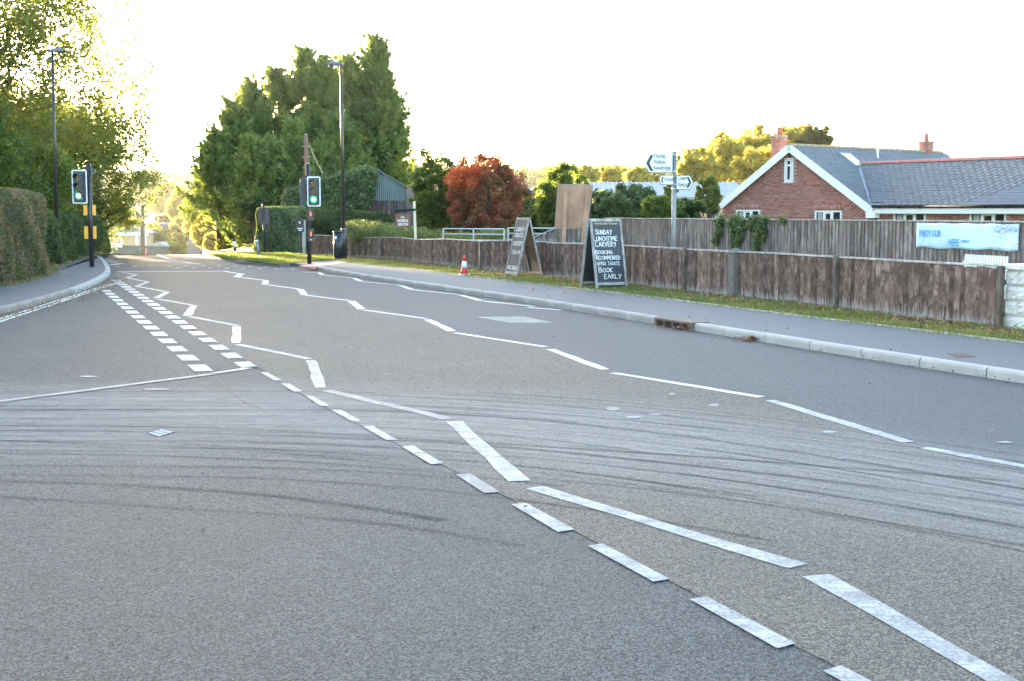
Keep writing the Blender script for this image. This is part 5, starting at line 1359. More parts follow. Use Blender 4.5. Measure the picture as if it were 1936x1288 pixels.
# chimneys
def chimney(x, y, zb_, zt_, wx, wy, pot_h):
    c = MB().box((x, y, (zb_ + zt_) / 2), (wx - .03, wy - .03, zt_ - zb_)).build('chimney', M['mortar'], house)
    z = zb_; arr = []
    j = 0
    while z < zt_ - .02:
        grow = .02 if z > zt_ - .24 else 0
        nb_ = max(2, int(round(wx / bw)))
        for i in range(nb_ + 1):
            xx_ = x - wx / 2 + (i + (0 if j % 2 else .5)) * wx / nb_
            if i == nb_ and j % 2 == 0: continue
            wd2 = wx / nb_ - .01; 
            if j % 2 and i in (0, nb_): wd2 = wd2 / 2; xx_ += wd2 / 2 if i == 0 else -wd2 / 2
            for yy_ in (y - wy / 2 - grow, ): arr.append((Matrix.Translation((xx_, yy_, z + bh / 2)), (wd2, .03, bh - .011)))
        nb2 = max(2, int(round(wy / bw)))
        for i in range(nb2): arr.append((Matrix.Translation((x - wx / 2 - grow, y - wy / 2 + (i + .5) * wy / nb2, z + bh / 2)), (.03, wy / nb2 - .01, bh - .011)))
        for i in range(nb2): arr.append((Matrix.Translation((x + wx / 2 + grow, y - wy / 2 + (i + .5) * wy / nb2, z + bh / 2)), (.03, wy / nb2 - .01, bh - .011)))
        z += bh; j += 1
    me = MB().box((0, 0, 0), (1, 1, 1)).mesh('brick_unit', M['brick'])
    for Mx, d in arr: put('brick', me, c, Mx @ Matrix.Diagonal((*d, 1)))
    MB().box((x, y, zt_ + .03), (wx + .06, wy + .06, .06)).build('crown', M['kerb'], c)
    MB().tube([(x, y, zt_ + .05), (x, y, zt_ + .05 + pot_h)], [.12, .105], 14).build('pot', M['pot'], c)
    MB().tube([(x, y, zt_ + .06 + pot_h), (x, y, zt_ + .16 + pot_h)], [.07, .075], 10).build('cowl', M['white'], c)
ch = Mloc @ W(1473, 270, 55.2)
chimney(ch.x, ch.y, AP - 1.1, W(1473, 259, 55.2).z, .46, .46, .33)
c2 = Mloc @ W(1733, 285, 59.2); chimney(-HALF - .02, 9.3, AP - .3, AP + .42, .46, .46, .34)

# ------------------------------------------------------------------ sheds, barns, far buildings
def corrugated(mb, a, b, c, d, pitch, amp):
    """sheet with corners a-b (bottom) d-c (top), ridges run a->d"""
    a, b, c, d = [Vector(p) for p in (a, b, c, d)]; n = max(4, int((b - a).length / pitch) * 4); nr = (b - a).cross(d - a).normalized(); k0 = len(mb.v)
    for i in range(n + 1):
        u = i / n; off = nr * amp * math.sin(2 * math.pi * i / 4)
        mb.v.append(tuple(a.lerp(b, u) + off)); mb.v.append(tuple(d.lerp(c, u) + off))
    for i in range(n): q = k0 + 2 * i; mb.f.append((q, q + 2, q + 3, q + 1)); mb.m.append(0); mb.sm.append(False)
Yg = 55.5
gl, gr, ga = W(652, 390, Yg), W(766, 353.5, Yg), W(714.5, 323, Yg)
barn = empty('ivy_barn', (ga.x, Yg, 0), label="green corrugated barn half buried in ivy left of the garden trees", cat="barn"); bo = Vector((ga.x, Yg, 0))
zmid = W(700, 379.5, Yg).z; zl = W(652, 354, Yg).z
mb = MB(); xl, xr = gl.x - ga.x, gr.x - ga.x; nst = 60
for i in range(nst + 1):
    x = xl + (xr - xl) * i / nst; zt_ = ga.z - (abs(x) / (xr if x > 0 else -xl)) * (ga.z - gr.z); yy = .03 * math.sin(i * math.pi / 1.0 + .5)
    mb.v += [(x, yy, zmid), (x, yy, zt_)]
for i in range(nst): q = 2 * i; mb.f.append((q, q + 2, q + 3, q + 1)); mb.m.append(0); mb.sm.append(False)
mb.build('corrugated_gable', M['metal_green'], barn)
for i in range(24):
    x = xl + (xr - xl) * (i + .5) / 24; MB().box((x, .02, zmid / 2), ((xr - xl) / 24 - .015, .03, zmid)).build('board', M['barn_wood'], barn)
mb = MB(); bk = 4.0; sh = Vector((-1.6, bk, 0)); A0 = Vector((0, -.15, ga.z + .03)); E0 = Vector((xr + .15, -.15, gr.z - .05)); D0 = Vector((xl - .15, -.15, gr.z - .05))
corrugated(mb, E0, E0 + sh, A0 + sh, A0, .3, .03); corrugated(mb, A0, A0 + sh, D0 + sh, D0, .3, .03); mb.build('roof', M['metal_green'], barn)
MB().box((xr + .02, bk / 2, gr.z / 2), (.05, bk, gr.z)).build('side_wall', M['barn_wood'], barn)
# low grey shed roof beyond the hedge
Ys = 53; a = W(592, 411, Ys); b = W(668, 404, Ys)
sh1 = empty('garden_shed', (a.x, Ys, 0), label="low grey shed roof showing above the hedge behind the signal pole", cat="shed")
MB().box(((b.x - a.x) / 2, 1.2, a.z / 2), (b.x - a.x - .1, 2.2, a.z)).build('wall', M['barn_wood'], sh1)
mb = MB(); mb.add([(0, -.1, a.z), (b.x - a.x, -.1, b.z - .1), (b.x - a.x, 2.5, b.z + .05), (0, 2.5, a.z + .18), (0, -.1, a.z - .08), (b.x - a.x, -.1, b.z - .18), (b.x - a.x, 2.5, b.z), (0, 2.5, a.z + .1)], [(0, 1, 2, 3), (7, 6, 5, 4), (0, 4, 5, 1), (1, 5, 6, 2), (2, 6, 7, 3), (3, 7, 4, 0)]); mb.build('roof', M['frame_wood'], sh1)
# long pale-roofed barn behind the shrubs
def long_barn(pxa, pxb, ye, yr, Y, label, wallmat, gable=True):
    e0, e1 = W(pxa, ye, Y), W(pxb, ye, Y); rz_ = W((pxa + pxb) / 2, yr, Y + 4).z
    r0 = empty('metal_roofed_barn', (e0.x, Y, 0), label=label, cat="barn"); L = e1.x - e0.x; gz_ = 0
    n = int(L / .16)
    for i in range(min(n, 90)):
        wd2 = L / min(n, 90); MB().box((wd2 * (i + .5), 0, e0.z / 2), (wd2 - .012, .04, e0.z)).build('board', M[wallmat], r0)
    mb = MB(); corrugated(mb, (-.3, -.25, e0.z - .05), (L + .3, -.25, e0.z - .05), (L + .3, 4, rz_), (-.3, 4, rz_), .33, .02); corrugated(mb, (-.3, 8.2, e0.z - .05), (L + .3, 8.2, e0.z - .05), (L + .3, 4, rz_), (-.3, 4, rz_), .33, .02); mb.build('roof', M['metal_roof'], r0)
    mb = MB(); mb.add([(-.02, 0, 0), (-.02, 8, 0), (-.02, 8, e0.z), (-.02, 4, rz_ - .05), (-.02, 0, e0.z)], [(0, 1, 2, 3, 4)]); mb.build('gable_wall', M['barn_wood'], r0)
    MB().box((L / 2, -.3, e0.z - .10), (L + .6, .06, .14)).build('gutter', M['flashing'], r0)
    return r0
long_barn(1127, 1402, 372, 344, 88, "long barn with pale corrugated roof behind the shrubs and signpost", 'ply')
long_barn(958, 1075, 362, 355, 118, "distant pale barn roof behind the red tree", 'barn_wood')

# valley house on the left
Yv = 172; mv = MP(Yv); gz_ = H(-50, Yv)
e0, e1 = W(212, 441, Yv), W(276, 440.5, Yv); a0 = W(210, 417.5, Yv + 4)
vh = empty('hipped_house', (e0.x, Yv, gz_), label="pale house with hipped slate roof down in the valley beyond the crest", cat="house"); o = Vector((e0.x, Yv, gz_))
MB().box(((e1.x - e0.x) / 2 - 3, 4, (e0.z - gz_) / 2), (e1.x - e0.x + 5.4, 8, e0.z - gz_)).build('wall', M['tan_wall'], vh)
E0 = Vector((-6.5, -.4, e0.z - gz_)); E1 = Vector((e1.x - e0.x + .4, -.4, e0.z - gz_)); E2 = E1 + Vector((0, 8.8, 0)); E3 = E0 + Vector((0, 8.8, 0)); A_ = Vector((a0.x - e0.x, 4, a0.z - gz_)); A2 = Vector((-5.5, 4, a0.z - gz_))
mb = MB(); mb.add([E0, E1, E2, E3, A_, A2], [(0, 1, 4, 5), (1, 2, 4), (2, 3, 5, 4), (3, 0, 5)]); mb.build('roof', M['far_roof'], vh)
MB().bar(A_ + Vector((0, 0, .05)), E1 + Vector((0, 0, .05)), .3, .12).build('hip_tiles', M['ridge_red'], vh)
MB().bar(E0 + Vector((0, -.05, -.12)), E1 + Vector((0, -.05, -.12)), .1, .42).build('fascia', M['white'], vh)
for x_ in (e1.x - e0.x - 1.25, e1.x - e0.x - .15): MB().box((x_, -.06, (e0.z - gz_) / 2), (.35, .1, e0.z - gz_ - .3)).build('corner_post', M['white'], vh)
p_ = W(240, 433, Yv) - o; MB().bar(p_ + Vector((0, 1, -.4)), p_ + Vector((0, 1, .8)), .12, .12).build('vent_pipe', M['white'], vh)
mb = MB(); q0 = W(196, 424, Yv - 6) - o; q1 = W(222, 441, Yv - 6) - o
mb.add([q0 + Vector((-4, 0, 0)), q0, q1, q1 + Vector((-7, 0, 0)), q0 + Vector((-4, 5, 0)), q0 + Vector((0, 5, 0))], [(3, 2, 1, 0), (0, 1, 5, 4)]); mb.build('porch_roof', M['far_roof'], vh)
Yf = 150; gzf = H(-44, Yf)
f0, f1 = W(205, 463, Yf), W(318, 466, Yf); gf = empty('green_fence', (f0.x, Yf, gzf), label="dark green board fence in front of the valley house", cat="fence"); L = f1.x - f0.x; nb_ = 56
for i in range(nb_):
    z = f0.z + (f1.z - f0.z) * i / nb_ - gzf; MB().box((L * (i + .5) / nb_, 0, z / 2), (L / nb_ - .015, .03, z)).build('board', M['green_fence'], gf)
MB().bar((0, -.04, f0.z - gzf - .25), (L, -.04, f1.z - gzf - .25), .05, .28).build('top_board', M['green_fence'], gf)
# shed roof beyond it
Yt = 158; t0, t1, ta = W(283, 466, Yt), W(317, 465, Yt), W(299, 457.8, Yt)
g0 = H(t0.x, Yt); ts = empty('small_shed', (ta.x, Yt, g0), label="small pale gabled shed just above the green fence", cat="shed"); o = Vector((ta.x, Yt, g0))
mb = MB(); mb.prism([(t0.x - ta.x + .3, 0), (t1.x - ta.x - .3, 0), (t1.x - ta.x - .3, t1.z - g0), (0, ta.z - g0 - .1), (t0.x - ta.x + .3, t0.z - g0)], 0, 3); mb.build('wall', M['tan_wall'], ts)
for e in (t0, t1):
    q = Vector((e.x - ta.x, 0, e.z - g0)); p = Vector((0, 0, ta.z - g0)); mb = MB(); mb.add([p + Vector((0, -.2, 0)), p + Vector((0, 3.2, 0)), q + Vector((0, 3.2, 0)), q + Vector((0, -.2, 0)), p + Vector((0, -.2, -.22)), p + Vector((0, 3.2, -.22)), q + Vector((0, 3.2, -.22)), q + Vector((0, -.2, -.22))], [(0, 1, 2, 3), (7, 6, 5, 4), (0, 4, 5, 1), (1, 5, 6, 2), (2, 6, 7, 3), (3, 7, 4, 0)]); mb.build('roof_slope', M['edging'], ts)
# roadside sign ...LIES
Yl = 140; c0, c1 = W(203, 468, Yl), W(230.5, 450.5, Yl); gzl = H(c0.x, Yl)
sg = empty('roadside_sign', (c0.x, Yl, gzl), label="white roadside sign with red letters ending LIES before the green fence", cat="sign")
sp_ = MB().box(((c1.x - c0.x) / 2, 0, (c0.z + c1.z) / 2 - gzl), (c1.x - c0.x, .08, c1.z - c0.z)).build('sign_face', M['sign_white'], sg)
text('LIES', .62, M['red_text'], sp_, Matrix.Translation((.42, -.06, c0.z - gzl + .50)), width=1.05, bold=.02, shear=.25)
text('The Sign', .2, M['sign_ink'], sp_, Matrix.Translation((.42, -.06, c0.z - gzl + .14)), width=.85, bold=.01) if False else None
mb = MB()
for i, (x_, w2) in enumerate(((.45, .22), (.78, .38))): mb.box((x_, -.06, c0.z - gzl + .22), (w2, .01, .13))
mb.build('small_print', M['sign_ink'], sp_)
for x_ in (.25, 1.4): MB().box((x_, .06, (c0.z - gzl) / 2), (.1, .1, c0.z - gzl + .4)).build('leg', M['post_wood'], sg)
# green cabinet and posts at the fence foot
Yk = 146
for (x0, x1, y0, mt, nm, lb_, ct) in ((256, 264, 474.5, 'green_fence', 'utility_cabinet', "green cabinet at the foot of the green fence", "cabinet"), (265.5, 271, 470, 'post_cream', 'marker_post', "pale yellow marker post in front of the utility pole foot", "marker post"), (273.5, 277, 471, 'ridge_red', 'marker_post', "thin reddish marker post right of the pale yellow one", "marker post")):
    a, b = W(x0, y0, Yk), W(x1, y0, Yk); gg = H(a.x, Yk); mb = MB(); mb.box((0, 0, (a.z - gg) / 2), (b.x - a.x, .25, a.z - gg)); mb.box((0, 0, a.z - gg + .03), (b.x - a.x + .06, .3, .06)); mb.build(nm, M[mt], None, loc=((a.x + b.x) / 2, Yk, gg), bevel=.02, label=lb_, cat=ct)

# poles and wires
def pole(name, px, ytop, Y, r0, mat, label, lean=0.0, steps=False, pxb=None, arms=0):
    t = W(px, ytop, Y); g = H(t.x, Y); root = empty(name, (t.x, Y, g), label=label, cat="utility pole")
    MB().tube([(lean, 0, -.3), (0, 0, t.z - g)], [r0 * 1.15, r0 * .85], 12).build('shaft', M[mat], root)
    MB().tube([(0, 0, t.z - g), (0, 0, t.z - g + .05)], [r0 * .9, r0 * .3], 12).build('cap', M['galv'], root)
    for k in range(4): MB().bar((-r0 * 1.8, 0, t.z - g - .5 - k * .45), (r0 * 1.8, 0, t.z - g - .5 - k * .45), .03, .03).build('step_bolt', M['galv'], root)
    return root
pole('telegraph_pole', 578.5, 255.5, 56, .095, 'terracotta_pole', "brown telegraph pole rising behind the traffic light in front of the cypresses")
pole('telegraph_pole', 269.5, 388, 143, .24, 'bark', "bare utility pole beside the valley house", lean=-.2)
pole('telegraph_pole', 260, 386, 230, .22, 'terracotta_pole', "reddish utility pole beyond the valley house")
pole('telegraph_pole', 294.5, 406, 190, .16, 'bark', "thin pale pole right of the drooping cables")
def wire(name, a, b, sag, r_, mat, label):
    a, b = Vector(a), Vector(b); pts = [a.lerp(b, i / 16) - Vector((0, 0, sag * 4 * (i / 16) * (1 - i / 16))) for i in range(17)]
    MB().tube(pts, r_, 6).build(name, mat, None, label=label, cat="cable")
wire('overhead_cable', W(578, 258, 56), W(470, 285, 66), .5, .006, M['black'], "dark cable leaving the brown telegraph pole to the left")
wire('overhead_cable', W(580, 260, 56), W(612, 330, 46), .1, .006, M['black'], "dark stay wire slanting down right from the brown telegraph pole")
wire('overhead_cable', W(241, 384, 145), W(272, 388, 143), .42, .055, M['white'], "drooping cable whitened for a sunlit glint, nearest the overhanging leaves")  # white colour and thick tubes stand in for sunlit glints on wires
wire('overhead_cable', W(259, 389, 150), W(271, 411, 143), .1, .075, M['white'], "thick cable whitened for a sunlit glint, slanting down to the valley utility pole")
wire('overhead_cable', W(271, 411, 143), W(294.5, 407, 190), .55, .055, M['white'], "drooping cable whitened for a sunlit glint, between the utility pole and thin pole")
wire('overhead_cable', W(230, 352, 330), W(420, 334, 300), .6, .05, M['black'], "long dark wire crossing in front of the hazy hill")

# cars
def make_car(loc, yaw, paint, label, scale=1.0):
    root = empty('car', tuple(loc), yaw, label=label, cat="car", group="cars on the far road"); root.scale = (scale,) * 3
    body = [(-2.05, .35), (-2.1, .75), (-1.95, .95), (-1.1, 1.02), (-.55, 1.42), (1.15, 1.46), (1.75, 1.05), (2.0, .95), (2.08, .6), (2.05, .3)]
    mb = MB(); n = len(body)
    for y, ins in ((-.86, .0), (.86, 0)):
        for (x, z) in body: t = max(0, z - 1.0) * .45; mb.v.append((x, y - math.copysign(t, y), z))
    mb.f.append(tuple(range(n))); mb.f.append(tuple(range(2 * n - 1, n - 1, -1)))
    for i in range(n): mb.f.append((i, i + n, (i + 1) % n + n, (i + 1) % n))
    mb.m = [0] * len(mb.f); mb.sm = [False] * len(mb.f)
    mb.build('body', M[paint], root, bevel=.05)
    def pnl(x, z0, z1, xo, w0, w1, nm, mt, th=.02):
        mb = MB(); mb.add([(x, -w0, z0), (x, w0, z0), (xo, w1, z1), (xo, -w1, z1), (x + th, -w0, z0), (x + th, w0, z0), (xo + th, w1, z1), (xo + th, -w1, z1)], [(0, 1, 2, 3), (7, 6, 5, 4), (0, 4, 5, 1), (1, 5, 6, 2), (2, 6, 7, 3), (3, 7, 4, 0)]); return mb.build(nm, M[mt], root)
    pnl(1.74, 1.06, 1.40, 1.26, .72, .60, 'rear_window', 'glass', .03); pnl(-1.10, 1.05, 1.38, -.62, .74, .62, 'windscreen', 'glass', -.03)
    for s_ in (-1, 1):
        mb = MB(); mb.add([(-.75, s_ * .85, 1.05), (1.4, s_ * .85, 1.05), (1.05, s_ * .72, 1.36), (-.45, s_ * .72, 1.36), (-.75, s_ * .87, 1.05), (1.4, s_ * .87, 1.05), (1.05, s_ * .74, 1.36), (-.45, s_ * .74, 1.36)], [(0, 1, 2, 3), (7, 6, 5, 4), (0, 4, 5, 1), (1, 5, 6, 2), (2, 6, 7, 3), (3, 7, 4, 0)]); mb.build('side_window', M['glass'], root)
        MB().box((2.06, s_ * .68, .78), (.05, .25, .16)).build('tail_lamp', M['tail'], root); MB().box((-2.08, s_ * .66, .68), (.05, .3, .14)).build('headlight', M['galv'], root)
        for x_ in (-1.3, 1.3): MB().tube([(x_, s_ * .70, .32), (x_, s_ * .90, .32)], .32, 16).build('wheel', M['tyre'], root)
    MB().box((2.09, 0, .62), (.02, .5, .11)).build('number_plate', M['plate'], root)
    return root
def on_road(px, py):
    for D in np.arange(150, 600, 1.0):
        x = (px - CX) / FPX * D * .995; z = EYE - (py - 400) / FPX * D
        if H(x, D) >= z: return Vector((x, D, H(x, D) + .05))
    return Vector((x, D, z))
cpos = W(388.5, 484, 252); make_car((cpos.x, 252, H(cpos.x, 252) + .03), R(-78), 'car_white', "pale car driving away just beyond the road crest")
p = W(253.5, 418, 250); make_car((p.x, 250, p.z), R(80), 'car_silver', "silver car at the lit bushes, left of the reddish pole"); 
p = W(267.5, 419.5, 262); make_car((p.x, 262, p.z), R(60), 'car_white', "white car just right of the reddish pole on the hillside")
# ledge of ground that carries the two hillside cars
mb = MB(); a = W(200, 420, 246); mb.add([(a.x - 20, 243, a.z - .25), (-66, 243, a.z - .25), (-62, 300, a.z - .0), (a.x - 30, 300, a.z), (a.x - 20, 240, -9), (-60, 240, -9), (-56, 300, -9)], [(0, 1, 2, 3), (4, 5, 1, 0), (5, 6, 2, 1)]); mb.build('car_park', M['far_road'], kind='structure')
p = W(300, 409, 300); mb = MB(); mb.prism([(-1.3, 0), (1.3, 0), (1.3, 2.2), (0, 2.9), (-1.3, 2.2)], -1.5, 2.5); fsd = empty('white_shed', (p.x, 300, p.z - 2.2), label="small sunlit white roof among the trees above the far road", cat="shed")
mb.build('wall', M['cream_wall'], fsd); mb = MB(); mb.box((0, 0, 2.55), (3.2, 4, .6)); mb.build('roof', M['white'], fsd)

# ------------------------------------------------------------------ hedges
def hedge_mass(name, path, h, depth, n, L, mat, label, cat='hedge', wd=.6, top_round=.25, base=.09, side=1, wob=.08, end_round=True):
    """clipped hedge along a front foot line; leaves spread through a shell behind the front face"""
    path = [tuple(p) for p in path]; root = empty(name, (path[0][0], path[0][1], base), label=label, cat=cat)
    seg = [plen(a, b) for a, b in zip(path, path[1:])]; tot = sum(seg); cum = np.cumsum([0] + seg)
    t = rng.random(n) * tot; idx = np.clip(np.searchsorted(cum, t, side='right') - 1, 0, len(seg) - 1)
    Pa = np.array([p[:2] for p in path]); fr_ = (t - cum[idx]) / np.array(seg)[idx]
    base_p = Pa[idx] + (Pa[idx + 1] - Pa[idx]) * fr_[:, None]; dv = Pa[idx + 1] - Pa[idx]; dv = dv / np.linalg.norm(dv, axis=1, keepdims=True); nv = np.stack([-dv[:, 1], dv[:, 0]], 1) * side
    hh = np.interp(t / tot, np.linspace(0, 1, len(h)), h) if hasattr(h, '__len__') else np.full(n, h)
    # choose face: front, top, ends, some inside
    f = rng.random(n); u = rng.random(n); z = np.empty(n); d = np.empty(n)
    fr = f < .62; tp = (f >= .62) & (f < .9); ins = f >= .9
    z[fr] = u[fr] * hh[fr]; d[fr] = np.abs(rng.normal(0, .05, fr.sum())); 
    z[tp] = hh[tp] - np.abs(rng.normal(0, .05, tp.sum())); d[tp] = u[tp] * depth
    z[ins] = u[ins] * hh[ins]; d[ins] = rng.random(ins.sum()) * depth
    k = np.clip((z / hh - (1 - top_round)) / top_round, 0, 1); d = np.maximum(d, k ** 2 * top_round * .55 * hh * (fr | ins)); z = np.where(tp, z - np.clip(1 - d / (top_round * .55 * hh + 1e-3), 0, 1) ** 2 * top_round * hh * .9, z)
    if end_round:
        e = np.minimum(t, tot - t); kk = np.clip(1 - e / .5, 0, 1); d = d + kk ** 2 * .35; z = z - kk ** 3 * .3 * (z > hh * .6)
    w = wob * (np.sin(t * 2.1 + z * 3) + np.sin(t * 5.3 - z * 4.1) * .6 + np.sin(t * .8 + 1) * .8); d = d + w
    P = np.stack([base_p[:, 0] + nv[:, 0] * d - path[0][0], base_p[:, 1] + nv[:, 1] * d - path[0][1], np.maximum(z + w * .4, .01)], 1)
    A = unit(rng.normal(size=(n, 3))); B = unit(np.cross(A, rng.normal(size=(n, 3)))); s = rng.uniform(.6, 1.3, (n, 1))
    rn = np.clip(rng.random(n) * .6 + .4 * (0.5 + .5 * np.sin(t * 3.1 + z * 5 + np.sin(t * 7))), 0, 1)
    put('foliage', leaf_mesh('foliage', P, A * L / 2 * s, B * L * wd / 2 * s, mat, rn), root)
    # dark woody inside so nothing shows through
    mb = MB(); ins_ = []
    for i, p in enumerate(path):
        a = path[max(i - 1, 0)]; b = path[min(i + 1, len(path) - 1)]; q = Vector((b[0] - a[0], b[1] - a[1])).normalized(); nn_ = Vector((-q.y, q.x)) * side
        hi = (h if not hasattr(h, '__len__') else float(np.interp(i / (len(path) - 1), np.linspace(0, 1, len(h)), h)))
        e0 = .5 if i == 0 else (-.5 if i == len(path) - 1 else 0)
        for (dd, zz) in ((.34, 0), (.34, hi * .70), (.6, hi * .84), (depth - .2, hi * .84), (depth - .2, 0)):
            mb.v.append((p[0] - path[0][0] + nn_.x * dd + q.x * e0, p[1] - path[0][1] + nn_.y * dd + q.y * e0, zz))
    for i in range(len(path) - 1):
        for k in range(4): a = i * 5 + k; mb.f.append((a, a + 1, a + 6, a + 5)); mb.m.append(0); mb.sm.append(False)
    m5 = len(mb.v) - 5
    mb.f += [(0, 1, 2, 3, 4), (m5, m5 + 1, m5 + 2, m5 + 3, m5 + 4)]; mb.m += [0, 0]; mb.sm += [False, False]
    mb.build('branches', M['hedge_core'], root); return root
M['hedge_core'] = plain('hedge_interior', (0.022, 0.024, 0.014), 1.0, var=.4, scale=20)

he = [Vector(p) for p in hedge_edge]
near_path = [(-8.9, 10.0), (-9.4, 16), g2((-60, 556), .09), g2((0, 542), .09), g2((50, 531), .09), g2((92, 518), .09)]
hedge_mass('beech_hedge', near_path, [2.05, 2.05, 2.05, 2.02, 2.0, 1.98], 2.2, 80000, .074, M['leaf_beech'], "tall clipped beech hedge beside the left pavement", wob=.07, top_round=.16)
far_path = [g2((106, 506), .09), g2((130, 494), .09), g2((160, 486.7), .09), g2((206, 480.5), .09)]
hedge_mass('hedge', far_path, [1.55, 1.5, 1.45, 1.5], 1.8, 24000, .085, M['leaf_dark'], "darker lower hedge continuing behind the left street lamp to the crest", wob=.10)
# hedges right of the road
a, b = G(452, 480.5, .09), G(515, 480, .09)
hedge_mass('privet_hedge', [(a.x + .1, a.y + 5.0), (a.x, a.y + 2.8), (a.x + .5, a.y + 2.4), (b.x + .6, b.y + 2.4)], 1.66, 1.6, 18000, .088, M['leaf_ivy'], "sunlit end of the clipped hedge behind the banded verge marker", wob=.05, side=1, end_round=False)
a, b = W(505, 480, 51.3), W(580, 480, 50.6)
hedge_mass('privet_hedge', [(a.x, a.y), (b.x, b.y)], 1.58, 1.4, 14000, .082, M['leaf_dark'], "dark clipped hedge behind the backs of the road sign plates", wob=.05, end_round=False)
a, b = W(588, 470, 50.2), W(750, 470, 50.8)
hedge_mass('privet_hedge', [(a.x, a.y), ((a.x + b.x) / 2, a.y), (b.x, b.y)], [1.50, 1.52, 1.44], 1.3, 20000, .084, M['leaf_dark'], "long dark clipped hedge between the low fence and the ivy barn", wob=.05)
tree('round_bush', pc(543, 444, 49.6), (.80, .8, .85), 60, 320, .07, M['leaf_dark'], "large rounded dark bush left of the right traffic light", 'bush', base=0, trunk=False, cl_r=.3, inner=.6)

# ------------------------------------------------------------------ conifers
def conifer(px, ytop, Y, rbase, n, label, ybase_frac=.06, lean=0.0):
    top = W(px, ytop, Y); g = H(top.x, Y) - .1; hgt = top.z - g; root = empty('cypress_tree', (top.x, Y, g), label=label, cat='conifer', group='row of dark cypresses by the far road')
    nC = n; t = rng.random(nC) ** .85; th = rng.random(nC) * 2 * math.pi
    t = ybase_frac + (1 - ybase_frac) * t
    prof = np.interp(t, [0, .05, .25, .55, .8, .93, 1], [.65, .9, 1.0, .86, .52, .22, .0]) * rbase
    prof = prof * (1 + .16 * np.sin(th * 3 + t * 9) + .10 * np.sin(th * 5 - t * 17)); rr = prof * (.45 + .62 * rng.random(nC) ** .6)
    cent = np.stack([np.cos(th) * rr, np.sin(th) * rr, hgt * (.02 + .97 * t)], 1)
    ax = unit(np.stack([np.cos(th) * .8, np.sin(th) * .8, .55 + .5 * t], 1))
    Lp = rng.uniform(.6, 2.0, nC) * (1 - .3 * t); per = 95; ii = np.repeat(np.arange(nC), per); N_ = len(ii); q = rng.random(N_)
    P0 = cent[ii] - ax[ii] * (.35 * Lp[ii])[:, None] + ax[ii] * (q * Lp[ii])[:, None]; rr2 = (.26 * (1 - q ** 1.4) + .03) * Lp[ii] * rng.random(N_) ** .6
    sd_ = rng.normal(size=(N_, 3)); sd_ -= ax[ii] * (sd_ * ax[ii]).sum(1, keepdims=True); sd_ = unit(sd_); P = P0 + sd_ * rr2[:, None]
    A = unit(ax[ii] * .75 + sd_ * .7 + rng.normal(size=(N_, 3)) * .35); B = unit(np.cross(A, rng.normal(size=(N_, 3)))); s_ = rng.uniform(.6, 1.25, (N_, 1)); A = A * .15 * s_; B = B * .042 * s_
    rn = np.clip(rng.random(nC)[ii] * .6 + rng.random(N_) * .4, 0, 1)
    put('crown', leaf_mesh('crown', P, A, B, M['leaf_conifer'], rn), root)
    mb = MB(); mb.tube([(0, 0, -.2), (0, 0, hgt * .5), (lean, 0, hgt * .93)], [.17, .12, .03], 8)
    for k in range(34):
        z = hgt * (.08 + .8 * k / 34); a = k * 2.4; r_ = float(np.interp(z / hgt, [0, .25, .8, 1], [.8, 1, .5, .1])) * rbase * .8; limb_mesh(mb, (0, 0, z), (math.cos(a) * r_, math.sin(a) * r_, z + r_ * .4), .05, .012, 4)
    mb.build('trunk', M['bark'], root); return root
for args in [(410, 262, 62, 1.35, 150, "low leftmost cypress hanging over the sunlit roadside", .36), (440, 205, 64, 1.6, 200, "second cypress from the left in the dark row", .27),
             (478, 162, 66, 1.8, 260, "third cypress from the left with a broad shoulder"), (525, 142, 67, 1.9, 270, "fourth cypress from the left in the dark row"),
             (580, 97, 67, 1.8, 290, "cypress whose pointed top stands above the telegraph pole"), (612, 118, 65, 1.6, 240, "cypress directly left of the right street lamp"),
             (655, 112, 68, 1.7, 260, "cypress directly behind the right street lamp"), (709, 74, 67, 1.5, 310, "tallest cypress of the row, near its right end"),
             (728, 150, 66, 1.15, 230, "rightmost shorter cypress leaning out over the ivy barn"), (556, 240, 61, 1.8, 190, "low front cypress filling the middle of the row"), (490, 270, 60, 1.6, 160, "low front cypress left of the telegraph pole", .15), (640, 235, 63, 1.8, 190, "low front cypress above the ivy barn roof")]:
    conifer(*args)

# ------------------------------------------------------------------ left trees
tree('roadside_tree', (-18.6, 45, 6.4), (4.9, 4.5, 5.6), 540, 140, .165, M['leaf_autumn'], "tall airy tree with turning leaves behind the left street lamp", base=0, trunk_r=.26, cl_r=.16, inner=.3)
tree('roadside_tree', (-18.0, 41, 3.2), (3.0, 2.2, 2.6), 230, 150, .135, M['leaf_green'], "dense dark green tree directly behind the beech hedge", base=0, trunk_r=.18, cl_r=.2)
tree('roadside_tree', (-15.4, 40.5, 2.55), (1.9, 1.8, 1.5), 150, 150, .125, M['leaf_green'], "low dark green tree behind the left traffic light head", base=0, trunk_r=.14, cl_r=.22)
tree('roadside_tree', (-16.9, 52, 3.0), (2.35, 2.2, 2.5), 220, 150, .13, M['leaf_green'], "spreading tree whose leafy branches overhang the road beyond the left signal", base=-.2, trunk_r=.2, cl_r=.2)
tree('roadside_tree', (-19.6, 52.5, 3.6), (2.7, 2.3, 4.2), 300, 110, .13, M['leaf_autumn'], "yellowing tree at the back of the left roadside clump", base=-.4, trunk_r=.2, cl_r=.16, inner=.3)
tree('roadside_tree', (-17.0, 33, 3.4), (3.3, 2.4, 3.2), 230, 140, .13, M['leaf_green'], "broad green tree at the left edge of the picture behind the hedge", base=0, trunk_r=.22, cl_r=.2)
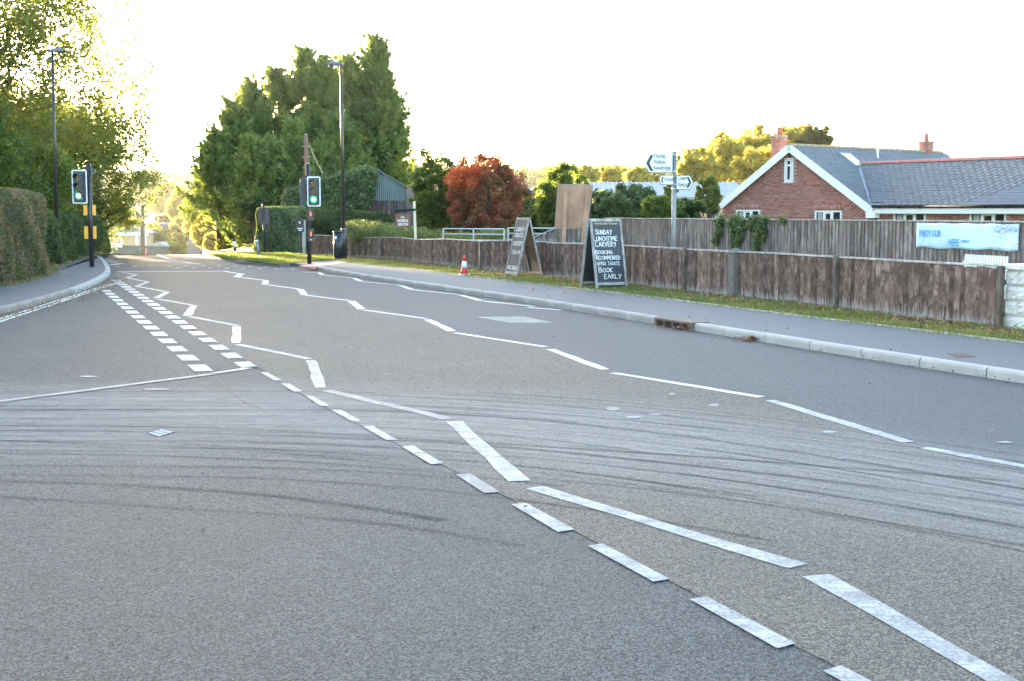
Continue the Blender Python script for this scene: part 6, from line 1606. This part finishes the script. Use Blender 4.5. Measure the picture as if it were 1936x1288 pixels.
# the roadside clump goes on along the left; it is what keeps the junction in shade
for i, (x, y, r_) in enumerate([(-25, 47, 5), (-24, 37, 5), (-28, 58, 5), (-39, 70, 5.5), (-36, 50, 5.5)]):
    if i in (0, 1): lb = ["tree partly cut by the left frame edge, behind the airy tree", "tree out at the left frame edge behind the broad green tree"][i]
    else: lb = "green tree in the roadside clump beyond the left edge of the view"
    tree('roadside_tree', (x, y, r_ * 1.25), (r_, r_, r_ * 1.2), 200, 55, .34, M['leaf_green'], lb, base=H(x, y), trunk_r=.25, cl_r=.24, group=None if i < 2 else 'roadside trees beyond the left edge')

for i, (x, y) in enumerate([(-33.5, 93), (-38.5, 96), (-43.5, 99), (-48.5, 102)]):  # unseen trees added to block the low sun; high crowns spare the hedge
    tree('added_shade_tree', (x, y, 8.1), (3.3, 3.3, 1.35), 110, 70, .34, M['leaf_green'], "added tree with a crown flattened to shade the road, far behind the left roadside clump", base=H(x, y), trunk_r=.24, cl_r=.3, group='added shade trees far behind the left clump')
# ------------------------------------------------------------------ middle distance, left valley
def ptree(px, py, Y, rx_px, ry_px, n_cl, per, L, mat, label, cat='tree', base=None, nm='tree', **kw):
    m = MP(Y); c = W(px, py, Y)
    if Y > 70: per = int(per * .52); L = L * 1.36
    else: per = int(per * .8); L = L * 1.1
    return tree(nm, tuple(c), (rx_px * m, rx_px * m * .9, ry_px * m), n_cl, per, L, mat, label, cat, base=H(c.x, Y) if base is None else base, trunk_r=max(.08, rx_px * m * .06), **kw)
ptree(322, 388, 340, 42, 36, 120, 110, .95, M['leaf_gold'], "hazy rounded tree farthest along the right side of the far road", cl_r=.24)
ptree(352, 392, 260, 38, 42, 130, 120, .72, M['leaf_gold'], "sunlit yellow tree second from the far end of the road", cl_r=.24)
ptree(378, 408, 190, 36, 46, 140, 130, .50, M['leaf_gold'], "sunlit golden tree in the middle of the roadside row below the cypresses", cl_r=.22)
ptree(352, 428, 235, 24, 22, 80, 120, .5, M['leaf_gold'], "small golden tree at the road edge below the yellow ones", cl_r=.25)
ptree(402, 432, 130, 34, 36, 130, 140, .34, M['leaf_gold'], "golden tree whose branches hang above the far road", cl_r=.2)
ptree(438, 434, 85, 34, 32, 150, 150, .22, M['leaf_gold'], "bright golden bush left of the clipped hedge end", 'bush', nm='bush', cl_r=.2)
ptree(405, 458, 110, 26, 17, 80, 120, .26, M['leaf_gold'], "low golden branches over the far right verge", 'bush', nm='bush', cl_r=.22)
ptree(430, 464, 62, 24, 20, 90, 130, .14, M['leaf_gold'], "small sunlit shrub behind the banded verge marker", 'bush', nm='bush', cl_r=.28, trunk=False)
ptree(232, 425, 205, 22, 16, 70, 120, .34, M['leaf_gold'], "lit bushes above the valley house roof, left", 'bush', nm='bush', cl_r=.25)
ptree(256, 428, 195, 18, 13, 60, 120, .3, M['leaf_gold'], "lit bushes behind the foot of the reddish pole", 'bush', nm='bush', cl_r=.25)
ptree(285, 436, 185, 19, 15, 70, 120, .32, M['leaf_gold'], "bright yellow-topped bush right of the utility pole", 'bush', nm='bush', cl_r=.25)
ptree(296, 452, 178, 26, 20, 90, 140, .34, M['leaf_green'], "dark green bush right of the valley house", 'bush', nm='bush', cl_r=.22)
ptree(322, 424, 262, 24, 20, 80, 120, .42, M['leaf_wood'], "grey-green hazy bush left of the far road's upper bend", 'bush', nm='bush', cl_r=.22)
ptree(326, 446, 215, 20, 22, 80, 130, .36, M['leaf_wood'], "grey-green bush at the left edge of the far road", 'bush', nm='bush', cl_r=.22)
ptree(336, 462, 190, 16, 20, 70, 130, .32, M['leaf_autumn'], "russet bush leaning over the far road's left edge", 'bush', nm='bush', cl_r=.22)
ptree(325, 472, 160, 16, 14, 60, 130, .27, M['leaf_green'], "low green bush at the right end of the green fence", 'bush', nm='bush', cl_r=.22)
ptree(346, 479, 165, 10, 7, 40, 120, .2, M['leaf_green'], "lowest small green bush where the far road meets the crest", 'bush', nm='bush', cl_r=.25, trunk=False)
ptree(190, 455, 75, 16, 40, 80, 130, .17, M['leaf_green'], "narrow dark tree trunk and leaves at the left of the valley sign", nm='tree', cl_r=.22)
# ------------------------------------------------------------------ garden trees and shrubs behind the fences
rng = np.random.default_rng(5)
ptree(770, 332, 112, 30, 24, 90, 120, .3, M['leaf_gold'], "golden tree between the barn gable and the round green tree", cl_r=.25)
ptree(745, 322, 125, 18, 16, 60, 110, .3, M['leaf_gold'], "yellow tree top showing above the barn gable", cl_r=.25)
ptree(830, 372, 53, 45, 64, 230, 150, .11, M['leaf_green'], "rounded green garden tree behind the pub sign", cl_r=.17, base=0)
redc = W(925, 372, 51)
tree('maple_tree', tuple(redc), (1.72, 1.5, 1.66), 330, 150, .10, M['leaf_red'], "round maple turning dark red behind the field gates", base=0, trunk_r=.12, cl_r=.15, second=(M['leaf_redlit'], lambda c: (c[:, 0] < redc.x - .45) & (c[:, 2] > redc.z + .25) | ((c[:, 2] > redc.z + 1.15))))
ptree(1062, 372, 57, 55, 60, 210, 140, .12, M['leaf_green'], "pale green tree left of and behind the plywood signboard", cl_r=.17, base=0)
ptree(1140, 395, 44, 34, 34, 110, 140, .09, M['leaf_ivy'], "low dark shrub just right of the plywood signboard", 'shrub', nm='shrub', cl_r=.22, base=0, trunk=False)
ptree(1195, 385, 43, 52, 36, 190, 150, .09, M['leaf_ivy'], "broad grey-green shrub left of the signpost", 'shrub', nm='shrub', cl_r=.18, base=0, trunk=False)
ptree(1248, 398, 40, 34, 26, 110, 130, .08, M['leaf_green'], "lighter green shrub directly behind the signpost", 'shrub', nm='shrub', cl_r=.22, base=0, trunk=False)
ptree(1300, 398, 41, 34, 22, 100, 130, .09, M['leaf_dark'], "dark low shrub right of the signpost", 'shrub', nm='shrub', cl_r=.22, base=0, trunk=False)
ptree(1342, 375, 44, 26, 38, 110, 110, .09, M['leaf_autumn'], "yellow-green young tree at the left corner of the bungalow", cl_r=.2, base=0)
ptree(1270, 362, 46, 16, 26, 60, 80, .09, M['leaf_autumn'], "thin sapling rising behind the signpost fingers", cl_r=.24, base=0)
for i, (px, py, Y, rx, ry) in enumerate([(1316, 322, 112, 40, 44), (1368, 298, 118, 42, 48), (1424, 290, 122, 44, 50), (1500, 278, 126, 38, 44), (1540, 282, 118, 34, 42), (1450, 320, 108, 60, 44)]):
    ptree(px, py, Y, rx, ry, 190, 150, .26, M['leaf_gold' if i != 4 else 'leaf_wood'], ["leftmost golden tree behind the bungalow's low eaves", "golden tree rising above the left slope of the gable", "golden tree immediately left of the gable chimney", "golden tree top behind the gable chimney and ridge", "paler grey-green tree right of the gable chimney", "low broad golden tree hidden mostly by the gable"][i], cl_r=.19, inner=.3, base=0)
for i, (px, py, Y, rx, ry) in enumerate([(1110, 334, 150, 26, 20), (1160, 332, 158, 34, 20), (1205, 338, 150, 26, 18), (1240, 345, 152, 24, 16)]):
    ptree(px, py, Y, rx, ry, 80, 110, .36, M['leaf_gold'], ["leftmost sunlit yellow tree above the pale barn roof", "broad sunlit yellow tree above the pale barn roof", "sunlit yellow tree left of the Thorley sign finger", "low yellow tree behind the lower sign fingers"][i], cl_r=.25, base=0)
ptree(525, 382, 60, 34, 26, 110, 140, .14, M['leaf_gold'], "golden shrub with sunlight put into its leaf colour, between the cypresses and the clipped hedge", 'shrub', nm='shrub', cl_r=.22, base=0)
ptree(480, 395, 58, 26, 22, 80, 120, .14, M['leaf_dark'], "shaded shrub below the cypresses behind the lit hedge", 'shrub', nm='shrub', cl_r=.22, base=0)
a, b, c = W(772, 400, 60), W(1000, 400, 61), W(1140, 400, 60)
hedge_mass('hedgerow', [(a.x, a.y), (b.x, b.y), (c.x, c.y)], [2.5, 2.7, 2.3], 2.0, 20000, .15, M['leaf_autumn'], "loose overgrown hedgerow filling the gaps behind the garden trees", wob=.35, base=0)
# ivy over the barn
n = 260; u = rng.random(n); w2 = rng.random(n)
ivx = 545 + u * 155; topy = np.interp(ivx, [530, 560, 620, 690, 714, 730], [385, 362, 338, 326, 324, 345]); boty = np.interp(ivx, [530, 650, 690, 715, 730], [412, 408, 384, 362, 350])
ivp = np.array([tuple(W(x, ty + (by - ty) * w, 54.6 + .6 * (1 - w))) for x, ty, by, w in zip(ivx, topy, boty, w2)])
iv = empty('ivy', tuple(ivp.mean(0)), label="mass of ivy smothering the left side and roof of the green barn", cat="ivy"); io = np.array(iv.location)
P, A, B, rn = leaves(ivp - io, np.array([[.42, .5, .36]] * n), 170, .13, .10, .8); put('foliage', leaf_mesh('foliage', P, A, B, M['leaf_ivy'], rn), iv)
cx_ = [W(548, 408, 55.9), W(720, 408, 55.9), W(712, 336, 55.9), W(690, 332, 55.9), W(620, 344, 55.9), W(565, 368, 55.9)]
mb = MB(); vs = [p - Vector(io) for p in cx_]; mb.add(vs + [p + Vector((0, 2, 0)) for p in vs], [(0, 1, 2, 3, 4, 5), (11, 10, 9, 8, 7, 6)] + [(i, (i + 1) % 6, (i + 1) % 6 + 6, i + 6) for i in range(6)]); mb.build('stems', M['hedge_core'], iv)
# ivy hanging on the tall fence
def fence_pt(px, py): s = tpos(px); p = tA + td * s; return W(px, py, p.y)
pts = []
for (px, py, r_, k) in [(1372, 420, 14, 10), (1400, 422, 16, 16), (1425, 424, 16, 14), (1445, 420, 14, 10), (1400, 436, 12, 12), (1403, 450, 9, 9), (1396, 462, 7, 6), (1440, 436, 10, 9), (1438, 452, 6, 6), (1436, 468, 5, 5), (1362, 440, 5, 4), (1358, 455, 4, 3), (1480, 418, 7, 2)]:
    for _ in range(k): pts.append(tuple(fence_pt(px + random.gauss(0, r_ * .5), py + random.gauss(0, r_ * .35)) + Vector((-.06, -.06, 0))))
pts = np.array(pts); fi = empty('ivy', tuple(pts.mean(0)), label="ivy spilling over the tall fence below the bungalow gable", cat="ivy"); fo = np.array(fi.location)
P, A, B, rn = leaves(pts - fo, np.array([[.11, .06, .12]] * len(pts)), 60, .055, .05, .8); put('foliage', leaf_mesh('foliage', P, A, B, M['leaf_ivy'], rn), fi)

# weeds behind the low fence: nobody could count them
n = 260; px = rng.uniform(655, 955, n); base_y = np.interp(px, [655, 720, 790, 860, 955], [424, 428, 440, 446, 440]); py = base_y + rng.random(n) * 26; Yw_ = rng.uniform(41, 45, n)
wp_ = np.array([tuple(W(a, b, c)) for a, b, c in zip(px, py, Yw_)])
P, A, B, rn = leaves(wp_, np.array([[.28, .28, .24]] * n), 110, .11, .035, 1.6, np.array([[0, 0, 1.]] * n), .45)
put('weeds', leaf_mesh('weeds', P, A, B, leaf_mat('weed_leaves', [(0, (.05, .08, .03)), (.5, (.09, .12, .045)), (1, (.16, .17, .08))], .3), rn), kind='stuff')

# ------------------------------------------------------------------ woods on the hills
n = 620; D = rng.uniform(430, 690, n); px = np.concatenate([rng.uniform(225, 420, 260), rng.uniform(700, 1460, 360)]); X = (px - CX) / FPX * D
keep = np.ones(n, bool); keep[:260] = D[:260] < 640
ctr = np.array([(x, d, H(x, d) + rng.uniform(1.0, 3.2)) for x, d in zip(X, D)])[keep]
P, A, B, rn = leaves(ctr, np.array([[6.5, 6.5, 3.4]] * len(ctr)) * rng.uniform(.6, 1.25, (len(ctr), 1)), 120, 1.45, .8, .8)
put('distant_woods', leaf_mesh('distant_woods', P, A, B, M['leaf_wood'], rn), kind='stuff')
# wooded skirts in the valley
n = 220; D = rng.uniform(300, 440, n); px = rng.uniform(215, 330, n); X = (px - CX) / FPX * D
ctr = np.array([(x, d, H(x, d) + rng.uniform(.5, 2.2)) for x, d in zip(X, D)])
P, A, B, rn = leaves(ctr, np.array([[4.5, 4.5, 2.6]] * n), 130, .85, .6, .8); put('valley_scrub', leaf_mesh('valley_scrub', P, A, B, M['leaf_wood'], rn), kind='stuff')
# roadside bank below the golden trees
bank = MB(); 
n = 150; D = rng.uniform(110, 400, n); fx = np.interp(D, [110, 180, 250, 310, 380, 410], [470, 462, 448, 405, 362, 345]); px = fx + rng.uniform(-2, 40, n); X = (px - CX) / FPX * D
ctr = np.array([(x, d, H(x, d) + rng.uniform(.2, 1.6)) for x, d in zip(X, D)])
P, A, B, rn = leaves(ctr, np.array([[1.6, 1.6, 1.2]] * n), 130, .34, .2, .8); put('roadside_scrub', leaf_mesh('roadside_scrub', P, A, B, M['leaf_gold'], rn), kind='stuff')

# ------------------------------------------------------------------ grass, fallen leaves
def in_strip(lineA, lineB, n, pa=1.0):
    """random points between two polylines of equal meaning, denser near the viewer"""
    LA = resample(lineA, .3); LB = resample(lineB, .3); t = rng.random(n) ** pa; u = rng.random(n)
    a = np.array(LA)[(t * (len(LA) - 1)).astype(int)]; b = np.array(LB)[(t * (len(LB) - 1)).astype(int)]; p = a + (b - a) * u[:, None]; return p + rng.normal(0, .12, p.shape) * [1, 1]
ve_front = [ext(ve[1], ve[0], 4)] + ve[:-1] + [g2((655, 495), .1)]
fb_line = [ext(fb[1], fb[0], 4)] + fb
def grass(name, P2, z, L, Wd, mat=None, tilt=.55):
    n = len(P2); patch = np.sin(P2[:, 0] * 3.1 + np.sin(P2[:, 1] * 2.3)) + np.sin(P2[:, 1] * 4.7 + P2[:, 0]); A = np.stack([rng.normal(0, tilt, n), rng.normal(0, tilt, n), np.ones(n)], 1); A = unit(A) * L / 2 * (rng.uniform(.5, 1.4, (n, 1)) * (1 + .18 * patch[:, None]))
    P = np.stack([P2[:, 0], P2[:, 1], np.full(n, z)], 1) + A * [1, 1, 1]; B = unit(np.cross(A, rng.normal(size=(n, 3)))) * Wd / 2
    rn = np.clip(rng.random(n) * .6 + .2 - .14 * patch, 0, 1); put(name, leaf_mesh(name, P, A, B, mat or M['grass'], rn), kind='stuff')
p = in_strip(ve_front, fb_line, 88000, 1.0)
nz_ = np.sin(p[:, 0] * 2.2 + 1.3) * np.sin(p[:, 1] * 1.7) + rng.normal(0, .5, len(p)); grass('grass', p[nz_ > -.75], .09, .06, .010)
area = []; polyG = [g2(q, .09) for q in [(395, 482.5), (420, 489), (467, 493.6), (526, 501), (575, 496.4), (640, 492), (652, 484), (600, 482), (500, 480.2), (450, 480.2)]]
pg = np.array(polyG); mn, mx_ = pg.min(0), pg.max(0); q = rng.uniform(mn, mx_, (260000, 2)); ins = np.zeros(len(q), bool)
j = len(pg) - 1
for i in range(len(pg)):
    c = ((pg[i, 1] > q[:, 1]) != (pg[j, 1] > q[:, 1])) & (q[:, 0] < (pg[j, 0] - pg[i, 0]) * (q[:, 1] - pg[i, 1]) / (pg[j, 1] - pg[i, 1] + 1e-9) + pg[i, 0]); ins ^= c; j = i
grass('grass', q[ins][:42000], .088, .07, .012)
hl = [tuple(x) for x in hedge_edge]; p = in_strip([(x[0] + .02, x[1]) for x in hl], [(x[0] - .55, x[1]) for x in hl], 14000); grass('grass', p, .09, .07, .012)
def litter(name, P2, z, L, kind='stuff', mat='litter'):
    n = len(P2); A = rng.normal(size=(n, 3)); A[:, 2] *= .35; A = unit(A) * L / 2 * rng.uniform(.5, 1.4, (n, 1)); B = unit(np.cross(A, rng.normal(size=(n, 3)) * .35 + [0, 0, 1])) * L * .32
    P = np.stack([P2[:, 0], P2[:, 1], z + rng.random(n) * .03 + np.abs(A[:, 2])], 1); put(name, leaf_mesh(name, P, A, B, M[mat], rng.random(n)), kind=kind)
fbo = [(x[0] - .12, x[1] - .05) for x in fb_line]; fbi = [(x[0] - .5, x[1] - .2) for x in fb_line]
p = in_strip(fbi, fbo, 9000); litter('leaf_litter', p, .10, .05)
p = in_strip(ve_front, fb_line, 2500); litter('leaf_litter', p, .12, .05)
gut = [g2(q) for q in [(-40, 606), (0, 597), (74, 577.5), (150, 554), (183, 541), (205, 526)]]; p = in_strip(gut, [(x[0] + .42, x[1] - .1) for x in gut], 1800); litter('leaf_litter', p, .005, .035)
gutR = rk_s[1:]; p = in_strip(gutR, [(x[0] - .16, x[1]) for x in gutR], 2200); litter('leaf_litter', p, .005, .028)
p = in_strip([(x[0] + .1, x[1]) for x in hl], [(x[0] - .3, x[1]) for x in hl], 4200); litter('leaf_litter', p, .10, .05)
q0 = np.array(g2((1325, 624))); litter('leaf_litter', q0 + rng.normal(0, 1, (500, 2)) * [.16, .07], .01, .05)
q0 = np.array(g2((1420, 645))); litter('leaf_litter', q0 + rng.normal(0, 1, (160, 2)) * [.12, .04], .01, .05)
p = in_strip(rb[2:], ve[::-1], 170); litter('leaf_litter', p, .102, .045)
q1 = np.stack([rng.uniform(-7, 6, 90), rng.uniform(6, 30, 90)], 1); litter('leaf_litter', q1[q1[:, 0] < 9 - q1[:, 1] * .3], .004, .035)
# loose stones on the road
mb = MB()
for (x, y) in [(748, 942), (741, 940), (1092, 961), (1240, 1003), (1434, 1132), (1585, 1146), (1290, 1104), (945, 868), (1008, 958), (1352, 1047), (1390, 649), (728, 854), (1020, 996)] + [(random.uniform(0, 1900), random.uniform(860, 1280)) for _ in range(60)]:
    c = G(x, y); r_ = random.uniform(.004, .010)
    vs = [(c.x + r_ * math.cos(k * 1.05) * random.uniform(.7, 1.2), c.y + r_ * math.sin(k * 1.05) * random.uniform(.7, 1.2), .0) for k in range(6)] + [(c.x, c.y, r_ * 1.1)]; mb.add(vs, [(k, (k + 1) % 6, 6) for k in range(6)])
mb.build('loose_stones', M['soil'], None, kind='stuff')

# ------------------------------------------------------------------ air
n_ = bpy.data.materials.new('haze_air'); n_.use_nodes = True; nt = n_.node_tree; nt.nodes.clear(); vo = nt.nodes.new('ShaderNodeVolumePrincipled'); ou = nt.nodes.new('ShaderNodeOutputMaterial')
vo.inputs['Color'].default_value = (1.0, .97, .93, 1); vo.inputs['Density'].default_value = HAZE; vo.inputs['Anisotropy'].default_value = .55; nt.links.new(vo.outputs[0], ou.inputs['Volume'])
if HAZE > 0:
    MB().box((0, 400, 15), (3000, 1700, 62)).build('haze', n_, None, kind='stuff')
